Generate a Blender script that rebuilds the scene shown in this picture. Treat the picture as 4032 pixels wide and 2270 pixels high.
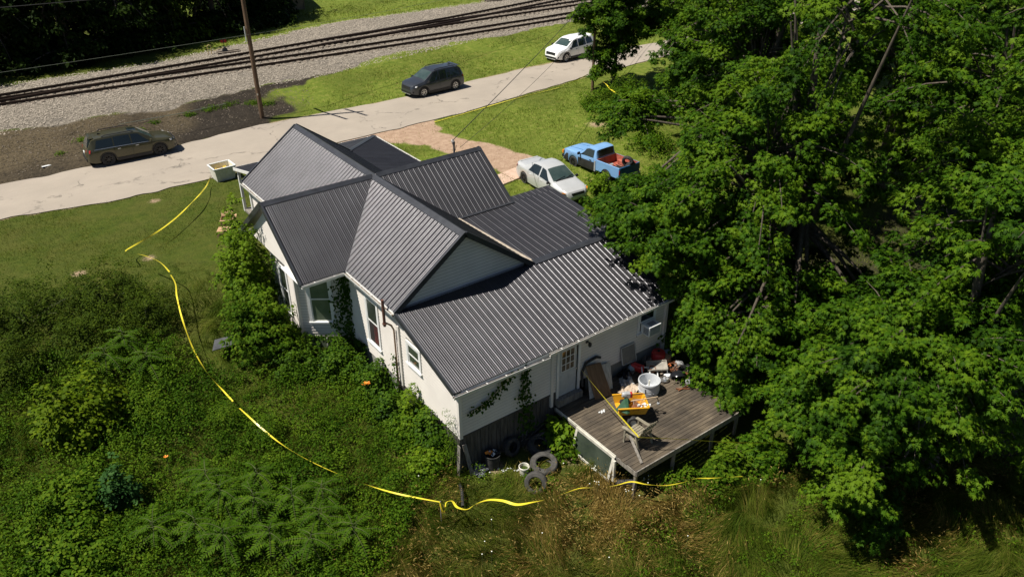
import bpy, bmesh, math, random
import numpy as np
from mathutils import Vector, Matrix
rng = np.random.default_rng(7)
random.seed(7)
R = math.radians
for o in list(bpy.data.objects):
    bpy.data.objects.remove(o)
scene = bpy.context.scene
C = scene.collection

# ---------------------------------------------------------------- camera
cam_d = bpy.data.cameras.new("camera")
cam = bpy.data.objects.new("camera", cam_d)
C.objects.link(cam)
cam.location = (-12.969, -26.672, 16.541)
cam_d.sensor_width = 36.0
cam_d.lens = 27.954
cam_d.clip_start = 0.1
cam_d.clip_end = 2000
_yaw, _pit, _rol = -0.6357, 0.5273, -0.0047
_f = Vector((-math.sin(_yaw) * math.cos(_pit), math.cos(_yaw) * math.cos(_pit), -math.sin(_pit)))
_r = Vector((math.cos(_yaw), math.sin(_yaw), 0))
_u = _r.cross(_f)
_r2 = math.cos(_rol) * _r + math.sin(_rol) * _u
_u2 = -math.sin(_rol) * _r + math.cos(_rol) * _u
cam.rotation_euler = Matrix((_r2, _u2, -_f)).transposed().to_euler()
scene.camera = cam

# ---------------------------------------------------------------- world, sun, exposure
SUN_AZ, SUN_EL = R(-23), R(61)          # direction the light travels (azimuth) and sun height
world = bpy.data.worlds.new("World")
scene.world = world
world.use_nodes = True
wn = world.node_tree
wn.nodes.clear()
w_out = wn.nodes.new("ShaderNodeOutputWorld")
w_bg = wn.nodes.new("ShaderNodeBackground")
w_sky = wn.nodes.new("ShaderNodeTexSky")
w_sky.sky_type = 'NISHITA'
w_sky.sun_disc = False
w_sky.sun_elevation = SUN_EL
w_sky.sun_rotation = R(-66)
w_sky.air_density = 0.7
w_sky.dust_density = 0.4
wn.links.new(w_sky.outputs[0], w_bg.inputs[0])
w_bg.inputs[1].default_value = 0.05
wn.links.new(w_bg.outputs[0], w_out.inputs[0])

sun_d = bpy.data.lights.new("sun", 'SUN')
sun_d.energy = 5.0
sun_d.angle = R(0.53)
sun_d.color = (1.0, 0.945, 0.85)
sun = bpy.data.objects.new("sun", sun_d)
C.objects.link(sun)
sun_dir = Vector((math.cos(SUN_AZ) * math.cos(SUN_EL), math.sin(SUN_AZ) * math.cos(SUN_EL), -math.sin(SUN_EL)))
sun.rotation_euler = sun_dir.to_track_quat('-Z', 'Y').to_euler()
sun.location = (-20, 10, 60)

vs = scene.view_settings
vs.view_transform = 'Standard'
vs.look = 'None'
vs.exposure = 0.5
vs.gamma = 1.0
try:
    vs.use_curve_mapping = False
except Exception:
    pass
scene.cycles.max_bounces = 6
scene.cycles.diffuse_bounces = 3
scene.cycles.transparent_max_bounces = 4

# ---------------------------------------------------------------- terrain heights
_ky = [-200, -40, -20, -12, -9, -5, -2, 1.5, 5, 8, 22.6, 24.2, 30, 32, 45, 60, 900]
_kz = [-4, -3.3, -2.7, -2.15, -1.95, -1.6, -1.3, -.55, -.08, 0, 0, .12, .85, .9, .85, .6, .6]
_yy = np.arange(-200, 900, .25)
_zz = np.interp(_yy, _ky, _kz)
_k = np.hanning(9); _k /= _k.sum()
_zz = np.convolve(np.pad(_zz, 4, 'edge'), _k, 'valid')


def H(x, y):
    """ground height (metres, 0 = road level)"""
    z = np.interp(y, _yy, _zz)
    r = np.clip((np.asarray(x, float) - 4) / 8, 0, 1)
    r = r * r * (3 - 2 * r)
    return np.where(z < 0, z * (1 - .4 * r), z)


def Hf(x, y):
    return float(H(x, y))


_perm = np.random.default_rng(3).random((64, 64))


def vnoise(x, y, s):
    """smooth value noise in 0..1"""
    x = np.asarray(x, float) / s + 100.3; y = np.asarray(y, float) / s + 57.7
    xi = np.floor(x).astype(int); yi = np.floor(y).astype(int)
    fx = x - xi; fy = y - yi
    fx = fx * fx * (3 - 2 * fx); fy = fy * fy * (3 - 2 * fy)
    a = _perm[xi % 64, yi % 64]; b = _perm[(xi + 1) % 64, yi % 64]
    c = _perm[xi % 64, (yi + 1) % 64]; d = _perm[(xi + 1) % 64, (yi + 1) % 64]
    return (a * (1 - fx) + b * fx) * (1 - fy) + (c * (1 - fx) + d * fx) * fy


# ---------------------------------------------------------------- materials
def new_mat(name):
    m = bpy.data.materials.new(name)
    m.use_nodes = True
    nt = m.node_tree
    bsdf = nt.nodes["Principled BSDF"]
    return m, nt, bsdf


def N(nt, t, **kw):
    n = nt.nodes.new(t)
    for k, v in kw.items():
        if k.startswith('i_'):
            n.inputs[k[2:].replace('_', ' ')].default_value = v
        else:
            setattr(n, k, v)
    return n


def ramp(nt, fac, stops):
    r = nt.nodes.new("ShaderNodeValToRGB")
    e = r.color_ramp.elements
    while len(e) < len(stops):
        e.new(0.5)
    for i, (p, c) in enumerate(stops):
        e[i].position = p
        e[i].color = (*c, 1) if len(c) == 3 else c
    nt.links.new(fac, r.inputs[0])
    return r.outputs[0]


def mixc(nt, fac, a, b, mode='MIX'):
    m = nt.nodes.new("ShaderNodeMix")
    m.data_type = 'RGBA'
    m.blend_type = mode
    for sock, v in ((m.inputs[0], fac), (m.inputs[6], a), (m.inputs[7], b)):
        if hasattr(v, 'links'):
            nt.links.new(v, sock)
        elif isinstance(v, (int, float)):
            sock.default_value = v
        else:
            sock.default_value = (*v, 1)
    return m.outputs[2]


def noise(nt, scale, detail=4, rough=.55, coord='Object', dist=0.0, stretch=None):
    tc = nt.nodes.new("ShaderNodeTexCoord")
    n = nt.nodes.new("ShaderNodeTexNoise")
    n.inputs['Scale'].default_value = scale
    n.inputs['Detail'].default_value = detail
    n.inputs['Roughness'].default_value = rough
    n.inputs['Distortion'].default_value = dist
    src = tc.outputs[coord]
    if stretch:
        mp = nt.nodes.new("ShaderNodeMapping")
        mp.inputs['Scale'].default_value = stretch
        nt.links.new(src, mp.inputs[0])
        src = mp.outputs[0]
    nt.links.new(src, n.inputs['Vector'])
    return n.outputs[0]


def simple(name, c1, c2=None, scale=6, rough=.7, metal=0.0, bump=0.0, bscale=30, spec=.4, coat=0.0, stretch=None, lo=.35, hi=.65):
    m, nt, b = new_mat(name)
    if c2 is not None:
        n = noise(nt, scale, stretch=stretch)
        col = ramp(nt, n, [(lo, c1), (hi, c2)])
        nt.links.new(col, b.inputs['Base Color'])
    else:
        b.inputs['Base Color'].default_value = (*c1, 1)
    b.inputs['Roughness'].default_value = rough
    b.inputs['Metallic'].default_value = metal
    b.inputs['Specular IOR Level'].default_value = spec
    b.inputs['Coat Weight'].default_value = coat
    if bump:
        bn = noise(nt, bscale, stretch=stretch)
        bp = nt.nodes.new("ShaderNodeBump")
        bp.inputs['Strength'].default_value = bump
        bp.inputs['Distance'].default_value = .02
        nt.links.new(bn, bp.inputs['Height'])
        nt.links.new(bp.outputs[0], b.inputs['Normal'])
    return m


def foliage_mat(name, dark, mid, light, trans=.3, rough=.45, spec=.35):
    """leaf colour varies leaf by leaf (attribute tint)"""
    m, nt, b = new_mat(name)
    at = nt.nodes.new("ShaderNodeAttribute")
    at.attribute_name = 'tint'
    col = ramp(nt, at.outputs['Fac'], [(0.0, dark), (0.5, mid), (1.0, light)])
    nt.links.new(col, b.inputs['Base Color'])
    b.inputs['Roughness'].default_value = rough
    b.inputs['Specular IOR Level'].default_value = spec
    tr = nt.nodes.new("ShaderNodeBsdfTranslucent")
    tcol = mixc(nt, 1.0, col, (1.0, 1.0, .45), 'MULTIPLY')
    nt.links.new(tcol, tr.inputs[0])
    mx = nt.nodes.new("ShaderNodeMixShader")
    mx.inputs[0].default_value = trans
    nt.links.new(b.outputs[0], mx.inputs[1])
    nt.links.new(tr.outputs[0], mx.inputs[2])
    out = nt.nodes["Material Output"]
    nt.links.new(mx.outputs[0], out.inputs[0])
    return m


MT = {}
MT['metal_roof'] = None
m, nt, b = new_mat('charcoal_roof_metal')
n1 = noise(nt, 1.3, 5, .6)
n2 = noise(nt, 9, 4, .6)
c = ramp(nt, n1, [(.3, (.040, .039, .044)), (.7, (.056, .055, .061))])
c = mixc(nt, ramp(nt, n2, [(.62, (0, 0, 0)), (.8, (.35, .35, .35))]), c, (.08, .072, .065))
nt.links.new(c, b.inputs['Base Color'])
b.inputs['Metallic'].default_value = .6
nt.links.new(ramp(nt, n2, [(.3, (.38, .38, .38)), (.7, (.45, .45, .45))]), b.inputs['Roughness'])
b.inputs['Specular IOR Level'].default_value = .62
MT['roof'] = m
MT['roof_trim'] = simple('dark_roof_trim', (.03, .032, .038), (.045, .048, .056), 3, .42, .2, spec=.5)
MT['siding'] = simple('beige_vinyl_siding', (.66, .615, .565), (.72, .675, .62), 1.2, .6, bump=.08, bscale=60, spec=.3)
MT['wall_base'] = simple('siding_backing', (.26, .24, .21), (.32, .295, .26), 1.2, .7)  # toned dark so the board gaps paint lap shadow lines between courses
MT['white_trim'] = simple('white_trim_paint', (.68, .68, .66), (.78, .78, .76), 4, .5)
MT['gutter'] = simple('white_gutter_metal', (.62, .61, .58), (.74, .73, .70), 3, .45)
MT['gutter_dirt'] = simple('gutter_debris', (.05, .035, .022), (.16, .12, .075), 14, .95, bump=.5)
MT['concrete'] = simple('foundation_concrete', (.20, .20, .185), (.30, .29, .26), 2.4, .9, bump=.3)
MT['skirt_wood'] = simple('weathered_skirt_wood', (.045, .040, .034), (.11, .098, .085), 3, .85, bump=.3, stretch=(6, 6, .6))
MT['deck_wood'] = None
m, nt, b = new_mat('weathered_deck_wood')
g1 = noise(nt, 2.4, 6, .65, stretch=(.5, 5, 5))
g2 = noise(nt, .9, 5, .65)
oi = nt.nodes.new("ShaderNodeObjectInfo")
c = ramp(nt, g1, [(.32, (.040, .029, .018)), (.5, (.086, .066, .043)), (.7, (.160, .126, .084))])
c = mixc(nt, ramp(nt, g2, [(.42, (0, 0, 0)), (.62, (.75, .75, .75))]), c, (.024, .019, .014))
c = mixc(nt, mixc(nt, 1.0, oi.outputs['Random'], (.22, .22, .22), 'MULTIPLY'), c, (.13, .105, .078))
nt.links.new(c, b.inputs['Base Color'])
b.inputs['Roughness'].default_value = .85
bp = N(nt, "ShaderNodeBump", i_Strength=.3, i_Distance=.01)
nt.links.new(g1, bp.inputs['Height']); nt.links.new(bp.outputs[0], b.inputs['Normal'])
MT['deck'] = m
MT['grey_wood'] = simple('grey_weathered_wood', (.14, .125, .105), (.27, .245, .21), 3, .85, bump=.3, stretch=(5, 5, .8))
MT['chair_wood'] = simple('weathered_chair_wood', (.17, .15, .105), (.30, .27, .20), 5, .8, bump=.2)
MT['brown_board'] = simple('brown_panel_board', (.15, .085, .04), (.24, .145, .075), 2, .75, stretch=(6, 1, 1))
MT['white_board'] = simple('peeling_white_board', (.42, .40, .34), (.60, .58, .50), 4, .8, stretch=(5, 1, 1))
MT['rubber'] = simple('black_rubber', (.018, .018, .019), (.045, .044, .042), 7, .8, bump=.2)
MT['old_tyre'] = simple('dusty_old_rubber', (.030, .029, .027), (.075, .071, .064), 5, .9, bump=.25)
MT['black_plastic'] = simple('black_plastic', (.015, .015, .017), (.03, .03, .033), 8, .45)
MT['white_plastic'] = simple('white_plastic', (.62, .63, .62), (.72, .73, .72), 5, .5)
MT['offwhite_plastic'] = simple('offwhite_plastic', (.62, .60, .50), (.74, .72, .64), 5, .55)
MT['red_plastic'] = simple('red_plastic', (.36, .02, .02), (.46, .035, .03), 4, .45)
MT['yellow_cart'] = simple('rust_spotted_yellow_metal', (.62, .30, .015), (.70, .37, .02), 2.0, .5)
m = MT['yellow_cart']; nt = m.node_tree; b = nt.nodes["Principled BSDF"]
src = b.inputs['Base Color'].links[0].from_socket
rs = noise(nt, 3.2, 6, .7)
nt.links.new(mixc(nt, ramp(nt, rs, [(.60, (0, 0, 0)), (.66, (1, 1, 1))]), src, (.16, .06, .02)), b.inputs['Base Color'])
MT['grey_metal'] = simple('grey_galvanised_metal', (.36, .37, .38), (.46, .47, .48), 4, .5, .3)
MT['steel'] = simple('bright_steel', (.55, .55, .55), (.68, .68, .68), 6, .3, .8)
MT['rust'] = simple('rusty_metal', (.13, .045, .02), (.25, .095, .04), 9, .85, bump=.3)
MT['cardboard'] = simple('cardboard', (.40, .25, .14), (.48, .31, .18), 3, .85)
MT['pale_cardboard'] = simple('crumpled_pale_cardboard', (.36, .28, .205), (.46, .37, .285), 5, .9, bump=.4)
MT['green_sheet'] = simple('dark_green_plastic', (.018, .06, .03), (.03, .085, .045), 4, .5)
MT['glass'] = simple('window_glass', (.03, .04, .03), (.06, .075, .055), 1.0, .08, spec=.8)
MT['green_glass'] = simple('curtained_window_glass', (.10, .135, .085), (.17, .20, .14), .9, .12, spec=.7)
MT['dark_interior'] = simple('dark_room', (.012, .011, .010), (.03, .025, .02), 3, .9)
MT['curtain'] = simple('red_curtain', (.16, .02, .018), (.05, .03, .025), 9, .9)
MT['car_glass'] = simple('car_glass', (.012, .018, .018), None, rough=.04, spec=.9)
MT['windshield'] = simple('windshield_glass', (.03, .052, .048), (.06, .085, .078), 1.5, .05, spec=.9)
MT['headlight'] = simple('headlight_lens', (.55, .56, .57), (.75, .76, .77), 9, .12, .3, spec=.8)
MT['taillight'] = simple('red_lamp_lens', (.30, .012, .012), None, rough=.2)
MT['amber'] = simple('amber_lamp_lens', (.65, .22, .02), None, rough=.25)
MT['black_trim'] = simple('black_car_trim', (.012, .012, .013), (.022, .022, .024), 9, .5)
MT['alloy'] = simple('alloy_wheel', (.55, .55, .55), (.62, .62, .62), 6, .3, .7)
MT['dark_alloy'] = simple('dark_alloy_wheel', (.03, .03, .032), (.06, .06, .06), 6, .35, .6)
MT['brake'] = simple('dark_wheel_well', (.008, .008, .008), None, rough=.9)


def paint(name, c, rough=.32, metal=.25, coat=.6):
    return simple(name, c, tuple(min(1, v * 1.12) for v in c), 1.5, rough, metal, coat=coat, spec=.5)


MT['olive'] = paint('olive_car_paint', (.060, .056, .026), .34, .35)
MT['charcoal_paint'] = paint('charcoal_car_paint', (.045, .05, .058), .32, .4)
MT['white_paint'] = paint('white_car_paint', (.80, .80, .80), .3, 0)
MT['silver_paint'] = paint('silver_car_paint', (.54, .55, .55), .36, .3)
MT['blue_paint'] = paint('faded_light_blue_paint', (.17, .33, .58), .45, .05, .2)
MT['blue_dark_paint'] = paint('darker_blue_paint', (.015, .10, .24), .4, .1, .3)
MT['primer'] = simple('flat_black_primer', (.016, .016, .017), (.03, .03, .03), 3, .6)
MT['red_bed'] = simple('rusty_red_truck_bed', (.30, .07, .045), (.42, .13, .085), 4, .7, bump=.2)
MT['rail_steel'] = simple('brown_rail_steel', (.035, .022, .016), (.06, .038, .027), 5, .6, .4)
MT['tie_wood'] = simple('creosote_tie_wood', (.10, .08, .062), (.22, .185, .145), 4, .9, bump=.4)
MT['pole_wood'] = simple('brown_pole_wood', (.085, .05, .028), (.15, .095, .055), 3, .85, bump=.3, stretch=(5, 5, .5))
MT['wire'] = simple('black_wire', (.02, .02, .02), None, rough=.6)
MT['pale_wire'] = simple('pale_wire', (.16, .18, .14), None, rough=.5)
MT['copper_red'] = simple('reddish_brown_pipe', (.10, .045, .032), (.15, .065, .045), 6, .6)
MT['bark'] = simple('grey_brown_bark', (.045, .036, .026), (.11, .09, .068), 7, .9, bump=.6, stretch=(3, 3, .6))
MT['twig'] = simple('pale_bare_twig', (.20, .17, .13), (.30, .26, .20), 7, .9)
MT['stem'] = simple('green_stem', (.06, .09, .025), (.11, .12, .04), 5, .8)
MT['maple'] = foliage_mat('maple_leaves', (.014, .044, .002), (.046, .112, .004), (.110, .190, .008), .38, .6, .10)
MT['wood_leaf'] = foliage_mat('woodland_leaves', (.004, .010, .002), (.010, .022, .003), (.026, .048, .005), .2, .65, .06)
MT['bush_leaf'] = foliage_mat('bush_leaves', (.014, .028, .002), (.036, .064, .004), (.066, .098, .006), .3, .65, .06)
MT['yellow_leaf'] = foliage_mat('yellow_green_leaves', (.040, .080, .003), (.080, .135, .004), (.130, .180, .006), .35, .62, .08)
MT['blue_leaf'] = foliage_mat('bluish_green_leaves', (.014, .050, .010), (.030, .085, .018), (.052, .120, .026), .3, .62, .08)
MT['weed_leaf'] = foliage_mat('weed_leaves', (.016, .050, .002), (.054, .115, .005), (.115, .180, .010), .34, .65, .06)
MT['vine_leaf'] = foliage_mat('vine_leaves', (.012, .036, .002), (.038, .090, .004), (.084, .150, .007), .34, .6, .10)
MT['lime_leaf'] = foliage_mat('lime_leaves', (.042, .098, .004), (.095, .175, .007), (.150, .230, .010), .38, .6, .10)
MT['lawn_blade'] = foliage_mat('lawn_grass_blades', (.040, .064, .003), (.078, .104, .006), (.140, .145, .018), .3, .7, .06)
MT['yard_blade'] = foliage_mat('yard_grass_blades', (.080, .125, .012), (.145, .190, .025), (.260, .255, .070), .3, .7, .06)
MT['tall_blade'] = foliage_mat('tall_grass_blades', (.036, .070, .005), (.100, .130, .012), (.260, .220, .055), .32, .7, .06)
MT['dry_blade'] = foliage_mat('dry_grass_blades', (.120, .080, .017), (.225, .152, .040), (.380, .275, .095), .28, .75, .06)
MT['orange_petal'] = simple('orange_petals', (.75, .20, .02), (.85, .30, .03), 20, .6)
MT['white_petal'] = simple('white_petals', (.72, .74, .66), (.8, .82, .72), 20, .7)
MT['yellow_fill'] = simple('yellow_crumpled_plastic', (.70, .45, .03), (.85, .62, .06), 14, .5)
MT['bluish_plastic'] = simple('pale_blue_plastic', (.20, .27, .31), (.26, .33, .37), 5, .5)
MT['algae'] = simple('green_algae_water', (.035, .055, .010), (.05, .075, .014), 6, .25)
MT['bag'] = simple('grey_bags', (.20, .20, .20), (.36, .36, .36), 12, .6, bump=.4)
MT['shed_wall'] = simple('tan_shed_siding', (.22, .165, .10), (.28, .215, .135), 2, .8)
MT['pink_concrete'] = simple('pinkish_concrete', (.42, .29, .21), (.52, .38, .29), 2.5, .9, bump=.25)
MT['stone'] = simple('ballast_stone', (.22, .19, .155), (.36, .315, .26), 9, .95)
MT['bank_stone'] = simple('bank_stone', (.06, .05, .038), (.17, .14, .105), 9, .95)

# tape: yellow plastic with faint black print
m, nt, b = new_mat('yellow_barrier_tape')
uv = nt.nodes.new("ShaderNodeUVMap")
mp = N(nt, "ShaderNodeMapping")
mp.inputs['Scale'].default_value = (38, 5, 1)
nt.links.new(uv.outputs[0], mp.inputs[0])
tn = N(nt, "ShaderNodeTexNoise", i_Scale=1.0, i_Detail=1.0)
nt.links.new(mp.outputs[0], tn.inputs['Vector'])
sx = nt.nodes.new("ShaderNodeSeparateXYZ")
nt.links.new(uv.outputs[0], sx.inputs[0])
band = ramp(nt, sx.outputs[1], [(.28, (0, 0, 0)), (.32, (1, 1, 1)), (.68, (1, 1, 1)), (.72, (0, 0, 0))])
ink = mixc(nt, 1.0, ramp(nt, tn.outputs[0], [(.56, (0, 0, 0)), (.60, (.8, .8, .8))]), band, 'MULTIPLY')
nt.links.new(mixc(nt, ink, (.78, .66, .045), (.05, .045, .01)), b.inputs['Base Color'])
b.inputs['Roughness'].default_value = .35
MT['tape'] = m

# ---------------------------------------------------------------- object helpers
def link(name, me, mat=None, parent=None, world=False):
    o = bpy.data.objects.new(name, me)
    C.objects.link(o)
    if mat is not None:
        for mm in (mat if isinstance(mat, (list, tuple)) else [mat]):
            me.materials.append(mm)
    if parent is not None:
        o.parent = parent
        if world:                                   # mesh written in world coordinates under an unrotated thing
            w = Vector((0, 0, 0)); p = parent
            while p is not None:
                w += p.location; p = p.parent
            o.location = -w
    return o


def tag(o, label=None, cat=None, group=None, kind=None):
    if label: o['label'] = label
    if cat: o['category'] = cat
    if group: o['group'] = group
    if kind: o['kind'] = kind
    return o


def thing(name, label, cat, loc=(0, 0, 0), rot=(0, 0, 0), group=None):
    o = bpy.data.objects.new(name, None)
    o.empty_display_size = .3
    C.objects.link(o)
    o.location = loc
    o.rotation_euler = rot
    return tag(o, label, cat, group)


def copy_tree(o, parent=None):
    c = o.copy()
    C.objects.link(c)
    if parent is not None:
        c.parent = parent
    for ch in list(o.children):
        copy_tree(ch, c)
    return c


class MB:
    """collects simple shapes into one mesh"""
    def __init__(s):
        s.v = []; s.f = []; s.m = []; s.cur = 0

    def add(s, vs, fs, mi=None):
        n = len(s.v)
        s.v += [tuple(map(float, p)) for p in vs]
        s.f += [tuple(i + n for i in f) for f in fs]
        s.m += [s.cur if mi is None else mi] * len(fs)
        return s

    def box(s, c, d, rot=None, mi=None, taper=1.0):
        x, y, z = d[0] / 2, d[1] / 2, d[2] / 2
        t = taper
        vs = [(-x, -y, -z), (x, -y, -z), (x, y, -z), (-x, y, -z), (-x * t, -y * t, z), (x * t, -y * t, z), (x * t, y * t, z), (-x * t, y * t, z)]
        M = Matrix.Translation(c)
        if rot is not None:
            M = M @ (rot if isinstance(rot, Matrix) else Matrix.Rotation(rot, 4, 'Z'))
        vs = [M @ Vector(p) for p in vs]
        return s.add(vs, [(3, 2, 1, 0), (4, 5, 6, 7), (0, 1, 5, 4), (1, 2, 6, 5), (2, 3, 7, 6), (3, 0, 4, 7)], mi)

    def bar(s, a, b, w, h=None, up=(0, 0, 1), mi=None):
        a = Vector(a); b = Vector(b); h = h or w
        d = (b - a); L = d.length; d.normalize()
        u = Vector(up)
        if abs(d.dot(u)) > .98: u = Vector((1, 0, 0))
        r = d.cross(u).normalized(); u = r.cross(d)
        M = Matrix((r, d, u)).transposed().to_4x4()
        M.translation = (a + b) / 2
        return s.box((0, 0, 0), (w, L, h), M, mi)

    def tube(s, path, rad, n=8, caps=True, mi=None):
        P = [Vector(p) for p in path]
        if not hasattr(rad, '__len__'): rad = [rad] * len(P)
        vs = []; fs = []
        r = None
        for i, p in enumerate(P):
            d = (P[min(i + 1, len(P) - 1)] - P[max(i - 1, 0)])
            if d.length < 1e-9: d = Vector((0, 0, 1))
            d.normalize()
            if r is None:
                ref = Vector((0, 0, 1)) if abs(d.z) < .9 else Vector((1, 0, 0))
                r = d.cross(ref).normalized()
            else:
                r = (r - d * r.dot(d)).normalized()
            q = d.cross(r)
            for k in range(n):
                a = 2 * math.pi * k / n
                vs.append(p + (r * math.cos(a) + q * math.sin(a)) * rad[i])
        for i in range(len(P) - 1):
            for k in range(n):
                k2 = (k + 1) % n
                fs.append((i * n + k, i * n + k2, (i + 1) * n + k2, (i + 1) * n + k))
        if caps:
            fs.append(tuple(range(n - 1, -1, -1)))
            fs.append(tuple((len(P) - 1) * n + k for k in range(n)))
        return s.add(vs, fs, mi)

    def lathe(s, prof, n=24, M=None, mi=None):
        """profile [(r, z)] turned about z"""
        vs = []; fs = []
        for r, z in prof:
            for k in range(n):
                a = 2 * math.pi * k / n
                p = Vector((r * math.cos(a), r * math.sin(a), z))
                vs.append(M @ p if M is not None else p)
        for i in range(len(prof) - 1):
            for k in range(n):
                k2 = (k + 1) % n
                fs.append((i * n + k, i * n + k2, (i + 1) * n + k2, (i + 1) * n + k))
        return s.add(vs, fs, mi)

    def prism(s, poly, off, mi=None):
        """closed solid: 3-D polygon and the same polygon moved by off"""
        P = [Vector(p) for p in poly]; o = Vector(off); n = len(P)
        vs = P + [p + o for p in P]
        fs = [tuple(range(n - 1, -1, -1)), tuple(range(n, 2 * n))]
        for i in range(n):
            j = (i + 1) % n
            fs.append((i, j, n + j, n + i))
        return s.add(vs, fs, mi)

    def build(s, name, mat=None, parent=None, world=False, smooth=None, bevel=0.0):
        me = bpy.data.meshes.new(name)
        me.from_pydata(s.v, [], s.f)
        if any(s.m):
            me.polygons.foreach_set('material_index', s.m)
        bm = bmesh.new(); bm.from_mesh(me)
        bmesh.ops.recalc_face_normals(bm, faces=bm.faces)
        if bevel:
            bmesh.ops.bevel(bm, geom=[e for e in bm.edges], offset=bevel, segments=1, affect='EDGES', clamp_overlap=True)
        bm.to_mesh(me); bm.free()
        if smooth:
            me.shade_smooth()
            me.set_sharp_from_angle(angle=R(smooth))
        return link(name, me, mat, parent, world)


def np_mesh(name, V, F, mat=None, parent=None, world=False, attrs=None, smooth=False):
    """fast mesh from arrays: F is (n,3) or (n,4)"""
    V = np.asarray(V, np.float32).reshape(-1, 3); F = np.asarray(F, np.int32)
    me = bpy.data.meshes.new(name)
    me.vertices.add(len(V)); me.vertices.foreach_set('co', V.ravel())
    me.loops.add(F.size); me.loops.foreach_set('vertex_index', F.ravel())
    me.polygons.add(len(F)); me.polygons.foreach_set('loop_start', np.arange(0, F.size, F.shape[1], dtype=np.int32))
    me.update(calc_edges=True)
    if attrs:
        for k, a in attrs.items():
            a = np.asarray(a, np.float32)
            if a.ndim == 1:
                at = me.attributes.new(k, 'FLOAT', 'POINT'); at.data.foreach_set('value', a)
            else:
                at = me.attributes.new(k, 'FLOAT_COLOR', 'POINT'); at.data.foreach_set('color', a.ravel())
    if smooth: me.shade_smooth()
    return link(name, me, mat, parent, world)


# leaf shapes: x across, y along, z out of the leaf
LOBED = (np.array([(0, 0, 0), (-.50, .42, -.12), (-.13, .46, .03), (-.36, .82, -.10), (0, .62, .02), (0, 1.12, -.16), (.13, .46, .03), (.36, .82, -.10), (.50, .42, -.12)]),
         np.array([(0, 2, 1), (2, 4, 3), (0, 4, 2), (0, 6, 4), (4, 6, 7), (0, 8, 6), (2, 6, 5)]))
OVAL = (np.array([(0, 0, 0), (-.30, .45, -.05), (0, 1, -.1), (.30, .45, -.05)]), np.array([(0, 3, 1), (1, 3, 2)]))
NARROW = (np.array([(0, 0, 0), (-.14, .4, -.03), (0, 1, -.12), (.14, .4, -.03)]), np.array([(0, 3, 1), (1, 3, 2)]))
HEART = (np.array([(0, 0, 0), (-.42, .18, -.06), (-.36, .55, -.06), (0, 1, -.12), (.36, .55, -.06), (.42, .18, -.06)]),
         np.array([(0, 2, 1), (0, 3, 2), (0, 4, 3), (0, 5, 4)]))


def unit(a):
    return a / np.maximum(np.linalg.norm(a, axis=-1, keepdims=True), 1e-9)


def leaves(P, Nn, A, size, tint, tmpl):
    """vertex and face arrays of leaves at P, facing Nn, tips towards A"""
    T, F = tmpl
    Nn = unit(Nn)
    U = unit(A - Nn * (A * Nn).sum(-1, keepdims=True))
    Rr = np.cross(U, Nn)
    s = np.asarray(size)[:, None, None]
    V = P[:, None, :] + s * (T[None, :, 0:1] * Rr[:, None] + T[None, :, 1:2] * U[:, None] + T[None, :, 2:3] * Nn[:, None])
    k = len(T)
    FF = F[None] + (np.arange(len(P)) * k)[:, None, None]
    return V.reshape(-1, 3), FF.reshape(-1, 3), np.repeat(tint, k)


def join_arrays(parts):
    Vs, Fs, Ts = [], [], []; n = 0
    for V, F, t in parts:
        Vs.append(V); Fs.append(F + n); Ts.append(t); n += len(V)
    return np.concatenate(Vs), np.concatenate(Fs), np.concatenate(Ts)


def clump_leaves(cent, rad, per, size, tmpl, outward=None, droop=.5, flat=.6, tint0=None, tvar=.25, r=rng):
    """leaves scattered in flattened clumps; returns arrays"""
    n = len(cent)
    P = np.repeat(cent, per, 0)
    rr = np.repeat(np.broadcast_to(rad, (n,)), per)
    d = r.normal(size=(n * per, 3)); d = unit(d) * (r.random((n * per, 1)) ** .45)
    d[:, 2] *= flat
    P = P + d * rr[:, None]
    P[:, 2] -= droop * .35 * rr * (d[:, 0] ** 2 + d[:, 1] ** 2)
    o = np.repeat(outward, per, 0) if outward is not None else d
    Nn = o * .35 + d * .45 + np.array([0, 0, .75]) + r.normal(size=P.shape) * .38
    A = o * .5 + d * .7 + np.array([0, 0, -droop]) + r.normal(size=P.shape) * .45
    sz = size * (.7 + .6 * r.random(len(P)))
    t0 = np.repeat(tint0, per) if tint0 is not None else .5
    t = np.clip(t0 + r.normal(size=len(P)) * tvar, 0, 1)
    return leaves(P, Nn, A, sz, t, tmpl)


def blade_mesh(xy, z0, height, width, lean, tint, segs=2, r=rng):
    """grass blades: tapered bent strips. lean (n,2) is the tip shift"""
    n = len(xy)
    a = r.random(n) * 2 * np.pi
    w = np.stack([np.cos(a), np.sin(a), np.zeros(n)], 1) * (width * .5)[:, None]
    base = np.stack([xy[:, 0], xy[:, 1], z0], 1)
    rows = []
    for i in range(segs + 1):
        t = i / segs
        c = base.copy()
        c[:, 2] += height * (t - .25 * t * t * np.clip(np.hypot(lean[:, 0], lean[:, 1]) / np.maximum(height, .01), 0, 2.2))
        c[:, :2] += lean * (t ** 1.7)[..., None] if hasattr(t, 'shape') else lean * t ** 1.7
        k = (1 - t) ** .7
        if i < segs:
            rows += [c - w * k, c + w * k]
        else:
            rows += [c]
    m = 2 * segs + 1
    V = np.stack(rows, 1).reshape(-1, 3)
    f = []
    for i in range(segs - 1):
        f += [(2 * i, 2 * i + 1, 2 * i + 3), (2 * i, 2 * i + 3, 2 * i + 2)]
    f += [(2 * segs - 2, 2 * segs - 1, 2 * segs)]
    F = (np.array(f)[None] + (np.arange(n) * m)[:, None, None]).reshape(-1, 3)
    return V, F, np.repeat(tint, m)

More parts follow.
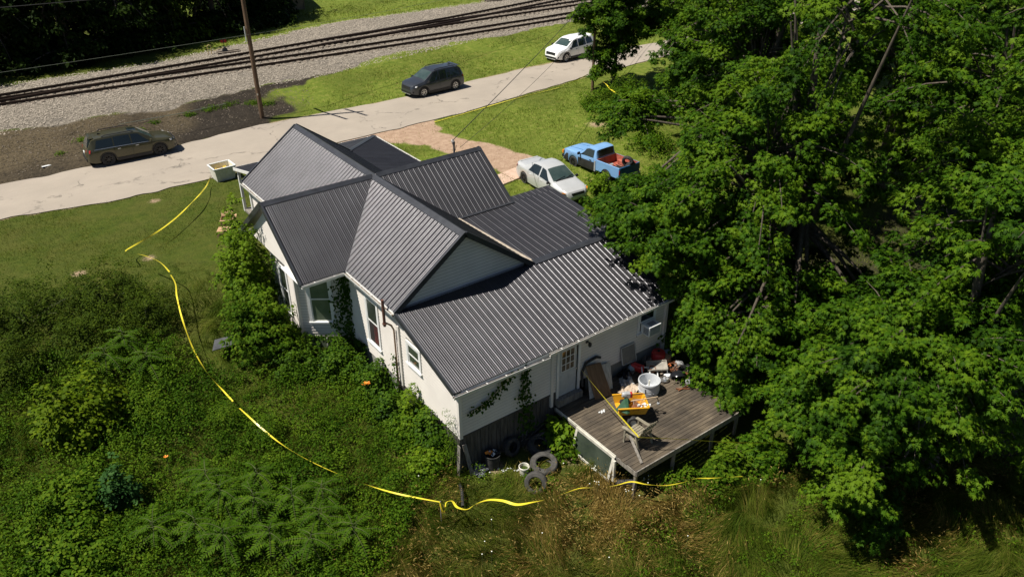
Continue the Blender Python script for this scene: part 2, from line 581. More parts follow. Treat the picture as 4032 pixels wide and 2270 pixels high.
# ================================================================ SETTING
# ---- ground sheet with zones of grass, dirt and gravel
def axis(fine0, fine1, step, far):
    a = list(np.arange(fine0, fine1 + 1e-6, step))
    d = step; x = fine1
    while x < far:
        d *= 1.35; x += d; a.append(x)
    d = step; x = fine0
    while x > -far:
        d *= 1.35; x -= d; a.insert(0, x)
    return np.array(a)


GX = axis(-22, 52, .3, 500); GY = axis(-26, 62, .3, 700)
gx, gy = np.meshgrid(GX, GY)


def band(v, a, b, s):
    return np.clip((v - a) / s, 0, 1) * np.clip((b - v) / s, 0, 1)


def near_edge(x):          # near (house side) edge of the road
    return np.interp(x, [-60, -12, -6.5, -2, 6.2, 14.8, 28.3, 37, 60, 120], [17.0, 16.6, 15.55, 15.6, 16.6, 16.8, 18.6, 19.2, 20, 24])


def far_edge(x):
    return np.interp(x, [-60, -12, -7, 3.6, 14, 25, 40, 60, 120], [21.6, 21.5, 21.4, 22.6, 22.2, 23.2, 23.0, 24.2, 28])


def gravel_near(x):        # edge of the ballast towards the road
    return np.interp(x, [-60, -10.5, 0, 10.3, 16, 25.8, 37.5, 120], [28.3, 28.3, 27.6, 28.6, 29.6, 30.2, 30.8, 33])


def gravel_far(x):
    return np.interp(x, [-60, -9, 3.3, 17.6, 35.7, 60, 120], [39.6, 39.8, 39.5, 44.2, 44.0, 46, 52])


def zones(x, y):
    w1 = (vnoise(x, y, 1.7) - .5); w2 = (vnoise(x, y, 6.) - .5); w3 = (vnoise(x + 31, y - 12, .7) - .5)
    wob = w1 * .9 + w2 * 1.2 + w3 * .5
    grav = np.clip((y - gravel_near(x) + wob) / .7, 0, 1) * np.clip((gravel_far(x) - y + wob * .8) / .6, 0, 1)
    # bare dark soil bank left of x=8 between road and ballast
    edge = np.interp(y, [22, 24.5, 27, 29], [6.6, 8.3, 8.6, 12.5])
    dirt = np.clip((edge - x + wob * 3.2) / 3.0, 0, 1) * np.clip((y - far_edge(x) + .3 + w3 * .6) / .4, 0, 1) * np.clip((gravel_near(x) + .8 - y) / .7, 0, 1)
    # strip of worn earth along both road edges
    verge = np.clip(1 - np.abs(y - near_edge(x)) / .35, 0, 1) + np.clip(1 - np.abs(y - far_edge(x)) / .5, 0, 1)
    # driveway: worn pinkish earth from the road to the parked sedan
    cx = np.interp(y, [5, 7.5, 10, 12.5, 15, 17.2], [12.2, 12.4, 11.9, 11.2, 10.2, 9.0])
    hw = np.interp(y, [5, 7, 9, 12, 14.5, 16, 17.2], [.7, 1.5, 1.7, 1.7, 2.0, 2.9, 4.6])
    drive = np.clip((hw - np.abs(x - cx) + wob * 1.1) / .6, 0, 1) * np.clip((y - 4.6) / .8, 0, 1) * (y < 18)
    bare = np.zeros_like(x)
    for (bx, by, br) in [(-7.4, 8.0, .5), (-10.2, 8.4, .5), (20.5, 9.6, 1.2), (22.2, 9.0, 1.0),
                         (.9, -11.3, .75), (1.3, -11.8, .8), (4.6, -14.8, .9), (5.8, -14.9, .8), (-1.6, -10.2, .6), (.1, -10.1, .5), (-5.4, 14.3, .5)]:
        bare = np.maximum(bare, np.clip(1.25 - np.hypot(x - bx, y - by) / br + wob * .35, 0, 1))
    shade = np.clip((x - 6.5 + (y + 10) * .25 + wob) / 3, 0, 1) * np.clip((-5.5 - y + wob) / 3, 0, 1)    # tree shade painted into the ground colour below the maples
    return grav, dirt, np.clip(verge, 0, 1), drive, bare, shade


zg, zd, zv, zdr, zb, zs = zones(gx, gy)
tan = np.clip((2.5 - gx) / 8 + (vnoise(gx, gy, 2.2) - .5) * 1.6 + (gy - 25.5) * .18, 0, 1)
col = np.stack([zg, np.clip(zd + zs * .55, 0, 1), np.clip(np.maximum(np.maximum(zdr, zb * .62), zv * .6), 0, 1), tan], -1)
gz = H(gx, gy) + (vnoise(gx, gy, .9) - .5) * .05 + (vnoise(gx, gy, 3.1) - .5) * .08 * (1 - zg)
gz = gz + zd * (vnoise(gx + 9, gy, .55) - .5) * .16
onroad = (gy > near_edge(gx) - .4) & (gy < far_edge(gx) + .4)
gz = np.where(onroad, H(gx, gy) - .03, gz)
nx, ny = len(GX), len(GY)
idx = np.arange(nx * ny).reshape(ny, nx)
F = np.stack([idx[:-1, :-1], idx[:-1, 1:], idx[1:, 1:], idx[1:, :-1]], -1).reshape(-1, 4)
V = np.stack([gx, gy, gz], -1).reshape(-1, 3)

m, nt, b = new_mat('ground_grass_dirt_gravel')
at = nt.nodes.new("ShaderNodeAttribute"); at.attribute_name = 'zone'
sp = nt.nodes.new("ShaderNodeSeparateColor"); nt.links.new(at.outputs['Color'], sp.inputs[0])
nA = noise(nt, .45, 5, .6); nB = noise(nt, 2.6, 6, .65); nC = noise(nt, 17, 5, .7); nD = noise(nt, 60, 3, .6)
grass = ramp(nt, nB, [(.28, (.022, .040, .003)), (.5, (.046, .070, .005)), (.72, (.085, .095, .014))])
grass = mixc(nt, ramp(nt, nA, [(.42, (0, 0, 0)), (.66, (.55, .55, .55))]), grass, (.10, .088, .022))
grass = mixc(nt, .35, grass, ramp(nt, nC, [(.3, (.014, .024, .003)), (.7, (.09, .105, .018))]))
pa = nt.nodes.new('ShaderNodeAttribute'); pa.attribute_name = 'pale'
grass = mixc(nt, pa.outputs['Fac'], grass, ramp(nt, nB, [(.3, (.075, .115, .012)), (.55, (.130, .165, .022)), (.75, (.22, .205, .06))]))
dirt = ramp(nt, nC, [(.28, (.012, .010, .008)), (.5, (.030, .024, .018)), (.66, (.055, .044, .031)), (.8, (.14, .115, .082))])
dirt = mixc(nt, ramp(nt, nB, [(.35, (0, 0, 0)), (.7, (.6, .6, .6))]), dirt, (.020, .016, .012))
vor = nt.nodes.new("ShaderNodeTexVoronoi"); vor.inputs['Scale'].default_value = 11
tc = nt.nodes.new("ShaderNodeTexCoord"); nt.links.new(tc.outputs['Object'], vor.inputs['Vector'])
vsep = nt.nodes.new("ShaderNodeSeparateColor"); nt.links.new(vor.outputs['Color'], vsep.inputs[0])
grav = ramp(nt, vsep.outputs[0], [(.0, (.055, .048, .039)), (.45, (.155, .134, .107)), (1.0, (.29, .255, .208))])
grav = mixc(nt, ramp(nt, nB, [(.36, (0, 0, 0)), (.66, (.5, .5, .5))]), grav, (.15, .135, .112))
grav = mixc(nt, ramp(nt, nA, [(.55, (0, 0, 0)), (.75, (.6, .6, .6))]), grav, (.10, .09, .08))
dirt = mixc(nt, at.outputs['Alpha'], dirt, ramp(nt, nC, [(.25, (.030, .023, .013)), (.5, (.085, .066, .038)), (.75, (.16, .125, .078))]))
nF = noise(nt, 5.5, 5, .75)
dirt = mixc(nt, ramp(nt, nF, [(.36, (.75, .75, .75)), (.52, (0, 0, 0))]), dirt, (.012, .010, .007))
dirt = mixc(nt, ramp(nt, nF, [(.60, (0, 0, 0)), (.72, (.6, .6, .6))]), dirt, (.13, .105, .072))
earth = ramp(nt, nB, [(.3, (.26, .17, .115)), (.7, (.42, .30, .215))])
earth = mixc(nt, ramp(nt, nC, [(.5, (0, 0, 0)), (.75, (.6, .6, .6))]), earth, (.20, .16, .07))


def edged(mask, w=.5):
    mm = N(nt, "ShaderNodeMath", operation='ADD')
    nt.links.new(mask, mm.inputs[0])
    sc = N(nt, "ShaderNodeMath", operation='MULTIPLY_ADD')
    nt.links.new(nC, sc.inputs[0]); sc.inputs[1].default_value = 1.1; sc.inputs[2].default_value = -.55
    nt.links.new(sc.outputs[0], mm.inputs[1])
    return ramp(nt, mm.outputs[0], [(.38, (0, 0, 0)), (.62, (1, 1, 1))])


c = mixc(nt, edged(sp.outputs[2]), grass, earth)
c = mixc(nt, edged(sp.outputs[1]), c, dirt)
c = mixc(nt, edged(sp.outputs[0]), c, grav)
nt.links.new(c, b.inputs['Base Color'])
b.inputs['Roughness'].default_value = .95
b.inputs['Specular IOR Level'].default_value = .15
bp = N(nt, "ShaderNodeBump", i_Strength=.8, i_Distance=.05)
hm = mixc(nt, .5, nC, vor.outputs['Distance'])
nt.links.new(hm, bp.inputs['Height']); nt.links.new(bp.outputs[0], b.inputs['Normal'])
pale = np.clip((gx - 4.5) / 3, 0, 1) * np.clip((gy + 9 - .2 * gx) / 6, 0, 1) * (.45 + .8 * vnoise(gx, gy, 2.4))
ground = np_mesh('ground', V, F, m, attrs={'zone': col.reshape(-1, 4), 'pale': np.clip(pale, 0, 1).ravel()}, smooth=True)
tag(ground, kind='structure', label='grassy ground with bare dirt bank and gravel strip')

# ---- road: a pale worn asphalt sheet
rx = np.concatenate([np.linspace(-120, -20, 26)[:-1], np.arange(-20, 60, .35), np.linspace(60, 240, 30)])
nr = 17
rows = []
for i in range(nr):
    t = i / (nr - 1)
    e0 = near_edge(rx) + (vnoise(rx, rx * 0 + 3, .8) - .5) * .28; e1 = far_edge(rx) + (vnoise(rx, rx * 0 + 40, .9) - .5) * .30
    y = e0 * (1 - t) + e1 * t
    z = H(rx, y) * 0 + .012 + .05 * math.sin(math.pi * t)
    rows.append(np.stack([rx, y, z], 1))
V = np.stack(rows, 0).reshape(-1, 3)
idx = np.arange(nr * len(rx)).reshape(nr, len(rx))
F = np.stack([idx[:-1, :-1], idx[:-1, 1:], idx[1:, 1:], idx[1:, :-1]], -1).reshape(-1, 4)
m, nt, b = new_mat('worn_pale_asphalt')
nA = noise(nt, .35, 6, .6); nB = noise(nt, 3, 6, .65, stretch=(.35, 1, 1)); nC = noise(nt, 45, 3, .7); nE = noise(nt, 1.1, 5, .7)
c = ramp(nt, nA, [(.3, (.27, .232, .188)), (.7, (.35, .30, .242))])
c = mixc(nt, ramp(nt, nB, [(.4, (0, 0, 0)), (.75, (.45, .45, .45))]), c, (.27, .235, .195))
c = mixc(nt, .14, c, ramp(nt, nC, [(.3, (.12, .11, .1)), (.7, (.6, .52, .43))]))
# cracks
tc = nt.nodes.new("ShaderNodeTexCoord")
wmix = nt.nodes.new("ShaderNodeMix"); wmix.data_type = 'VECTOR'; wmix.inputs[0].default_value = .5
nw = nt.nodes.new("ShaderNodeTexNoise"); nw.inputs['Scale'].default_value = .9; nw.inputs['Detail'].default_value = 6
nt.links.new(tc.outputs['Object'], nw.inputs['Vector'])
vv = N(nt, "ShaderNodeVectorMath", operation='MULTIPLY_ADD'); vv.inputs[1].default_value = (2.2, 2.2, 0)
nt.links.new(nw.outputs['Color'], vv.inputs[0]); nt.links.new(tc.outputs['Object'], vv.inputs[2])
vor = nt.nodes.new("ShaderNodeTexVoronoi"); vor.feature = 'DISTANCE_TO_EDGE'; vor.inputs['Scale'].default_value = .20
nt.links.new(vv.outputs[0], vor.inputs['Vector'])
crack = ramp(nt, vor.outputs['Distance'], [(.0, (1, 1, 1)), (.008, (.8, .8, .8)), (.016, (0, 0, 0))])
crack = mixc(nt, 1.0, crack, ramp(nt, nE, [(.46, (0, 0, 0)), (.6, (.75, .75, .75))]), 'MULTIPLY')
c = mixc(nt, crack, c, (.09, .08, .065))
c = mixc(nt, ramp(nt, nE, [(.70, (0, 0, 0)), (.78, (.35, .35, .35))]), c, (.16, .145, .13))
nt.links.new(c, b.inputs['Base Color'])
b.inputs['Roughness'].default_value = .9
bp = N(nt, "ShaderNodeBump", i_Strength=.35, i_Distance=.01)
nt.links.new(nC, bp.inputs['Height']); nt.links.new(bp.outputs[0], b.inputs['Normal'])
road = np_mesh('road', V, F, m, smooth=True)
tag(road, kind='structure', label='pale worn asphalt road with cracks')

# ---- concrete path of cracked slabs by the sedan
path = thing('path', None, None, (11.6, 6.3, 0)); del_keys = None
tag(path, kind='structure', label='short pinkish concrete path of cracked slabs')
mb_s = [((8.6, 5.15), (9.75, 5.30), (9.70, 6.42), (8.55, 6.25)), ((9.79, 5.30), (10.95, 5.45), (10.88, 6.62), (9.74, 6.43)),
        ((10.99, 5.46), (12.0, 5.58), (11.95, 6.80), (10.92, 6.63)), ((12.04, 5.6), (12.75, 5.75), (12.7, 6.7), (11.99, 6.81))]
for q in mb_s:
    mb = MB(); dz = random.uniform(-.012, .012)
    mb.prism([(x, y, Hf(x, y) - .06 + dz) for x, y in q], (0, 0, .12))
    mb.build('paving_slab', MT['pink_concrete'], path, True, bevel=.008)

# ================================================================ HOUSE
ZR, ZE, RW, AN, AS, BL, BR = 4.765, 2.673, 2.876, 7.506, 6.484, 4.60, 5.012
KP = (ZR - ZE) / RW
HB = Vector((0, 0, -1.2))
house = thing('house', 'old beige sided house with charcoal ribbed metal roof and crossing gables', 'house', HB)


def clip_half(poly, n, d):
    """keep part of 2-D polygon where p.n <= d"""
    out = []
    for i in range(len(poly)):
        a = poly[i]; c = poly[(i + 1) % len(poly)]
        da = a[0] * n[0] + a[1] * n[1] - d; dc = c[0] * n[0] + c[1] * n[1] - d
        if da <= 0: out.append(a)
        if (da < 0 < dc) or (dc < 0 < da):
            t = da / (da - dc)
            out.append((a[0] + t * (c[0] - a[0]), a[1] + t * (c[1] - a[1])))
    return out


def roof_plane(pts, up_hint, sheet=.914, start=0.0, label=None, pitch=.2285):
    """ribbed metal roof face: base part 'roof' and one 'roof_sheet' per metal sheet"""
    P = [Vector(p) for p in pts]
    n = (P[1] - P[0]).cross(P[2] - P[0]).normalized()
    if n.z < 0: n = -n
    up = Vector(up_hint); vdir = (up - n * up.dot(n)).normalized()
    udir = vdir.cross(n).normalized()
    O = P[0]
    q = [((p - O).dot(udir), (p - O).dot(vdir)) for p in P]
    mb = MB()
    mb.prism([p - n * .004 for p in P], -n * .07)
    root = mb.build('roof', MT['roof_trim'], house, True)
    if label: root['label'] = label
    u0 = min(a for a, _ in q); u1 = max(a for a, _ in q)
    s = u0 - start
    while s < u1 - 1e-4:
        strip = clip_half(clip_half(q, (-1, 0), -max(s, u0)), (1, 0), min(s + sheet, u1))
        if len(strip) >= 3:
            brk = [(s, .0)]
            k = 0
            while k * pitch < sheet - .01:
                c = s + k * pitch + .03
                brk += [(c - .029, .002), (c - .008, .018), (c + .008, .018), (c + .029, .002)]
                for t in (1, 2):
                    cc = c + t * pitch / 3
                    brk += [(cc - .017, .002), (cc, .009), (cc + .017, .002)]
                k += 1
            brk.append((s + sheet - .003, .001))
            mb = MB()
            for (ua, ha), (ub, hb) in zip(brk[:-1], brk[1:]):
                pc = clip_half(clip_half(strip, (-1, 0), -ua), (1, 0), ub)
                if len(pc) < 3 or ub - ua < 1e-5: continue
                vs = []
                for (u, v) in pc:
                    h = ha + (hb - ha) * (u - ua) / (ub - ua)
                    vs.append(O + udir * u + vdir * v + n * h)
                mb.add(vs, [tuple(range(len(vs)))])
            if mb.f:
                me = bpy.data.meshes.new('roof_sheet')
                me.from_pydata(mb.v, [], mb.f)
                for pl in me.polygons:
                    if pl.normal.dot(n) < 0: pl.flip()
                o = link('roof_sheet', me, MT['roof'], root)
                o.location = -(root.location + HB)
        s += sheet
    return root


def yb(y): return ZR - KP * abs(y)


X0 = (0, 0, ZR)
# main crossing gables
roof_plane([X0, (0, AN, ZR), (-RW, AN, ZE), (-RW, RW, ZE)], (1, 0, 1), start=.3)
roof_plane([X0, (-RW, -RW, ZE), (-RW, -AS, ZE), (0, -AS, ZR)], (1, 0, 1), start=.5)
roof_plane([X0, (-BL, 0, ZR), (-BL, -RW, ZE), (-RW, -RW, ZE)], (0, 1, 1), start=.2)
roof_plane([X0, (-RW, RW, ZE), (-BL, RW, ZE), (-BL, 0, ZR)], (0, -1, 1), start=.1)
roof_plane([X0, (2.35, -2.35, yb(2.35)), (BR, -2.35, yb(2.35)), (BR, 0, ZR)], (0, 1, 1), start=.4)
roof_plane([X0, (BR, 0, ZR), (BR, RW, ZE), (RW, RW, ZE)], (0, -1, 1))
roof_plane([X0, (RW, RW, ZE), (RW, AN, ZE), (0, AN, ZR)], (-1, 0, 1))
roof_plane([X0, (0, -AS, ZR), (2.90, -AS, ZR - KP * 2.90), (2.35, -2.35, yb(2.35))], (-1, 0, 1))
# low pitched addition and lean-to behind
ZA0, ZA1 = 3.045, 2.655
roof_plane([(2.30, -2.33, ZA0), (2.92, -6.42, ZA1), (7.25, -6.42, ZA1), (7.25, -2.33, ZA0)], (0, 1, .1), sheet=.914, pitch=.3046, start=.2, label='low pitched dark metal roof over the side addition')
roof_plane([(BR + .04, -2.325, ZA0), (7.25, -2.325, ZA0), (7.25, -1.90, ZA0 + .041), (BR + .04, -1.90, ZA0 + .041)], (0, 1, .1), pitch=.3046)
LS = .33


def zl(y): return 2.648 + LS * (y + 6.45)


roof_plane([(-2.86, -6.42, zl(-6.42)), (-2.86, -9.96, zl(-9.96)), (7.25, -9.96, zl(-9.96)), (7.25, -6.42, zl(-6.42))], (0, 1, .33), pitch=.2285, start=.25, label='dark metal lean-to roof above the back door')
# porch roof wrapping the front corner
zp = 2.30
roof_plane([(-2.3, 10.4, zp), (5.3, 10.4, zp), (2.56, 7.66, zp + .22 * 2.74), (2.56, 7.3, zp + .22 * 3.1), (-2.3, 7.3, zp + .22 * 3.1)], (0, -1, .2), label='hipped dark metal porch roof')
roof_plane([(5.3, 10.4, zp), (5.3, 2.7, zp), (2.56, 2.7, zp + .22 * 2.74), (2.56, 7.66, zp + .22 * 2.74)], (-1, 0, .2))


def cap(a, b, w=.16, drop=.10, name='ridge_cap', sides=((1, 0), (-1, 0)), lift=.03):
    """bent metal cap along a roof ridge; sides: horizontal unit vectors across"""
    a = Vector(a); b = Vector(b)
    mb = MB()
    for sx, sy in sides:
        o = Vector((sx * w, sy * w, -drop)); l = Vector((0, 0, lift))
        mb.add([a + l, b + l, b + o + l, a + o + l], [(0, 1, 2, 3)])
        mb.add([a + l - Vector((0, 0, .03)), b + l - Vector((0, 0, .03)), b + o + l - Vector((0, 0, .03)), a + o + l - Vector((0, 0, .03))], [(3, 2, 1, 0)])
        mb.add([a + o + l, b + o + l, b + o + l - Vector((0, 0, .03)), a + o + l - Vector((0, 0, .03))], [(0, 1, 2, 3)])
    return mb.build(name, MT['roof_trim'], house, True)


cap((0, AN + .02, ZR), (0, -AS - .02, ZR), .17, .17 * KP)
cap((-BL - .02, 0, ZR + .004), (-.1, 0, ZR + .004), .17, .17 * KP, sides=((0, 1), (0, -1)))
cap((.1, 0, ZR + .004), (BR + .02, 0, ZR + .004), .17, .17 * KP, sides=((0, 1), (0, -1)))
cap((2.95, -6.42, zl(-6.42) + .008), (7.27, -6.42, zl(-6.42) + .008), .16, .045, sides=((0, -1),), lift=.035)
cap((2.95, -6.42, zl(-6.42) + .008), (7.27, -6.42, zl(-6.42) + .008), .12, -.008, sides=((0, 1),), lift=.035)
cap((5.3, 10.4, zp + .005), (2.56, 7.66, zp + .22 * 2.74 + .005), .13, .02, sides=((.7, -.7), (-.7, .7)))
cap((2.40, -2.33, 3.055), (BR + .05, -2.33, 3.055), .12, .0, sides=((0, -1),), lift=.03, name='flashing')


mb = MB(); mb.bar((2.34, -2.36, 3.075), (2.95, -6.40, 2.685), .13, .012)
mb.build('valley_flashing', simple('dusty_flashing', (.30, .25, .20), (.42, .36, .29), 6, .8), house, True)


def trim(a, b, w, h, name, mat, up=(0, 0, 1)):
    mb = MB(); mb.bar(a, b, w, h, up)
    return mb.build(name, mat, house, True)


RTn = MT['roof_trim']
for (a, b_) in [((0, AN, ZR), (-RW, AN, ZE)), ((0, AN, ZR), (RW, AN, ZE)), ((0, -AS, ZR), (-RW, -AS, ZE)), ((0, -AS, ZR), (2.9, -AS, ZR - KP * 2.9)),
                ((-BL, 0, ZR), (-BL, -RW, ZE)), ((-BL, 0, ZR), (-BL, RW, ZE)), ((BR, 0, ZR), (BR, -2.35, yb(2.35))), ((BR, 0, ZR), (BR, RW, ZE)),
                ((-2.86, -6.5, zl(-6.5)), (-2.86, -9.96, zl(-9.96))), ((7.25, -6.4, zl(-6.4)), (7.25, -9.96, zl(-9.96)))]:
    d = Vector((0, 0, -.045))
    trim(Vector(a) + d, Vector(b_) + d, .07, .19, 'rake_trim', RTn)
# side edge of the addition shows pale lath
trim((7.25, -6.38, ZA1 - .05), (7.25, -1.92, ZA0 + .0), .05, .13, 'rake_trim', RTn)
trim((7.30, -6.5, zl(-6.5) - .13), (7.30, -9.4, zl(-9.4) - .13), .025, .06, 'edge_lath', MT['white_trim'])


def gutter(a, b, out, name='gutter', size=.11):
    """open trough along an eave; out = horizontal unit vector away from the wall"""
    a = Vector(a); b = Vector(b); o = Vector(out)
    prof = [(.0, .0), (.0, -size), (size * .75, -size), (size, -.02), (size, .008), (size - .012, .008), (size - .012, -.018), (size * .72, -size + .012), (.012, -size + .012), (.012, 0)]
    mb = MB(); n = len(prof); vs = []
    for p in (a, b):
        for (q, z) in prof:
            vs.append(p + o * q + Vector((0, 0, z)))
    fs = [(i, (i + 1) % n, n + (i + 1) % n, n + i) for i in range(n)] + [tuple(range(n - 1, -1, -1)), tuple(range(n, 2 * n))]
    mb.add(vs, fs)
    g = mb.build(name, MT['gutter'], house, True)
    mb = MB()
    d = (b - a); L = d.length; d.normalize()
    nseg = max(2, int(L / .3)); vs = []
    for i in range(nseg + 1):
        p = a + d * (L * i / nseg) + Vector((0, 0, -.045 + random.uniform(-.02, .012)))
        vs += [p + o * .013, p + o * (size - .016)]
    mb.add(vs, [(2 * i, 2 * i + 2, 2 * i + 3, 2 * i + 1) for i in range(nseg)])
    k = mb.build('gutter_debris', MT['gutter_dirt'], g); k.location = -(g.location + HB)
    k = 0.5
    while k < L:
        mb = MB(); p = a + d * k
        mb.bar(p + o * .0 + Vector((0, 0, .004)), p + o * (size + .004) + Vector((0, 0, .012)), .03, .008)
        h = mb.build('gutter_hanger', MT['gutter'], g); h.location = -(g.location + HB)
        k += .75
    return g


gutter((-RW - .005, -RW - .05, ZE - .035), (-RW - .005, -6.45, ZE - .045), (-1, 0, 0))
gutter((-RW - .005, RW + .05, ZE - .035), (-RW - .005, AN, ZE - .045), (-1, 0, 0))
gutter((-BL, -RW - .005, ZE - .035), (-RW - .10, -RW - .005, ZE - .03), (0, -1, 0))
gutter((.86, -9.965, zl(-9.965) - .035), (7.2, -9.965, zl(-9.965) + .0), (0, -1, 0))
gutter((-2.93, -9.965, zl(-9.965) - .06), (.86, -9.965, zl(-9.965) - .17), (0, -1, 0))
gutter((5.305, 10.4, zp - .03), (5.305, 2.9, zp - .03), (1, 0, 0))
gutter((-2.3, 10.405, zp - .03), (5.3, 10.405, zp - .03), (0, 1, 0))
trim((-2.32, 10.4, zp - .06), (-2.32, 7.35, zp + .22 * 3.05 - .06), .04, .14, 'fascia', MT['gutter'])
trim((-RW + .02, -6.4, ZE - .09), (-RW + .02, AN - .05, ZE - .09), .03, .15, 'fascia', MT['white_trim'])
trim((-2.6, -9.93, zl(-9.93) - .10), (7.2, -9.93, zl(-9.93) - .10), .03, .14, 'fascia', MT['white_trim'])
# soffits
mb = MB()
mb.box((-2.76, -4.5, ZE - .13), (.24, 3.9, .02))
mb.build('soffit', MT['white_trim'], house, True)
mb = MB()
mb.prism([(-BL + .02, -RW + .02, ZE - .14), (-RW + .05, -RW + .02, ZE - .14), (-2.66, -2.12, ZE - .14), (-4.1, -1.02, ZE - .14), (-BL + .02, -1.0, ZE - .14)], (0, 0, .02))
mb.build('soffit', MT['white_trim'], house, True)
mb = MB()
mb.box((2.3, -9.87, zl(-9.9) - .16), (9.4, .15, .02))
mb.build('soffit', MT['white_trim'], house, True)


# ---- walls
def siding_wall(p0, p1, z0, top, thick=.12, openings=(), course=.125, mat='siding', boards=True, reveal=.016):
    """wall from p0 to p1 (plan), bottom z0, top polygon [(s,z)...]; outside is to the right of p0->p1"""
    a = Vector((*p0, 0)); b = Vector((*p1, 0)); L = (b - a).length
    t = (b - a).normalized(); nrm = Vector((t.y, -t.x, 0))
    poly = [(0, z0), (L, z0)] + [q for q in reversed(top)]
    mb = MB()
    mb.prism([a + t * s + Vector((0, 0, z)) for s, z in poly], -nrm * thick)
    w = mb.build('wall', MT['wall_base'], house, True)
    if not boards: return w, a, t, nrm
    zmax = max(z for _, z in top)
    z = z0
    while z < zmax - .02:
        z1 = min(z + course, zmax)
        cell = clip_half(clip_half(poly, (0, -1), -(z + .022)), (0, 1), z1)
        if len(cell) >= 3:
            segs = [cell]
            for (s0, s1, oz0, oz1) in openings:
                new = []
                for c in segs:
                    if z1 <= oz0 or z >= oz1:
                        new.append(c); continue
                    for part in (clip_half(c, (1, 0), s0), clip_half(c, (-1, 0), -s1)):
                        if len(part) >= 3: new.append(part)
                segs = new
            mb = MB()
            for c in segs:
                fr = []; bk = []
                for (s, zz) in c:
                    out = .003 + reveal * (1 - (zz - z) / course)
                    fr.append(a + t * s + nrm * out + Vector((0, 0, zz))); bk.append(a + t * s + nrm * .001 + Vector((0, 0, zz)))
                n = len(c)
                mb.add(fr + bk, [tuple(range(n))] + [(i, n + i, n + (i + 1) % n, (i + 1) % n) for i in range(n)])
            if mb.f:
                o = mb.build('siding_board', MT[mat], w)
                o.location = -(w.location + HB)
        z += course
    return w, a, t, nrm


def window(a, t, nrm, s0, s1, z0, z1, glass='glass', casing=.11, lower_open=False, mid=True, glass_low=None):
    """double-hung window on a wall: casing, sill, sashes, panes"""
    def P(s, o, z): return a + t * s + nrm * o + Vector((0, 0, z))
    mb = MB()
    c = casing
    for (x0, x1, y0, y1) in [(s0, s0 + c, z0, z1), (s1 - c, s1, z0, z1), (s0 + c, s1 - c, z1 - c, z1)]:
        mb.prism([P(x0, .0, y0), P(x1, .0, y0), P(x1, .0, y1), P(x0, .0, y1)], nrm * .045)
    f = mb.build('window', MT['white_trim'], house, True)

    def sub(mb, name, mat):
        o = mb.build(name, mat, f); o.location = -(f.location + HB); return o
    mb = MB(); mb.prism([P(s0 - .03, .0, z0 - .06), P(s1 + .03, .0, z0 - .06), P(s1 + .03, .0, z0), P(s0 - .03, .0, z0)], nrm * .09)
    sub(mb, 'sill', MT['white_trim'])
    i0, i1 = s0 + c, s1 - c
    zm = (z0 + z1 - c) / 2
    for (b0, b1, dep, gl) in [(zm, z1 - c, .022, glass), (z0, zm + .03, .008, glass_low or glass)]:
        mb = MB(); w = .045
        for (x0, x1, y0, y1) in [(i0, i0 + w, b0, b1), (i1 - w, i1, b0, b1), (i0 + w, i1 - w, b0, b0 + w), (i0 + w, i1 - w, b1 - w, b1)]:
            mb.prism([P(x0, dep - .012, y0), P(x1, dep - .012, y0), P(x1, dep - .012, y1), P(x0, dep - .012, y1)], nrm * .024)
        sub(mb, 'sash', MT['white_trim'])
        mb = MB(); mb.prism([P(i0 + w, dep - .008, b0 + w), P(i1 - w, dep - .008, b0 + w), P(i1 - w, dep - .008, b1 - w), P(i0 + w, dep - .008, b1 - w)], nrm * .008)
        sub(mb, 'pane', MT[gl])
    return f


def corner_post(x, y, z0, z1, w=.11, name='corner_trim', mat='siding'):
    mb = MB(); mb.box((x, y, (z0 + z1) / 2), (w, w, z1 - z0))
    return mb.build(name, MT[mat], house, True)


# left wall of the rear wing and lean-to (faces -x); s runs from rear to inner corner
wl, a, t, n_ = siding_wall((-2.65, -2.1), (-2.65, -9.8), -.5, [(0, 2.56), (4.3, 2.56), (4.3, 2.50), (7.7, 1.43)][0:4], openings=[(1.66, 2.70, .12, 2.14), (4.58, 5.56, .76, 1.70)])
window(a, t, n_, 1.68, 2.68, .14, 2.12, 'glass', glass_low='dark_interior')
mb = MB()
for k in range(4):
    s = 2.2 + k * .09
    mb.prism([a + t * s + n_ * .014 + Vector((0, 0, .24)), a + t * (s + .07) + n_ * .014 + Vector((0, 0, .24)), a + t * (s + .05) + n_ * .014 + Vector((0, 0, 1.02)), a + t * (s + .02) + n_ * .014 + Vector((0, 0, 1.02))], n_ * .004)
cu = mb.build('curtain', MT['curtain'], house, True)
window(a, t, n_, 4.6, 5.54, .78, 1.68, 'glass', casing=.10)
corner_post(-2.675, -6.25, -.5, 1.98, .10)
# rear wall of the lean-to (faces -y)
wr, a, t, n_ = siding_wall((-2.65, -9.8), (6.55, -9.8), -.48, [(0, 1.40), (9.2, 1.40)], openings=[(3.98, 5.06, -1, 1.36), (7.78, 8.72, .38, 1.36)])
rear_a, rear_t, rear_n = a, t, n_
# clapboards continue down to the deck right of the skirting
window(a, t, n_, 7.80, 8.70, .42, 1.36, 'car_glass', casing=.08)
for (x, zz) in ((-2.62, -.5), (6.58, -1.2)):
    corner_post(x, -9.825, zz, 1.36, .12)
corner_post(1.13, -9.83, -1.0, 1.38, .10)
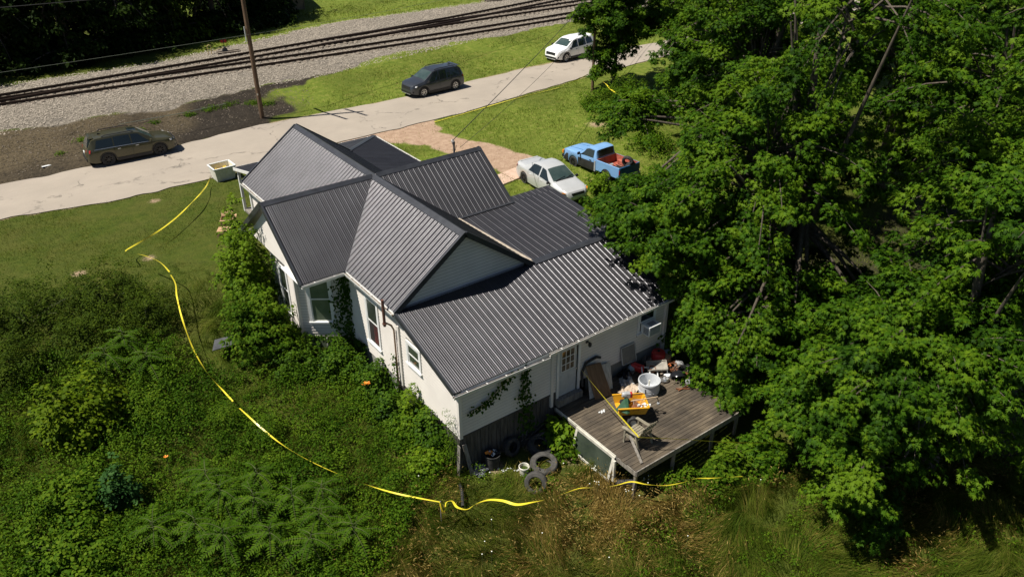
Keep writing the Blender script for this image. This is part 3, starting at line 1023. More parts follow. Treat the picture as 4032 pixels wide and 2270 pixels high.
# right wall of the addition, front walls and other hidden walls
siding_wall((6.55, -9.8), (6.55, -2.1), -1.2, [(0, 1.42), (3.4, 2.52), (7.7, 2.92)], boards=True)
siding_wall((6.55, -2.1), (4.75, -2.1), -.9, [(0, 2.95), (1.8, 2.95)], boards=False)
siding_wall((4.75, -2.2), (4.75, 2.65), -.7, [(0, 2.62), (.1, 2.95), (2.2, 4.60), (4.75, 2.75)], boards=False)
siding_wall((4.75, 2.65), (2.65, 2.65), -.5, [(0, 2.5), (2.1, 2.5)], boards=False)
siding_wall((2.65, 2.65), (2.65, 7.25), -.3, [(0, 2.6), (4.6, 2.6)], boards=False)
siding_wall((2.65, 7.25), (-2.65, 7.25), -.3, [(0, 2.65), (2.65, 4.58), (5.3, 2.65)], boards=False)
fw, a, t, n_ = siding_wall((-2.65, 7.25), (-2.65, 2.1), -.25, [(0, 2.56), (5.15, 2.56)], openings=[(1.0, 1.95, .3, 2.1)])
window(a, t, n_, 1.0, 1.95, .32, 2.1)
corner_post(-2.67, 7.25, -.3, 2.55, .12, mat='white_trim')
# bay at the left wing: gable face and two slanting sides
bay, a, t, n_ = siding_wall((-4.15, 1.0), (-4.15, -1.0), -.65, [(0, 2.56), (2, 2.56)], openings=[(.42, 1.30, -.02, 2.0)])
window(a, t, n_, .42, 1.30, 0.0, 2.0, 'glass')
cham, a, t, n_ = siding_wall((-4.15, -1.0), (-2.65, -2.1), -.65, [(0, 2.56), (1.86, 2.56)], openings=[(.36, 1.37, .02, 2.14)])
window(a, t, n_, .37, 1.36, .05, 2.12, 'green_glass')
siding_wall((-2.65, 2.1), (-4.15, 1.0), -.65, [(0, 2.56), (1.86, 2.56)], boards=False)
for x, y in ((-4.17, -1.02), (-4.17, 1.02), (-2.68, -2.10)):
    corner_post(x, y, -.68, 2.54, .11)
# gable triangles above
siding_wall((-4.40, 2.5), (-4.40, -2.5), ZE - .12, [(0, ZE - .1), (2.5, 4.52), (5, ZE - .1)], thick=.1)
siding_wall((-2.55, -6.22), (2.66, -6.22), 2.45, [(0, 2.75), (2.55, 4.62), (5.21, 2.75)], thick=.1)
# foundation below the bay with a basement window
mb = MB()
mb.prism([(-4.12, 1.0, -.66), (-4.12, -1.0, -.66), (-2.68, -2.06, -.66), (-2.2, -2.06, -.66), (-2.2, 1.0, -.66)], (0, 0, -1.2))
mb.build('foundation', MT['concrete'], house, True)
mb = MB()
mb.box((.1, -4.0, -1.2), (5.4, 11.4, 1.4)); mb.box((1.95, -5.9, -1.25), (9.05, 7.6, 1.5)); mb.box((0, 3.6, -.55), (5.2, 7.2, .9)); mb.box((3.5, 0, -.8), (2.3, 5.1, .8))
mb.build('foundation', MT['concrete'], house, True)
a = Vector((-4.15, -1.0, 0)); t = (Vector((-2.65, -2.1, 0)) - a).normalized(); n_ = Vector((t.y, -t.x, 0))
mb = MB()
mb.prism([a + t * .55 + n_ * -.02 + Vector((0, 0, -1.45)), a + t * 1.25 + n_ * -.02 + Vector((0, 0, -1.45)), a + t * 1.25 + n_ * -.02 + Vector((0, 0, -.75)), a + t * .55 + n_ * -.02 + Vector((0, 0, -.75))], n_ * .02)
bw = mb.build('basement_window', MT['green_glass'], house, True)
mb = MB()
for s in (.53, .9, 1.25):
    mb.prism([a + t * (s - .02) + n_ * .001 + Vector((0, 0, -1.47)), a + t * (s + .02) + n_ * .001 + Vector((0, 0, -1.47)), a + t * (s + .02) + n_ * .001 + Vector((0, 0, -.72)), a + t * (s - .02) + n_ * .001 + Vector((0, 0, -.72))], n_ * .03)
k = mb.build('frame', MT['white_trim'], bw); k.location = -(bw.location + HB)
# weathered board skirting under the lean-to
x = -2.66
while x < 1.2:
    w = random.uniform(.13, .19)
    mb = MB(); mb.box((x + w / 2, -9.79 + random.uniform(-.012, .012), -1.31), (w - .012, .03, 1.66))
    mb.build('skirt_board', MT['skirt_wood'], house, True); x += w
y = -9.78
while y < -5.8:
    w = random.uniform(.13, .19)
    mb = MB(); mb.box((-2.655 + random.uniform(-.01, .01), y + w / 2, -1.3), (.03, w - .012, 1.62))
    mb.build('skirt_board', MT['skirt_wood'], house, True); y += w
# drip board under the siding
trim((-2.66, -9.83, -.49), (1.1, -9.83, -.49), .02, .05, 'drip_board', MT['skirt_wood'])

# back door
def PR(s, o, z): return rear_a + rear_t * s + rear_n * o + Vector((0, 0, z))
mb = MB()
for (x0, x1, y0, y1) in [(4.0, 4.09, -.76, 1.33), (4.95, 5.05, -.76, 1.33), (4.09, 4.95, 1.24, 1.33)]:
    mb.prism([PR(x0, 0, y0), PR(x1, 0, y0), PR(x1, 0, y1), PR(x0, 0, y1)], rear_n * .05)
mb.build('door_frame', MT['white_trim'], house, True)
mb = MB(); mb.prism([PR(4.09, 0.0, -.74), PR(4.88, 0.0, -.74), PR(4.88, 0.0, 1.24), PR(4.09, 0.0, 1.24)], rear_n * .022)
door = mb.build('door', simple('grey_white_door_paint', (.40, .43, .44), (.50, .53, .54), 3, .5), house, True)


def dsub(mb, name, mat):
    o = mb.build(name, mat, door); o.location = -(door.location + HB); return o


mb = MB(); mb.prism([PR(4.2, .022, .28), PR(4.77, .022, .28), PR(4.77, .022, 1.12), PR(4.2, .022, 1.12)], rear_n * .006)
dsub(mb, 'door_glass', simple('door_glass', (.05, .045, .035), (.16, .13, .09), 2.0, .1, spec=.7))
mb = MB()
for i in range(4):
    x0 = 4.2 + .19 * i - .012
    mb.prism([PR(x0, .028, .28), PR(x0 + .024, .028, .28), PR(x0 + .024, .028, 1.12), PR(x0, .028, 1.12)], rear_n * .012)
for j in range(4):
    z0 = .28 + .28 * j - .012
    mb.prism([PR(4.19, .029, z0), PR(4.79, .029, z0), PR(4.79, .029, z0 + .024), PR(4.19, .029, z0 + .024)], rear_n * .012)
dsub(mb, 'muntin_grid', MT['white_trim'])
for (x0, x1) in ((4.19, 4.44), (4.53, 4.78)):
    mb = MB(); mb.prism([PR(x0, .022, -.58), PR(x1, .022, -.58), PR(x1, .022, .16), PR(x0, .022, .16)], rear_n * .008)
    dsub(mb, 'door_panel', door.data.materials[0])
mb = MB(); mb.lathe([(0.0, .05), (.028, .05), (.032, .03), (.012, .02), (.012, 0)], 10, Matrix.Translation(PR(4.84, .022, .2)) @ Matrix.Rotation(R(90), 4, 'X'))
dsub(mb, 'door_handle', MT['steel'])
mb = MB(); mb.prism([PR(4.88, 0.0, -.74), PR(4.95, 0.0, -.74), PR(4.95, 0.0, 1.24), PR(4.88, 0.0, 1.24)], rear_n * .008)
mb.build('door_gap', MT['dark_interior'], house, True)
mb = MB(); mb.box((1.87, -9.88, -.90), (1.1, .28, .27))
mb.build('door_step', MT['grey_wood'], house, True)
# wall lamp by the door
mb = MB(); mb.box((2.68, -9.83, 1.12), (.10, .04, .14)); mb.bar((2.68, -9.85, 1.10), (2.66, -9.99, 1.16), .025)
mb.lathe([(.02, .06), (.06, .03), (.065, -.05), (.05, -.10), (0, -.11)], 10, Matrix.Translation((2.66, -10.0, 1.10)))
mb.build('wall_lamp', MT['black_plastic'], house, True)

# vent pipe at the eave and downpipe
mb = MB(); mb.tube([(-3.03, -5.96, 1.95), (-3.03, -5.96, 2.98)], .05, 10)
mb.lathe([(.05, 0), (.075, .0), (.075, .06), (.05, .06)], 10, Matrix.Translation((-3.03, -5.96, 2.02)))
mb.build('vent_pipe', MT['copper_red'], house, True)
mb = MB(); mb.tube([(-2.96, -5.98, 2.05), (-2.80, -5.98, 1.90), (-2.72, -5.98, 1.70), (-2.72, -5.98, .2), (-2.73, -6.0, -1.6)], .032, 8)
mb.build('downpipe', simple('tan_rusty_pipe', (.22, .13, .075), (.34, .24, .16), 5, .7), house, True)
# service mast with weatherhead
mb = MB(); mb.tube([(4.7, 1.5, 3.3), (4.7, 1.5, 4.5)], .045, 8); mb.tube([(4.7, 1.5, 4.46), (4.7, 1.52, 4.60), (4.72, 1.62, 4.64), (4.74, 1.7, 4.56)], [.05, .075, .07, .04], 8)
mb.tube([(4.72, 1.66, 4.56), (4.8, 1.6, 4.35), (4.76, 1.5, 4.22), (4.86, 1.55, 4.42)], .014, 6)
mb.build('service_mast', simple('grey_mast_metal', (.12, .11, .10), (.2, .19, .18), 6, .5, .4), house, True)
# porch posts and floor
for (x, y) in ((5.15, 10.25), (2.6, 10.25), (.2, 10.25), (-2.15, 10.25), (5.15, 7.0), (5.15, 3.6)):
    mb = MB(); mb.box((x, y, 1.15), (.12, .12, 2.2)); mb.build('porch_post', MT['white_trim'], house, True)
mb = MB(); mb.box((1.5, 8.8, .1), (7.4, 3.0, .12)); mb.box((3.95, 5.0, .1), (2.6, 4.6, .12)); mb.build('porch_floor', MT['grey_wood'], house, True)

# ---- window air conditioner (rests in the window)
ac = thing('air_conditioner', 'white window air conditioner sticking out of the back wall', 'air conditioner', (5.62, -10.03, .42))
mb = MB(); mb.box((0, 0, .21), (.60, .44, .40)); mb.build('case', MT['white_plastic'], ac, bevel=.012)
mb = MB()
for i in range(9):
    mb.box((0, -.224, .06 + i * .036), (.50, .008, .012))
mb.build('rear_grille', simple('grey_grille', (.10, .10, .10), None, rough=.6), ac)
for sx in (-.302, .302):
    mb = MB()
    for i in range(8):
        mb.box((sx, -.06, .08 + i * .034), (.006, .26, .014))
    mb.build('side_vent', simple('dark_vent', (.05, .05, .05), None, rough=.6), ac)
mb = MB(); mb.box((0, -.02, .413), (.34, .2, .006)); mb.build('top_vent', simple('top_vent_grey', (.28, .28, .28), None, rough=.6), ac)

# ================================================================ RAILWAY
def smooth_path(pts, step=.55):
    pts = np.array(pts, float)
    d = np.r_[0, np.cumsum(np.hypot(*np.diff(pts, axis=0).T))]
    # Catmull-Rom style smoothing by cubic Hermite
    t = np.arange(0, d[-1], step)
    m = np.gradient(pts, d, axis=0)
    i = np.clip(np.searchsorted(d, t, 'right') - 1, 0, len(d) - 2)
    h = d[i + 1] - d[i]; s = (t - d[i]) / h
    s = s[:, None]; h = h[:, None]
    return (2 * s**3 - 3 * s**2 + 1) * pts[i] + (s**3 - 2 * s**2 + s) * h * m[i] + (-2 * s**3 + 3 * s**2) * pts[i + 1] + (s**3 - s**2) * h * m[i + 1]


TRACK_Z = .90
tie_me = None


def track(label, pts, tie_range, tie_len=2.6):
    global tie_me
    p = smooth_path(pts)
    tr = thing('railway_track', label, 'railway track', (p[0][0], p[0][1], TRACK_Z), group='railway tracks beyond the road')
    base = Vector(tr.location)
    tan = unit(np.gradient(p, axis=0)); nor = np.stack([-tan[:, 1], tan[:, 0]], 1)
    for sgn in (1, -1):
        mb = MB(); q = p + nor * sgn * .753
        prof = [(-.07, .0), (.07, .0), (.07, .015), (.012, .03), (.012, .12), (.036, .13), (.036, .165), (-.036, .165), (-.036, .13), (-.012, .12), (-.012, .03), (-.07, .015)]
        n = len(prof); vs = []; fs = []
        for (x, y), (nx_, ny_) in zip(q, nor):
            for (a, z) in prof:
                vs.append((x + nx_ * a - base.x, y + ny_ * a - base.y, z + .06))
        for i in range(len(q) - 1):
            for k in range(n):
                k2 = (k + 1) % n
                fs.append((i * n + k, i * n + k2, (i + 1) * n + k2, (i + 1) * n + k))
        mb.add(vs, fs); mb.build('rail', MT['rail_steel'], tr)
    if tie_me is None:
        mb = MB(); mb.box((0, 0, 0), (.22, tie_len, .16)); o = mb.build('tie', MT['tie_wood'], None, bevel=.012); tie_me = o.data; bpy.data.objects.remove(o)
    for (x, y), (tx, ty) in zip(p, tan):
        if not (tie_range[0] < x < tie_range[1]): continue
        o = bpy.data.objects.new('tie', tie_me); C.objects.link(o); o.parent = tr
        o.location = (x - base.x, y - base.y, -.03 + random.uniform(-.03, .02)); o.rotation_euler = (0, 0, math.atan2(ty, tx) + random.uniform(-.03, .03))
        # tie plates
    return tr


track('railway track nearest the road', [(-45, 37.0), (-17.5, 34.95), (-9.8, 34.5), (3.2, 33.85), (14.2, 33.2), (26, 32.75), (38.7, 32.6), (60, 33.6), (100, 37)], (-13, 50))
track('middle railway track joining the nearest track at the left', [(-45, 36.2), (-17.5, 35.05), (-9.7, 35.3), (3.9, 36.05), (16.1, 36.85), (28, 36.95), (42.3, 36.7), (60, 37.2), (100, 41)], (-13, 54))
track('farthest railway track branching off the middle one', [(14.0, 36.9), (20, 37.15), (26, 37.65), (34, 38.65), (45.5, 40.3), (60, 42.4), (100, 48)], (19, 58))


def switch_stand(label, loc, rz, red):
    t = thing('switch_stand', label, 'switch stand', loc, (0, 0, rz))
    mb = MB(); mb.box((0, 0, .10), (1.8, .22, .16)); mb.box((0, .5, .10), (1.8, .22, .16)); mb.build('head_tie', MT['tie_wood'], t)
    mb = MB(); mb.box((-.25, .25, .28), (.45, .40, .22), taper=.7); mb.lathe([(.10, .38), (.10, .52), (.05, .56), (.0, .56)], 10, Matrix.Translation((-.25, .25, 0)))
    mb.build('gear_case', MT['black_trim'], t)
    mb = MB(); mb.tube([(-.25, .25, .5), (-.25, .25, 1.15)], .028, 8); mb.build('mast', MT['black_trim'], t)
    mb = MB(); mb.tube([(-.3, .25, .45), (-.7, .25, .42), (-1.0, .25, .30), (-1.3, .25, .32)], .022, 6)
    mb.tube([(-1.3, .25, .05), (-1.3, .25, .75), (-1.42, .25, .82), (-1.55, .25, .75), (-1.55, .25, .05)], .03, 8)
    mb.build('lever', simple('yellow_lever', (.52, .40, .16), None, rough=.6), t)
    if red:
        mb = MB(); mb.prism([(-.45, .27, .85), (-.05, .27, .85), (-.05, .27, 1.05), (-.45, .27, 1.05)], (0, .02, 0))
        mb.prism([(-.48, .25, .88), (-.44, .25, .84), (-.06, .25, .84), (-.02, .25, .88), (-.02, .25, 1.02), (-.06, .25, 1.06), (-.44, .25, 1.06), (-.48, .25, 1.02)], (0, .012, 0))
        mb.build('target', MT['red_plastic'], t)
    return t


switch_stand('railway switch stand with a red target by the track near the pole', (7.2, 38.6, .82), R(-8), True)
switch_stand('rusty yellow switch stand beside the farthest track', (36.6, 43.3, .82), R(-14), False)

# ================================================================ POLES AND WIRES
def pole(label, base, h, arms, r=.15):
    t = thing('utility_pole', label, 'utility pole', base, group='utility poles along the railway side of the road')
    mb = MB(); mb.tube([(0, 0, -.3), (.01, 0, h * .5), (.03, 0, h)], [r, r * .88, r * .7], 14); mb.build('shaft', MT['pole_wood'], t)
    for (z, half, ang) in arms:
        mb = MB(); d = Vector((math.cos(ang), math.sin(ang), 0))
        mb.bar(-d * half + Vector((.02, 0, z)), d * half + Vector((.02, 0, z)), .11, .12)
        a = mb.build('crossarm', MT['pole_wood'], t)
        for s in (-.93, -.45, .45, .93):
            mb = MB(); mb.lathe([(.02, .06), (.045, .08), (.05, .13), (.03, .17), (.05, .19), (.0, .22)], 8, Matrix.Translation(d * half * s + Vector((.02, 0, z))))
            mb.build('insulator', MT['offwhite_plastic'], a)
    return t


P1 = (3.9, 23.5, .02); P2 = (47.3, 33.0, .86)
p1 = pole('tall brown utility pole on the dirt bank across the road', P1, 11.6, [(7.85, 1.75, R(102)), (10.8, 1.2, R(102))])
mb = MB(); mb.tube([(-.2, -.02, 5.0), (-.2, -.02, 5.9)], .03, 8); mb.build('white_conduit', MT['white_plastic'], p1)
mb = MB(); mb.box((-.10, -.12, 1.7), (.08, .02, .12)); mb.build('pole_tag', MT['steel'], p1)
pole('distant utility pole seen through leaves beside the railway', P2, 11.6, [(7.85, 1.5, R(102)), (10.8, 1.2, R(102))])


def wire(label, a, b, sag, r=.012, mat='wire', n=28):
    a = Vector(a); b = Vector(b); pts = []
    for i in range(n + 1):
        t = i / n
        p = a.lerp(b, t); p.z -= sag * 4 * t * (1 - t); pts.append(p)
    mb = MB(); mb.tube(pts, r, 5)
    return tag(mb.build('overhead_wire', MT[mat]), label, 'wire')


arm = lambda P, half, s, z: (P[0] + math.cos(R(102)) * half * s, P[1] + math.sin(R(102)) * half * s, P[2] + z)
wire('black cable from the pole crossarm running right along the road', arm(P1, 1.75, .93, 8.0), arm(P2, 1.5, .93, 8.0), .5, .025)
wire('black cable from the pole crossarm running left', (-60, 27, 10.5), arm(P1, 1.75, .93, 8.0), .5, .022)
wire('pale telephone line passing the pole in front of the dark trees', (-55, 25.5, 6.0), (3.8, 23.35, 5.45), .5, .009, 'pale_wire')
wire('pale telephone line running right from the pole', (3.8, 23.35, 5.45), (47.2, 32.8, 6.2), .6, .009, 'pale_wire')
wire('thin service cable from the roof mast to the far pole', (4.74, 1.7, 4.6), (47.3, 32.9, 7.7), .45, .018)
wire('second thin service cable beside the roof mast cable', (5.0, 1.5, 4.3), (47.5, 32.6, 6.9), 1.3, .010)

# ================================================================ VEHICLES
def lerp(a, b, t): return a + (b - a) * t


class Car:
    """lofted car body. +x is forward. tables are [(x, value), ...] from rear to front"""
    def __init__(s, t, top, belt, plan, topw, wheels, Rw, sill=.22, arch=.05, crown=.03):
        s.t = t; s.top = top; s.belt = belt; s.plan = plan; s.topw = topw; s.wheels = wheels; s.Rw = Rw; s.sill = sill; s.arch = Rw + arch; s.crown = crown

    def f(s, tab, x): return float(np.interp(x, [p[0] for p in tab], [p[1] for p in tab]))

    def zb(s, x):
        z = s.sill
        for xw in s.wheels:
            d = abs(x - xw)
            if d < s.arch: z = max(z, s.Rw + math.sqrt(s.arch ** 2 - d * d) - .02)
        end = max(abs(x) - (s.L / 2 - .35), 0) / .35
        return z + .10 * end

    @property
    def L(s): return 2 * max(abs(s.top[0][0]), abs(s.top[-1][0]))

    def section(s, x):
        zb, zt, ze, w, wt = s.zb(x), s.f(s.top, x), s.f(s.belt, x), s.f(s.plan, x), s.f(s.topw, x)
        ze = min(ze, zt - .02)
        lo = lambda k: lerp(zb, ze, k)
        fl = .0 if zb < s.sill + .15 else .0
        return [(0, zb), (w * .80, zb), (w * .965, zb + .015), (w * .99, lo(.22)), (w, lo(.5)), (w * .995, lo(.78)), (w * .972, ze),
                (lerp(w * .965, wt, .5), lerp(ze, zt - s.crown, .52)), (wt, zt - s.crown), (wt * .90, zt - s.crown * .45), (wt * .5, zt - s.crown * .1), (0, zt)]

    def body(s, mat):
        L2 = s.L / 2
        xs = set(np.linspace(-L2, L2, 30).round(3))
        for tab in (s.top, s.belt, s.plan, s.topw): xs |= {round(p[0], 3) for p in tab}
        for xw in s.wheels:
            for k in np.linspace(-1, 1, 15): xs.add(round(xw + s.arch * float(k) * 1.001, 3))
        xs = sorted(xs); xs = [x for i, x in enumerate(xs) if i == 0 or x - xs[i - 1] > .004]
        mb = MB(); rows = []
        for x in xs:
            h = s.section(x)
            rows.append([(x, y, z) for (y, z) in h] + [(x, -y, z) for (y, z) in reversed(h[1:-1])])
        n = len(rows[0]); vs = [p for r in rows for p in r]; fs = []
        for i in range(len(rows) - 1):
            for k in range(n):
                k2 = (k + 1) % n
                fs.append((i * n + k, i * n + k2, (i + 1) * n + k2, (i + 1) * n + k))
        fs.append(tuple(range(n))); fs.append(tuple((len(rows) - 1) * n + k for k in reversed(range(n))))
        mb.add(vs, fs)
        o = mb.build('body', mat, s.t, smooth=38)
        mb = MB()
        for xw in s.wheels:
            mb.box((xw, 0, s.Rw + .06), (s.arch * 1.7, 1.0, s.Rw * 1.1))
        mb.build('wheel_well', MT['brake'], s.t)
        return o

    def side_pt(s, x, k, sgn, off=.008):
        ze, zt, w, wt = s.f(s.belt, x), s.f(s.top, x), s.f(s.plan, x), s.f(s.topw, x)
        ze = min(ze, zt - .02)
        A = (w * .972, ze); B = (lerp(w * .965, wt, .5), lerp(ze, zt - s.crown, .52)); D = (wt, zt - s.crown)
        if k < .5: y, z = lerp(A[0], B[0], k * 2), lerp(A[1], B[1], k * 2)
        else: y, z = lerp(B[0], D[0], k * 2 - 1), lerp(B[1], D[1], k * 2 - 1)
        return (x, (y + off) * sgn, z + off * .3)

    def side_patch(s, name, mat, x0, x1, lo, hi, k0=.06, k1=.90, sgns=(1, -1), n=6, off=.008):
        """glass patch; lo/hi shift its lower and upper corners: (x at bottom, x at top)"""
        for sg in sgns:
            mb = MB(); vs = []
            for i in range(n + 1):
                t = i / n
                for j in range(4):
                    k = lerp(k0, k1, j / 3)
                    x = lerp(lerp(x0, lo, j / 3), lerp(x1, hi, j / 3), t)
                    vs.append(s.side_pt(x, k, sg, off))
            fs = [(i * 4 + j, (i + 1) * 4 + j, (i + 1) * 4 + j + 1, i * 4 + j + 1) for i in range(n) for j in range(3)]
            mb.add(vs, fs); mb.build(name, MT[mat], s.t, smooth=60)

    def top_patch(s, name, mat, x0, x1, wk0=.93, wk1=.93, off=.012, n=5):
        """patch lying on the upper surface between stations x0 and x1 (glass)"""
        mb = MB(); vs = []
        for i in range(n + 1):
            x = lerp(x0, x1, i / n)
            zt, wt = s.f(s.top, x), s.f(s.topw, x) * lerp(wk0, wk1, i / n)
            dz = (s.f(s.top, x + .02) - s.f(s.top, x - .02)) / .04
            nx_, nz_ = -dz / math.hypot(1, dz), 1 / math.hypot(1, dz)
            for j in range(-3, 4):
                y = wt * j / 3
                z = zt - s.crown * (abs(j / 3) ** 2.2)
                vs.append((x + nx_ * off, y, z + nz_ * off))
        fs = [(i * 7 + j, (i + 1) * 7 + j, (i + 1) * 7 + j + 1, i * 7 + j + 1) for i in range(n) for j in range(6)]
        mb.add(vs, fs); mb.build(name, MT[mat], s.t, smooth=60)

    def wheels_build(s, rim_mat, spokes=6, width=.22, rr=.62, cover=False):
        mb = MB(); Rw = s.Rw; rw = Rw * rr
        prof = [(rw, -width * .42), (rw + .03, -width * .5), (Rw - .03, -width * .5), (Rw, -width * .36), (Rw, width * .36), (Rw - .03, width * .5), (rw + .03, width * .5), (rw, width * .42), (rw - .01, width * .2), (rw - .01, -width * .2), (rw, -width * .42)]
        M = Matrix.Rotation(R(90), 4, 'X')
        mb.lathe(prof, 28, M); tyre = mb.build('wheel', MT['rubber'], None, smooth=40); tm = tyre.data; bpy.data.objects.remove(tyre)
        mb = MB(); y = -width * .36
        mb.lathe([(0, .0), (rw * .95, .0)], 24, Matrix.Translation((0, y + .05, 0)) @ M)
        o = mb.build('hub_disc', MT['brake']); hm = o.data; bpy.data.objects.remove(o)
        mb = MB()
        mb.lathe([(rw * .86, -.02), (rw * .86, .02), (rw + .004, .03), (rw + .004, .0)], 24, Matrix.Translation((0, y, 0)) @ M)
        mb.lathe([(0, .03), (rw * .2, .028), (rw * .24, .0)], 14, Matrix.Translation((0, y, 0)) @ M)
        for k in range(spokes):
            a = 2 * math.pi * k / spokes
            d = Vector((math.cos(a), 0, math.sin(a)))
            mb.bar(d * rw * .12 + Vector((0, y - .012, 0)), d * rw * .9 + Vector((0, y - .008, 0)), rw * (.30 if cover else .2), .02, up=(0, 1, 0))
        o = mb.build('rim', MT[rim_mat]); rm = o.data; bpy.data.objects.remove(o)
        for xw in s.wheels:
            for sg in (1, -1):
                w = bpy.data.objects.new('wheel', tm); C.objects.link(w); w.parent = s.t
                yy = s.f(s.plan, xw) - width * .5 - .012
                w.location = (xw, yy * sg, Rw)
                if sg > 0: w.rotation_euler = (0, 0, math.pi)
                for nm, me in (('rim', rm), ('hub_disc', hm)):
                    q = bpy.data.objects.new(nm, me); C.objects.link(q); q.parent = w

    def seams(s, xs, z0=.32, z1k=.97):
        for x in xs:
            for sg in (1, -1):
                mb = MB(); pts = []
                ze = s.f(s.belt, x); w = s.f(s.plan, x); zb = max(s.zb(x), z0)
                for k in (.0, .22, .5, .78, 1):
                    z = lerp(zb, ze, k); ww = w * float(np.interp(k, [0, .22, .5, .78, 1], [.965, .99, 1, .995, .972]))
                    pts.append((x, (ww + .001) * sg, z))
                mb.tube(pts, .006, 4); mb.build('door_seam', MT['black_trim'], s.t)

    def box(s, name, mat, c, d, bevel=.01, mirror=True, rot=None):
        for sg in ((1, -1) if mirror else (1,)):
            mb = MB(); rr = rot
            if rot is not None and sg < 0: rr = -rot
            mb.box((c[0], c[1] * sg, c[2]), d, rr); mb.build(name, MT[mat], s.t, bevel=bevel)

    def plate(s, name, mat, x, y0, y1, z0, z1, thick=.02, tilt=0.0):
        mb = MB(); sx = 1 if x > 0 else -1
        mb.prism([(x, y0, z0), (x, y1, z0), (x - tilt * sx, y1, z1), (x - tilt * sx, y0, z1)], (thick * sx, 0, 0)); return mb.build(name, MT[mat], s.t)


def crossover(name, label, loc, rz, mat, L=4.6, W=1.86, Hh=1.68, wb=2.69, Rw=.36, rim='alloy', long_roof=False, group=None, rails=True, spokes=6, nose=.0, lights='headlight', white=False):
    """hatchback-style SUV or wagon"""
    t = thing(name, label, 'car', loc, (0, 0, rz), group)
    h = L / 2; w = W / 2
    xr, xf = -wb / 2 - .02, wb / 2 + .02
    # cabin
    if long_roof:
        top = [(-h, .74), (-h + .06, .98), (-h + .14, 1.10), (-h + .40, Hh - .10), (-h + .62, Hh - .03), (-.6, Hh), (.25, Hh - .03), (.52, Hh - .09), (1.18, 1.10), (1.32, 1.045), (h - .42, .94), (h - .16, .86), (h - .04, .72), (h, .56)]
    else:
        top = [(-h, .74), (-h + .06, .98), (-h + .14, 1.14), (-h + .36, Hh - .16), (-h + .52, Hh - .05), (-.6, Hh), (.10, Hh - .02), (.42, Hh - .08), (1.14, 1.16), (1.28, 1.09), (h - .40, .99), (h - .15, .90), (h - .04, .76), (h, .56)]
    belt = [(-h, .70), (-h + .3, 1.00), (-1.2, 1.0), (.6, .955), (1.2, .93), (h - .5, .86), (h - .15, .78), (h, .54)]
    plan = [(-h, w * .76), (-h + .12, w * .90), (-h + .45, w * .97), (-.6, w), (.7, w), (h - .6, w * .97), (h - .25, w * .88), (h - .08, w * .74), (h, w * .58)]
    topw = [(-h, w * .70), (-h + .14, w * .78), (-h + .5, w * .70), (-.5, w * .73), (.4, w * .70), (1.2, w * .84), (h - .5, w * .86), (h - .2, w * .78), (h, w * .54)]
    c = Car(t, top, belt, plan, topw, (xr, xf), Rw, sill=.24)
    c.body(mat)
    c.wheels_build(rim, spokes)
    c.top_patch('windshield', 'windshield', 1.14 if not long_roof else 1.17, .46 if not long_roof else .55)
    c.top_patch('rear_window', 'car_glass', -h + .16, -h + .40, .86, .86)
    c.side_patch('side_window', 'car_glass', .02, .98, .02, .44, .08, .88)
    c.side_patch('side_window', 'car_glass', -.93, -.06, -.90, -.06, .08, .88)
    c.side_patch('side_window', 'car_glass', -h + .50, -1.0, -h + .66, -.97, .12, .84)
    if long_roof:      # bright strip round the glass
        c.side_patch('window_trim', 'steel', -h + .44, 1.05, -h + .44, 1.05, .015, .055, off=.010)
    c.seams((-.98, -.02, 1.02))
    for x in (-.72, .24): c.box('door_handle', 'steel' if long_roof else ('black_trim' if white else 'charcoal_paint'), (x, w * .997, .88), (.17, .03, .035))
    for sg in (1, -1):
        mb = MB(); mb.box((1.0, sg * (w + .09), 1.05), (.12, .20, .14), taper=.8); mb.bar((1.02, sg * w * .94, 1.0), (1.0, sg * (w + .04), 1.02), .05, .04)
        mb.build('mirror', MT['black_trim'] if white or not long_roof else mat, t, bevel=.012)
    # lower cladding, bumpers
    for sg in (1, -1):
        mb = MB(); mb.bar((xr + Rw + .1, sg * (w * .985), .30), (xf - Rw - .1, sg * (w * .985), .30), .04, .17); mb.build('side_sill', MT['black_trim'], t)
        for xw in (xr, xf):
            mb = MB(); n = 12; vs = []
            for i in range(n + 1):
                a = math.pi * i / n; 
                for rr_ in (c.arch - .015, c.arch + .05):
                    x = xw + math.cos(a) * rr_; z = Rw + math.sin(a) * rr_ - .02
                    k = min(max((z - c.sill) / (.95 - c.sill), 0), 1)
                    ww = c.f(c.plan, x) * float(np.interp(k, [0, .22, .5, .78, 1], [.965, .99, 1, .995, .972]))
                    vs.append((x, sg * (ww + .012), z))
            mb.add(vs, [(2 * i, 2 * i + 2, 2 * i + 3, 2 * i + 1) for i in range(n)]); mb.build('wheel_arch', MT['black_trim'], t)
    # front: grille, lamps, bumper
    c.plate('grille', 'black_trim', h - .055, -.50, .50, .58, .80, .05, .03)
    c.plate('lower_grille', 'black_trim', h - .05, -.58, .58, .33, .46, .06)
    c.plate('skid_plate', 'grey_metal' if not white else 'white_paint', h - .07, -.5, .5, .27, .32, .06)
    for sg in (1, -1):
        mb = MB()
        mb.prism([(h - .10, sg * w * .56, .70), (h - .36, sg * w * .93, .76), (h - .44, sg * w * .95, .86), (h - .16, sg * w * .58, .80)], (.05, .012 * sg, .028)); mb.build('headlight', MT[lights], t)
        mb = MB(); mb.box((h - .17, sg * w * .74, .45), (.10, .12, .12), -.5 * sg); mb.build('fog_lamp', MT['black_trim'], t)
        mb = MB(); mb.prism([(-h + .05, sg * w * .55, .88), (-h + .20, sg * w * .93, .86), (-h + .26, sg * w * .93, 1.02), (-h + .10, sg * w * .58, 1.02)], (-.03, .02 * sg, .0)); mb.build('taillight', MT['taillight'], t)
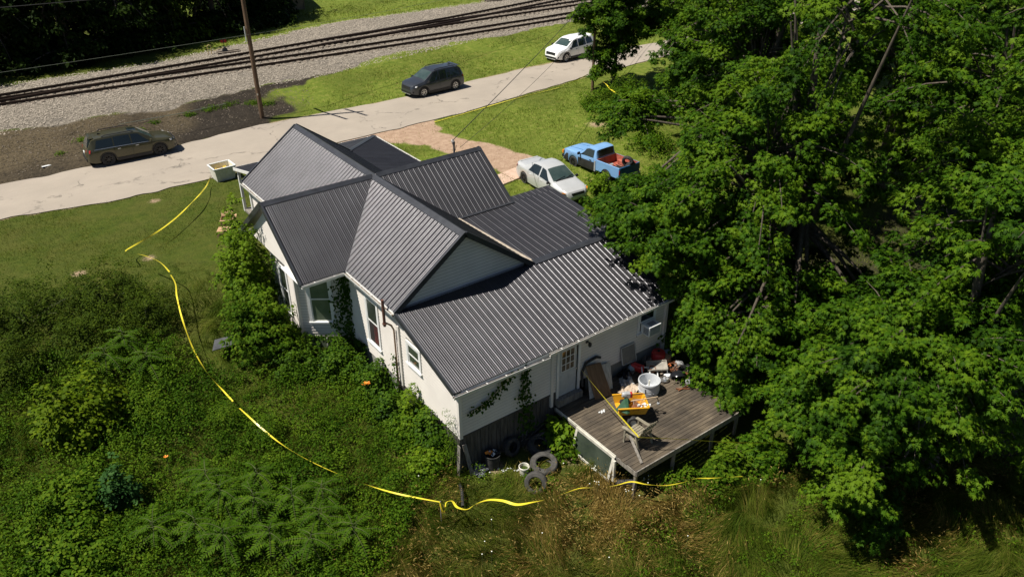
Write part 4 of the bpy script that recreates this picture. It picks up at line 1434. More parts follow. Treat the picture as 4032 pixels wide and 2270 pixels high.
    c.plate('rear_bumper', 'black_trim', -h + .02, -.62, .62, .34, .52, .05)
    c.plate('licence_plate', 'white_plastic', -h + .02, -.16, .16, .70, .82, .03)
    mb = MB(); mb.bar((-h + .46, -w * .62, Hh - .03), (-h + .46, w * .62, Hh - .03), .24, .03); mb.build('spoiler', mat, t, bevel=.01)
    if rails:
        for sg in (1, -1):
            mb = MB(); mb.tube([(-1.45, sg * w * .66, Hh - .02), (-1.3, sg * w * .66, Hh + .045), (.05, sg * w * .65, Hh + .04), (.22, sg * w * .64, Hh - .02)], .025, 6); mb.build('roof_rail', MT['black_trim'], t)
    mb = MB(); mb.prism([(-1.55, -.02, Hh - .02), (-1.35, -.02, Hh - .02), (-1.52, -.02, Hh + .06)], (0, .04, 0)); mb.build('antenna_fin', MT['black_trim'] if not white else mat, t)
    return t, c


ol, c = crossover('wagon_car', 'olive brown wagon parked by the dirt bank at the left', (-4.62, 21.72, .02), R(-1.5), MT['olive'], 4.86, 1.87, 1.62, 2.745, .36, 'dark_alloy', True, 'cars parked along the far edge of the road', spokes=7)
c.top_patch('sunroof', 'car_glass', .0, .45, .6, .6, .012, 2)
crossover('suv_car', 'dark charcoal SUV parked in the middle of the far road edge', (16.15, 22.25, .02), R(183.5), MT['charcoal_paint'], 4.6, 1.86, 1.69, 2.69, .36, 'alloy', False, 'cars parked along the far edge of the road')
wh, c = crossover('suv_car', 'white SUV parked up the road half behind maple leaves', (30.2, 23.65, .02), R(186.5), MT['white_paint'], 4.6, 1.88, 1.67, 2.71, .36, 'alloy', False, 'cars parked along the far edge of the road', rails=False, white=True, spokes=5)
mb = MB(); mb.prism([(.56, .42, Hf(0, 20) + 1.565), (.66, .42, 1.50), (.66, .62, 1.495), (.56, .62, 1.56)], (.012, 0, .015)); mb.build('windscreen_sticker', MT['white_plastic'], wh)

# ---- silver sedan
def sedan():
    L, W, Hh, wb, Rw = 4.58, 1.72, 1.45, 2.62, .31
    t = thing('sedan_car', 'silver four-door sedan parked on the grass beside the blue pickup', 'car', (11.93, 3.52, Hf(11.9, 3.5) + .05), (R(0), R(1.2), R(-92.5)))
    h = L / 2; w = W / 2
    xr, xf = -wb / 2 - .08, wb / 2 - .02
    top = [(-h, .62), (-h + .05, .90), (-h + .14, .985), (-h + .62, 1.03), (-1.42, 1.05), (-.78, Hh - .07), (-.45, Hh - .01), (0, Hh), (.30, Hh - .05), (1.06, .98), (1.2, .93), (h - .45, .82), (h - .14, .72), (h - .03, .58), (h, .46)]
    belt = [(-h, .60), (-h + .3, .90), (-1.2, .90), (.5, .84), (1.1, .80), (h - .5, .72), (h - .12, .62), (h, .44)]
    plan = [(-h, w * .74), (-h + .10, w * .88), (-h + .4, w * .96), (-.6, w), (.7, w), (h - .6, w * .96), (h - .25, w * .86), (h - .08, w * .70), (h, w * .52)]
    topw = [(-h, w * .68), (-h + .14, w * .80), (-1.45, w * .84), (-.7, w * .66), (.3, w * .66), (1.08, w * .84), (h - .5, w * .84), (h - .2, w * .74), (h, w * .48)]
    c = Car(t, top, belt, plan, topw, (xr, xf), Rw, sill=.19, crown=.028)
    c.body(MT['silver_paint'])
    c.wheels_build('dark_alloy', 8, .2, .64)
    c.top_patch('windshield', 'windshield', 1.08, .34, .95, .95)
    c.top_patch('rear_window', 'car_glass', -1.40, -.80, .9, .9)
    c.side_patch('side_window', 'car_glass', .02, .95, .02, .36, .08, .88)
    c.side_patch('side_window', 'car_glass', -.98, -.08, -.74, -.08, .08, .88)
    c.seams((-.98, -.03, .98), .28)
    for x in (-.74, .22): c.box('door_handle', 'silver_paint', (x, w * .995, .76), (.17, .035, .035))
    for sg in (1, -1):
        mb = MB(); mb.box((.92, sg * (w + .07), .90), (.11, .18, .12), taper=.8); mb.bar((.96, sg * w * .93, .86), (.93, sg * (w + .02), .88), .05, .04); mb.build('mirror', MT['black_trim'], t, bevel=.012)
        mb = MB(); mb.prism([(h - .10, sg * w * .52, .56), (h - .40, sg * w * .92, .60), (h - .46, sg * w * .93, .71), (h - .18, sg * w * .55, .69)], (.05, .012 * sg, .03)); mb.build('headlight', MT['headlight'], t)
        mb = MB(); mb.prism([(h - .22, sg * w * .80, .63), (h - .36, sg * w * .92, .64), (h - .39, sg * w * .93, .68), (h - .24, sg * w * .80, .67)], (.06, .014 * sg, .032)); mb.build('turn_signal', MT['amber'], t)
        mb = MB(); mb.prism([(-h + .03, sg * w * .5, .76), (-h + .22, sg * w * .92, .76), (-h + .26, sg * w * .92, .88), (-h + .08, sg * w * .55, .88)], (-.03, .015 * sg, 0)); mb.build('taillight', MT['taillight'], t)
    c.plate('grille', 'black_trim', h - .05, -.36, .36, .53, .585, .04); c.plate('grille', 'black_trim', h - .07, -.40, .40, .60, .655, .04)
    c.plate('lower_grille', 'black_trim', h - .06, -.5, .5, .29, .37, .06)
    c.plate('licence_plate', 'white_plastic', -h + .02, -.15, .15, .62, .74, .02)
    mb = MB(); mb.bar((-h + .2, -w * .7, 1.0), (-h + .2, w * .7, 1.0), .12, .03); mb.build('spoiler', MT['silver_paint'], t, bevel=.01)
    mb = MB(); mb.bar((1.1, -.6, .985), (1.1, .55, .985), .05, .012); mb.bar((1.08, -.5, .99), (.98, .1, 1.06), .02, .015); mb.bar((1.08, .1, .99), (.97, .62, 1.06), .02, .015); mb.build('wiper', MT['black_trim'], t)


sedan()


def pickup():
    L, W, Hh, wb, Rw = 4.42, 1.60, 1.52, 2.58, .33
    t = thing('pickup_truck', 'faded blue pickup truck with black lower doors and a red bed', 'pickup truck', (15.72, 3.90, Hf(15.7, 3.9) - .03), (0, 0, R(93)))
    h = L / 2; w = W / 2
    xf, xr = 1.36, 1.36 - wb
    cb = -.42                                   # back of the cab
    top = [(cb, 1.02), (cb + .01, 1.06), (cb + .10, Hh - .06), (cb + .22, Hh - .01), (.20, Hh), (.38, Hh - .05), (.90, 1.09), (1.02, 1.05), (h - .30, .98), (h - .06, .92), (h - .01, .86), (h, .50)]
    belt = [(cb, 1.0), (.9, .97), (h - .3, .93), (h, .48)]
    plan = [(cb, w), (h - .4, w), (h - .12, w * .97), (h, w * .93)]
    topw = [(cb, w * .80), (cb + .2, w * .80), (.3, w * .80), (.92, w * .90), (1.1, w * .93), (h - .1, w * .92), (h, w * .88)]
    c = Car(t, top, belt, plan, topw, (xf,), Rw, sill=.30, crown=.03)
    # Car.L uses the symmetric half-length, so build the shell from its own stations
    xs = sorted({round(p[0], 3) for tab in (top, belt, plan, topw) for p in tab} | set(np.linspace(cb, h, 22).round(3)) | {round(xf + c.arch * float(k) * 1.001, 3) for k in np.linspace(-1, 1, 15)})
    xs = [x for i, x in enumerate(xs) if cb <= x <= h and (i == 0 or x - xs[i - 1] > .004)]
    c.zb = lambda x: max(.30, Rw + math.sqrt(max(c.arch ** 2 - (x - xf) ** 2, 0)) - .02 if abs(x - xf) < c.arch else .30)
    mb = MB(); rows = []
    for x in xs:
        hh = c.section(x); rows.append([(x, y, z) for (y, z) in hh] + [(x, -y, z) for (y, z) in reversed(hh[1:-1])])
    n = len(rows[0]); fs = []
    for i in range(len(rows) - 1):
        for k in range(n):
            fs.append((i * n + k, i * n + (k + 1) % n, (i + 1) * n + (k + 1) % n, (i + 1) * n + k))
    fs += [tuple(range(n)), tuple((len(rows) - 1) * n + k for k in reversed(range(n)))]
    mb.add([p for r in rows for p in r], fs); mb.build('cab', MT['blue_paint'], t, smooth=38)
    # bed: floor, two sides, front wall
    b0, b1 = -h + .06, cb - .02
    for sg in (1, -1):
        mb = MB(); vs = []; N_ = 18; pr = []
        xs2 = sorted(set(np.linspace(b0, b1, 10).round(3)) | {round(xr + (Rw + .05) * float(k) * 1.001, 3) for k in np.linspace(-1, 1, 15)})
        lowz = [max(.42, Rw + math.sqrt(max((Rw + .05) ** 2 - (x - xr) ** 2, 0)) - .02 if abs(x - xr) < Rw + .05 else .42) for x in xs2]
        outer = [(x, sg * w, z) for x, z in zip(xs2, lowz)] + [(x, sg * w, 1.0) for x in reversed(xs2)]
        m_ = len(xs2)
        vs = [(x, sg * w, z) for x, z in zip(xs2, lowz)] + [(x, sg * w, .99) for x in xs2] + [(x, sg * (w - .05), 1.0) for x in xs2]
        fs = [(i, i + 1, m_ + i + 1, m_ + i) for i in range(m_ - 1)] + [(m_ + i, m_ + i + 1, 2 * m_ + i + 1, 2 * m_ + i) for i in range(m_ - 1)]
        mb.add(vs, fs); mb.build('bed_side', MT['blue_paint'], t)
        mb = MB(); mb.box(((b0 + b1) / 2, sg * (w - .055), .77), (b1 - b0, .02, .44)); mb.build('bed_liner', MT['red_bed'], t)
        mb = MB(); mb.box((xr, sg * (w - .18), .68), (.85, .24, .26)); mb.build('bed_wheel_hump', MT['red_bed'], t, bevel=.03)
    mb = MB(); mb.box(((b0 + b1) / 2, 0, .55), (b1 - b0, W - .12, .03)); 
    for k in range(7): mb.box(((b0 + b1) / 2, -.60 + k * .20, .572), (b1 - b0 - .05, .06, .016))
    mb.build('bed_floor', MT['red_bed'], t)
    mb = MB(); mb.box((b1 - .02, 0, .78), (.03, W - .1, .45)); mb.build('bed_front_wall', MT['red_bed'], t)
    mb = MB(); mb.box((b0 - .02, 0, .76), (.06, W - .06, .50)); mb.build('tailgate', MT['blue_dark_paint'], t, bevel=.015)
    mb = MB(); mb.box((b0 - .055, 0, .78), (.012, W - .5, .22)); mb.build('tailgate_panel', MT['blue_dark_paint'], t)
    mb = MB(); mb.box((b0 - .12, 0, .46), (.10, W - .1, .13)); mb.build('rear_bumper', MT['grey_metal'], t, bevel=.015)
    mb = MB(); mb.box(((b0 + b1) / 2, 0, .42), (b1 - b0, .9, .2)); mb.build('chassis', MT['brake'], t)
    c.wheels = (xf, xr); c.wheels_build('dark_alloy', 8, .22, .58)
    mb = MB()
    for xw in (xf, xr): mb.box((xw, 0, Rw + .08), (c.arch * 1.7, 1.05, Rw))
    mb.build('wheel_well', MT['brake'], t)
    # black lower half of doors and fenders
    for sg in (1, -1):
        for (x0, x1) in ((cb + .02, xf - c.arch - .01), (xf + c.arch + .01, h - .06)):
            mb = MB(); vs = []
            for i in range(7):
                x = lerp(x0, x1, i / 6)
                for k in (.0, .22, .5, .72):
                    zb = .30; z = lerp(zb, c.f(belt, x), k)
                    ww = c.f(plan, x) * float(np.interp(k, [0, .22, .5, .78], [.965, .99, 1, .995])); vs.append((x, sg * (ww + .004), z))
            mb.add(vs, [(i * 4 + j, (i + 1) * 4 + j, (i + 1) * 4 + j + 1, i * 4 + j + 1) for i in range(6) for j in range(3)])
            mb.build('lower_panel', MT['primer'], t)
        mb = MB(); mb.bar((cb + .02, sg * (w + .003), .62), (cb + .12, sg * (w + .003), .62), .006, .6); mb.build('grey_patch', MT['grey_metal'], t)
    c.side_patch('side_window', 'car_glass', cb + .22, .82, cb + .24, .42, .06, .88)
    c.top_patch('windshield', 'windshield', .91, .42, .95, .95)
    mb = MB(); mb.prism([(cb - .002, -w * .70, 1.10), (cb - .002, w * .70, 1.10), (cb + .075, w * .68, 1.46), (cb + .075, -w * .68, 1.46)], (-.012, 0, 0)); mb.build('rear_window', MT['glass'], t)
    c.seams((cb + .16, .88), .36)
    for sg in (1, -1):
        mb = MB(); mb.box((.82, sg * (w + .10), 1.05), (.08, .18, .14)); mb.bar((.84, sg * w * .95, 1.0), (.82, sg * (w + .03), 1.03), .03); mb.build('mirror', MT['black_trim'], t, bevel=.012)
        mb = MB(); mb.box((.0, sg * (w + .004), .86), (.14, .02, .04)); mb.build('door_handle', MT['black_trim'], t)
        mb = MB(); mb.box((h - .03, sg * w * .86, .76), (.10, .26, .17)); mb.build('turn_signal', MT['amber'], t)
        mb = MB(); mb.box((h - .005, sg * w * .58, .76), (.06, .22, .15)); mb.build('headlight', MT['headlight'], t)
        mb = MB(); mb.box((b0 - .02, sg * (w - .06), .76), (.05, .10, .26)); mb.build('taillight', MT['taillight'], t)
    mb = MB(); mb.box((h - .0, 0, .76), (.04, .74, .16)); mb.build('grille', MT['black_trim'], t)
    mb = MB(); mb.box((h + .03, 0, .50), (.14, W - .04, .15)); mb.build('front_bumper', MT['black_trim'], t, bevel=.015)
    for y in (-.35, .35):
        mb = MB(); mb.bar((1.05, y, 1.058), (h - .15, y * .95, .965), .02, .012); mb.build('hood_crease', MT['blue_dark_paint'], t)
    return t


pk = pickup()


def tyre_obj(name, label, loc, rot, Ro=.33, wd=.2, mat='old_tyre', group=None, rr=.6):
    mb = MB(); ri = Ro * rr
    prof = [(ri, -wd * .42), (ri + .03, -wd * .52), (Ro - .04, -wd * .5), (Ro - .01, -wd * .38), (Ro, -wd * .30), (Ro - .008, -wd * .14), (Ro, -wd * .1), (Ro, wd * .1), (Ro - .008, wd * .14), (Ro, wd * .30), (Ro - .01, wd * .38), (Ro - .04, wd * .5), (ri + .03, wd * .52), (ri, wd * .42), (ri + .035, wd * .38), (Ro - .04, wd * .3), (Ro - .04, -wd * .3), (ri + .035, -wd * .38), (ri, -wd * .42)]
    mb.lathe(prof, 32)
    o = mb.build(name, MT[mat], None, smooth=35)
    o.location = loc; o.rotation_euler = rot
    return tag(o, label, 'tire', group)


pm = Matrix.Translation(pk.location) @ Matrix.Rotation(R(93), 4, 'Z')
for lab, l, r_ in (('worn tire standing tilted against the far side of the pickup bed', (-1.55, -.52, .90), (R(78), 0, R(20))), ('worn tire lying flat in the pickup bed', (-1.62, .12, .68), (R(12), R(8), 0)),
                   ('tire leaning by the pickup tailgate behind the other two', (-2.0, -.20, .86), (R(60), R(10), R(80)))):
    p = pm @ Vector(l)
    tyre_obj('tire', lab, p, (r_[0], r_[1], r_[2] + R(93)), .33, .2, 'rubber', 'tires in the pickup bed')
for k, (l, s, lab) in enumerate([((-.75, .25, .63), (.5, .35, .1), 'white cloth and junk behind the pickup cab'), ((-1.2, .5, .60), (.3, .22, .05), 'pale scrap of cardboard on the red truck bed')]):
    mb = MB()
    for q in range(7):
        mb.box((random.uniform(-.5, .5) * s[0], random.uniform(-.5, .5) * s[1], random.uniform(0, s[2])), (s[0] * .4, s[1] * .4, .04), Matrix.Rotation(random.uniform(-1, 1), 4, random.choice('XYZ')))
    o = mb.build('scrap', MT['bag'] if k == 0 else MT['pale_cardboard']); o.location = pm @ Vector(l); tag(o, lab, 'scrap')

# ================================================================ DECK
DZ = -1.05
deck = thing('deck', 'weathered grey brown wooden deck behind the back door', 'deck', (3.8, -11.8, DZ))
DX0, DX1, DY0, DY1 = 1.28, 6.35, -13.905, -9.845
y = DY1; bm_w = .140; k = 0
for k in range(29):
    mb = MB(); w = bm_w - .009
    e0 = DX0 + random.uniform(-.02, .02); e1 = DX1 + random.uniform(-.03, .03)
    jz = random.uniform(-.004, .004)
    mb.box(((e0 + e1) / 2, y - bm_w / 2, DZ - .018 + jz), (e1 - e0, w, .036), Matrix.Rotation(random.uniform(-.0012, .0012), 4, 'Z'))
    mb.build('deck_board', MT['deck'], deck, True, bevel=.004)
    y -= bm_w
ylast = y
def dpart(name, mat, *bars):
    mb = MB()
    for (a, b_, w, h) in bars: mb.bar(a, b_, w, h)
    return mb.build(name, MT[mat], deck, True)
dpart('rim_joist', 'grey_wood', ((DX0 + .01, DY0 - .015, DZ - .11), (DX1, DY0 - .015, DZ - .11), .04, .21))
dpart('rim_joist', 'grey_wood', ((DX0 + .01, DY0, DZ - .13), (DX0 + .01, DY1, DZ - .13), .04, .18))
dpart('rim_joist', 'grey_wood', ((DX1 - .03, DY0, DZ - .13), (DX1 - .03, DY1, DZ - .13), .04, .18))
for x in np.arange(DX0 + .5, DX1 - .2, .6):
    dpart('joist', 'grey_wood', ((float(x), DY0 + .02, DZ - .13), (float(x), DY1, DZ - .13), .04, .17))
for x in (DX0 + .08, 3.1, 5.0, DX1 - .1):
    for y in (DY0 + .08, -11.9):
        mb = MB(); zg = Hf(x, y) - .2; mb.box((x, y, (DZ - .05 + zg) / 2), (.09, .09, DZ - .05 - zg)); mb.build('post', MT['grey_wood'], deck, True)
# white painted fascia on the left side
mb = MB(); mb.bar((DX0 - .02, -13.0, DZ - .05), (DX0 - .02, -9.95, DZ - .05), .03, .10); mb.build('white_fascia', MT['white_board'], deck, True)

# old glazed window sash leaning on the left side of the deck
ws = thing('window_sash', 'old white framed glass storm window leaning under the left edge of the deck', 'window frame', (1.22, -11.9, -1.65))
def wp(y, k): return Vector((lerp(1.02, 1.22, k), y, lerp(-2.02, -1.14, k)))
mb = MB()
mb.bar(wp(-11.15, 0), wp(-11.15, 1), .10, .05); w1 = mb.build('frame_stile', MT['white_board'], ws, True)
mb = MB(); mb.bar(wp(-12.95, 0), wp(-12.95, 1), .10, .05); mb.build('frame_stile', MT['white_board'], ws, True)
mb = MB(); mb.bar(wp(-11.1, 1), wp(-13.0, 1), .05, .10); mb.build('frame_rail', MT['white_board'], ws, True)
mb = MB(); mb.bar(wp(-11.1, .02), wp(-13.0, .02), .05, .08); mb.build('frame_rail', MT['white_board'], ws, True)
mb = MB(); mb.prism([wp(-11.2, .06), wp(-12.9, .06), wp(-12.9, .95), wp(-11.2, .95)], (.008, 0, 0)); mb.build('pane', MT['glass'], ws, True)
mb = MB(); mb.bar((1.16, -13.05, DZ - .12), (1.10, -13.12, -1.95), .08, .08); o = mb.build('leaning_post', MT['white_board']); tag(o, 'short white post leaning at the end of the storm window', 'post')
mb = MB(); mb.tube([(1.55, -13.6, -1.9), (1.15, -13.2, -2.0)], .11, 12); o = mb.build('drain_pipe', MT['black_plastic']); tag(o, 'black plastic pipe lying under the front corner of the deck', 'pipe')

# ---- chair seen from behind
def chair():
    t = thing('garden_chair', 'weathered wooden slatted armchair on the front edge of the deck', 'chair', (2.28, -12.93, DZ), (0, 0, R(4)))
    W2 = .33
    def legpart(name, a, b_, w=.06, h=.045):
        mb = MB(); mb.bar(a, b_, w, h); return mb.build(name, MT['chair_wood'], t)
    # front is +y
    for s in (-1, 1):
        legpart('leg', (s * W2, .30, 0), (s * W2, .28, .58))
        legpart('leg', (s * W2, -.34, 0), (s * W2, -.16, .60))
        legpart('arm_rest', (s * (W2 + .01), .40, .60), (s * (W2 + .01), -.30, .62), .11, .025)
        legpart('side_rail', (s * W2, .30, .36), (s * W2, -.22, .30), .03, .08)
    for k in range(6):
        y = .30 - k * .09
        legpart('seat_slat', (-W2 + .02, y, .40 - k * .012), (W2 - .02, y, .40 - k * .012), .078, .02)
    for k in range(7):
        x = -.27 + k * .09
        legpart('back_slat', (x, -.20, .34), (x * 1.08, -.46, 1.04 - abs(k - 3) * .012), .075, .018)
    for z, y in ((.50, -.285), (.86, -.42)):
        legpart('back_rail', (-W2, y, z), (W2, y, z), .03, .07)
    legpart('front_rail', (-W2, .31, .36), (W2, .31, .36), .03, .08)
    return t
chair()
mb = MB(); mb.bar((1.96, -12.86, DZ + .40), (1.66, -13.76, DZ + .03), .085, .03); tag(mb.build('loose_board', MT['grey_wood']), 'narrow grey board leaning against the wooden armchair', 'board')

# ---- yellow yard cart and what lies in it
def cart():
    t = thing('yard_cart', 'rust spotted yellow metal yard cart full of tools on the deck', 'cart', (2.98, -11.86, DZ))
    rim = [(2.70, -11.20), (3.62, -11.78), (3.22, -12.46), (2.33, -11.90)]
    cx_, cy_ = 2.97, -11.83
    z1, z0 = .68, .36
    bot = [(cx_ + (x - cx_) * .84, cy_ + (y - cy_) * .84) for x, y in rim]
    L = lambda p, z: (p[0] - t.location.x, p[1] - t.location.y, z)
    mb = MB(); n = 4
    vo = [L(p, z1) for p in rim]; vb = [L(p, z0) for p in bot]
    inn = [(cx_ + (x - cx_) * .955, cy_ + (y - cy_) * .955) for x, y in rim]; inb = [(cx_ + (x - cx_) * .80, cy_ + (y - cy_) * .80) for x, y in rim]
    vs = vo + vb + [L(p, z1) for p in inn] + [L(p, z0 + .03) for p in inb]
    fs = []
    for i in range(4):
        j = (i + 1) % 4
        if i == 3:      # tailgate side is open
            continue
        fs += [(i, j, 4 + j, 4 + i), (8 + i, 8 + j, 12 + j, 12 + i), (i, j, 8 + j, 8 + i)]
    fs += [(4, 5, 6, 7), (12, 13, 14, 15)]
    mb.add(vs, fs); mb.build('tub', MT['yellow_cart'], t)
    mb = MB()
    for i in range(3):
        mb.bar(vo[i], vo[i + 1], .05, .03)
    mb.build('rim_lip', MT['yellow_cart'], t)
    mb = MB(); mb.bar((-.5, .0, .34), (.45, -.0, .34), .06, .05, up=(0, 0, 1)); mb.bar((-.28, -.40, .20), (.18, .36, .20), .03); mb.build('axle', MT['black_trim'], t)
    for (x, y) in ((-.27, -.40), (.20, .36)):
        w = MB(); Ro = .20
        M = Matrix.Translation((x, y, Ro)) @ Matrix.Rotation(R(-32), 4, 'Z') @ Matrix.Rotation(R(90), 4, 'X')
        w.lathe([(Ro * .5, -.06), (Ro * .6, -.075), (Ro * .92, -.07), (Ro, -.03), (Ro, .03), (Ro * .92, .07), (Ro * .6, .075), (Ro * .5, .06)], 24, M)
        wo = w.build('wheel', MT['rubber'], t, smooth=40)
        w = MB(); w.lathe([(0, .02), (Ro * .30, .02), (Ro * .32, .04), (Ro * .5, .062), (Ro * .52, .05)], 20, M); w.lathe([(0, -.02), (Ro * .30, -.02), (Ro * .5, -.06)], 20, M)
        w.build('rim', MT['offwhite_plastic'], wo)
    mb = MB(); mb.tube([(.45, -.25, .3), (.75, -.45, .16), (.85, -.5, .10)], .02, 6); mb.lathe([(.05, -.012), (.075, 0), (.05, .012)], 12, Matrix.Translation((.72, -.43, .2)) @ Matrix.Rotation(R(80), 4, 'X')); mb.build('tow_bar', MT['black_trim'], t)
    return t
ct = cart(); ctl = Vector(ct.location)
def obj_at(mb, name, mat, label, cat, loc, rot=(0, 0, 0), group=None, bevel=0, smooth=None):
    o = mb.build(name, MT[mat] if isinstance(mat, str) else mat, bevel=bevel, smooth=smooth); o.location = loc; o.rotation_euler = rot
    return tag(o, label, cat, group)
# string trimmer across the cart
tm = thing('string_trimmer', 'red and grey string trimmer lying across the yellow cart', 'trimmer', (3.0, -11.62, -.33), (0, 0, R(-34)))
mb = MB(); mb.box((0, 0, .09), (.20, .17, .20)); mb.lathe([(.09, -.10), (.10, -.06), (.10, .05), (.08, .09)], 14, Matrix.Translation((-.08, 0, .1)) @ Matrix.Rotation(R(90), 4, 'Y')); mb.build('motor', MT['grey_metal'], tm, bevel=.015)
mb = MB(); mb.box((.12, 0, .09), (.12, .16, .19), taper=.8); mb.build('housing', MT['red_plastic'], tm, bevel=.02)
mb = MB(); mb.tube([(.15, 0, .09), (.5, 0, .12), (.82, 0, .10), (.98, -.06, .04), (1.05, -.10, -.08), (1.07, -.11, -.18)], .015, 8); mb.build('shaft', MT['black_trim'], tm)
mb = MB(); mb.lathe([(.0, .03), (.05, .02), (.055, -.03), (0, -.05)], 12, Matrix.Translation((1.07, -.11, -.22))); mb.build('cutting_head', MT['grey_metal'], tm)
mb = MB(); mb.tube([(.62, .0, .12), (.62, .09, .2), (.62, 0, .27), (.62, -.09, .2), (.62, 0, .12)], .014, 6); mb.build('loop_handle', MT['black_plastic'], tm)
mb = MB(); mb.bar((0, 0, 0), (.95, 0, .05), .022); obj_at(mb, 'wooden_stick', simple('pale_stick', (.55, .42, .28), None), 'pale wooden stick lying across the yellow cart', 'stick', (2.95, -11.86, -.34), (0, 0, R(-26)))
mb = MB(); mb.add([(-.34, -.02, .0), (.18, .20, .04), (.30, .16, .02), (.02, -.36, -.05), (-.1, -.4, .0)], [(0, 4, 3, 2, 1)]); mb.add([(-.34, -.02, -.02), (.18, .20, .02), (.30, .16, 0), (.02, -.36, -.07), (-.1, -.4, -.02)], [(0, 1, 2, 3, 4)])
obj_at(mb, 'green_sheet', 'green_sheet', 'dark green plastic sheet draped in the yellow cart', 'plastic sheet', (2.66, -11.80, -.42), (R(6), R(-8), R(-10)))
g_ = thing('wire_rack', 'small wire cooking rack lying in the yellow cart', 'rack', (3.22, -11.98, -.45), (R(14), R(10), R(-34)))
mb = MB()
for i in range(10): mb.tube([(-.18 + i * .04, -.14, 0), (-.18 + i * .04, .14, 0)], .005, 4)
mb.build('rods', MT['steel'], g_)
mb = MB(); mb.tube([(-.2, -.14, 0), (.2, -.14, 0), (.2, .14, 0), (-.2, .14, 0), (-.2, -.14, 0)], .008, 5); mb.build('rim', MT['steel'], g_)
mb = MB(); mb.box((0, 0, 0), (.42, .26, .16), taper=.8); obj_at(mb, 'toolbox', 'rust', 'rust red box lying in the yellow cart', 'box', (3.05, -12.12, -.52), (0, R(8), R(-30)), bevel=.02)
mb = MB()
for i in range(16): mb.box((random.uniform(-.22, .22), random.uniform(-.08, .08), random.uniform(0, .06)), (.07, .05, .03), Matrix.Rotation(random.uniform(-1.5, 1.5), 4, random.choice('XYZ')))
o = obj_at(mb, 'scrap_pile', 'white_plastic', 'heap of white scraps at the front of the yellow cart', 'scrap', (3.22, -12.20, -.44), (0, 0, R(-34)))
mb = MB(); mb.box((0, 0, 0), (.36, .2, .14), taper=.85); mb.box((.05, 0, .1), (.14, .12, .08)); obj_at(mb, 'battery_case', 'black_plastic', 'black plastic case under the string trimmer in the cart', 'case', (2.92, -11.62, -.50), (0, 0, R(-20)), bevel=.015)

# ---- big grey drum
dr = thing('washer_drum', 'light grey round metal tub standing on the deck', 'tub', (4.52, -11.20, DZ))
mb = MB(); mb.lathe([(.0, .0), (.36, .0), (.37, .03), (.375, .12), (.385, .13), (.385, .15), (.375, .16), (.375, .42), (.40, .44), (.40, .50), (.39, .52), (.37, .52), (.355, .48), (.35, .06), (0, .06)], 40); mb.build('shell', simple('light_grey_enamel', (.48, .50, .52), (.58, .60, .62), 3, .42), dr, smooth=35)
mb = MB(); mb.tube([(0, 0, .06), (.02, .02, .46)], .03, 10); mb.build('post', MT['offwhite_plastic'], dr)

# ---- boards leaning on the wall right of the door
def lean(name, label, cat, a, b_, c_, d_, mat, th=.025):
    mb = MB(); mb.prism([a, b_, c_, d_], (0, th, 0)); return tag(mb.build(name, MT[mat]), label, cat)
lean('panel_board', 'brown wooden board leaning on the wall right of the back door', 'board', (2.66, -10.44, DZ + .01), (3.30, -10.60, DZ + .01), (3.28, -9.95, .02), (2.60, -9.93, .14), 'brown_board', .03)
wbd = thing('plank_panel', 'peeling white plank panel leaning behind the brown board', 'board', (3.1, -10.2, DZ))
for i in range(5):
    x0 = 2.52 + i * .22
    mb = MB(); mb.prism([(x0, -10.30, DZ + .01), (x0 + .21, -10.31, DZ + .01), (x0 + .40, -9.90, -.06 - i * .04), (x0 + .19, -9.90, -.02 - i * .04)], (0, .022, 0)); mb.build('plank', MT['white_board'], wbd, True)
mb = MB(); mb.tube([(2.50, -9.90, -.7), (2.46, -9.89, -.1), (2.62, -9.88, .24), (3.1, -9.88, .30), (3.3, -9.88, .2)], .05, 8); tag(mb.build('hose', MT['rubber']), 'black rubber hose propped behind the brown board', 'hose')
fr = thing('screen_frame', 'pale window screen frame leaning on the back wall', 'screen frame', (4.7, -9.9, -.4))
q = [(4.36, -9.98, -.55), (5.06, -9.98, -.6), (5.02, -9.86, .12), (4.34, -9.86, .15)]
for i in range(4):
    mb = MB(); mb.bar(q[i], q[(i + 1) % 4], .035, .025, up=(0, 1, 0)); mb.build('frame_bar', MT['grey_metal'], fr, True)
mb = MB(); mb.prism(q, (0, .006, 0)); mb.build('mesh_screen', simple('grey_screen_mesh', (.16, .155, .14), (.2, .19, .17), 8, .8), fr, True)

# ---- junk heap along the wall
def crumple(n, s, h, seed, th=.012):
    r_ = np.random.default_rng(seed); mb = MB()
    g = np.linspace(-.5, .5, n); vs = []
    for a in g:
        for c_ in g:
            vs.append((a * s[0] + r_.normal() * .02, c_ * s[1] + r_.normal() * .02, abs(r_.normal()) * h * .42 * (1 - 1.2 * max(abs(a), abs(c_)) ** 2)))
    fs = [(i * n + j, (i + 1) * n + j, (i + 1) * n + j + 1, i * n + j + 1) for i in range(n - 1) for j in range(n - 1)]
    mb.add(vs, fs); return mb
obj_at(crumple(8, (.75, .55), .16, 1), 'cardboard_sheet', 'pale_cardboard', 'crumpled pale cardboard sheet left of the grey tub', 'cardboard', (4.0, -10.78, DZ + .03), (0, 0, R(20)))
obj_at(crumple(8, (.5, .5), .22, 2), 'plastic_bag', 'bag', 'crumpled grey plastic bag behind the pale cardboard', 'bag', (4.22, -10.38, DZ + .02), (0, 0, 1))
obj_at(crumple(7, (.5, .45), .35, 3), 'plastic_bag', simple('black_bag', (.012, .012, .014), None, rough=.35), 'black rubbish bag between the white planks and the red container', 'bag', (4.45, -10.05, DZ + .02), (0, 0, .3))
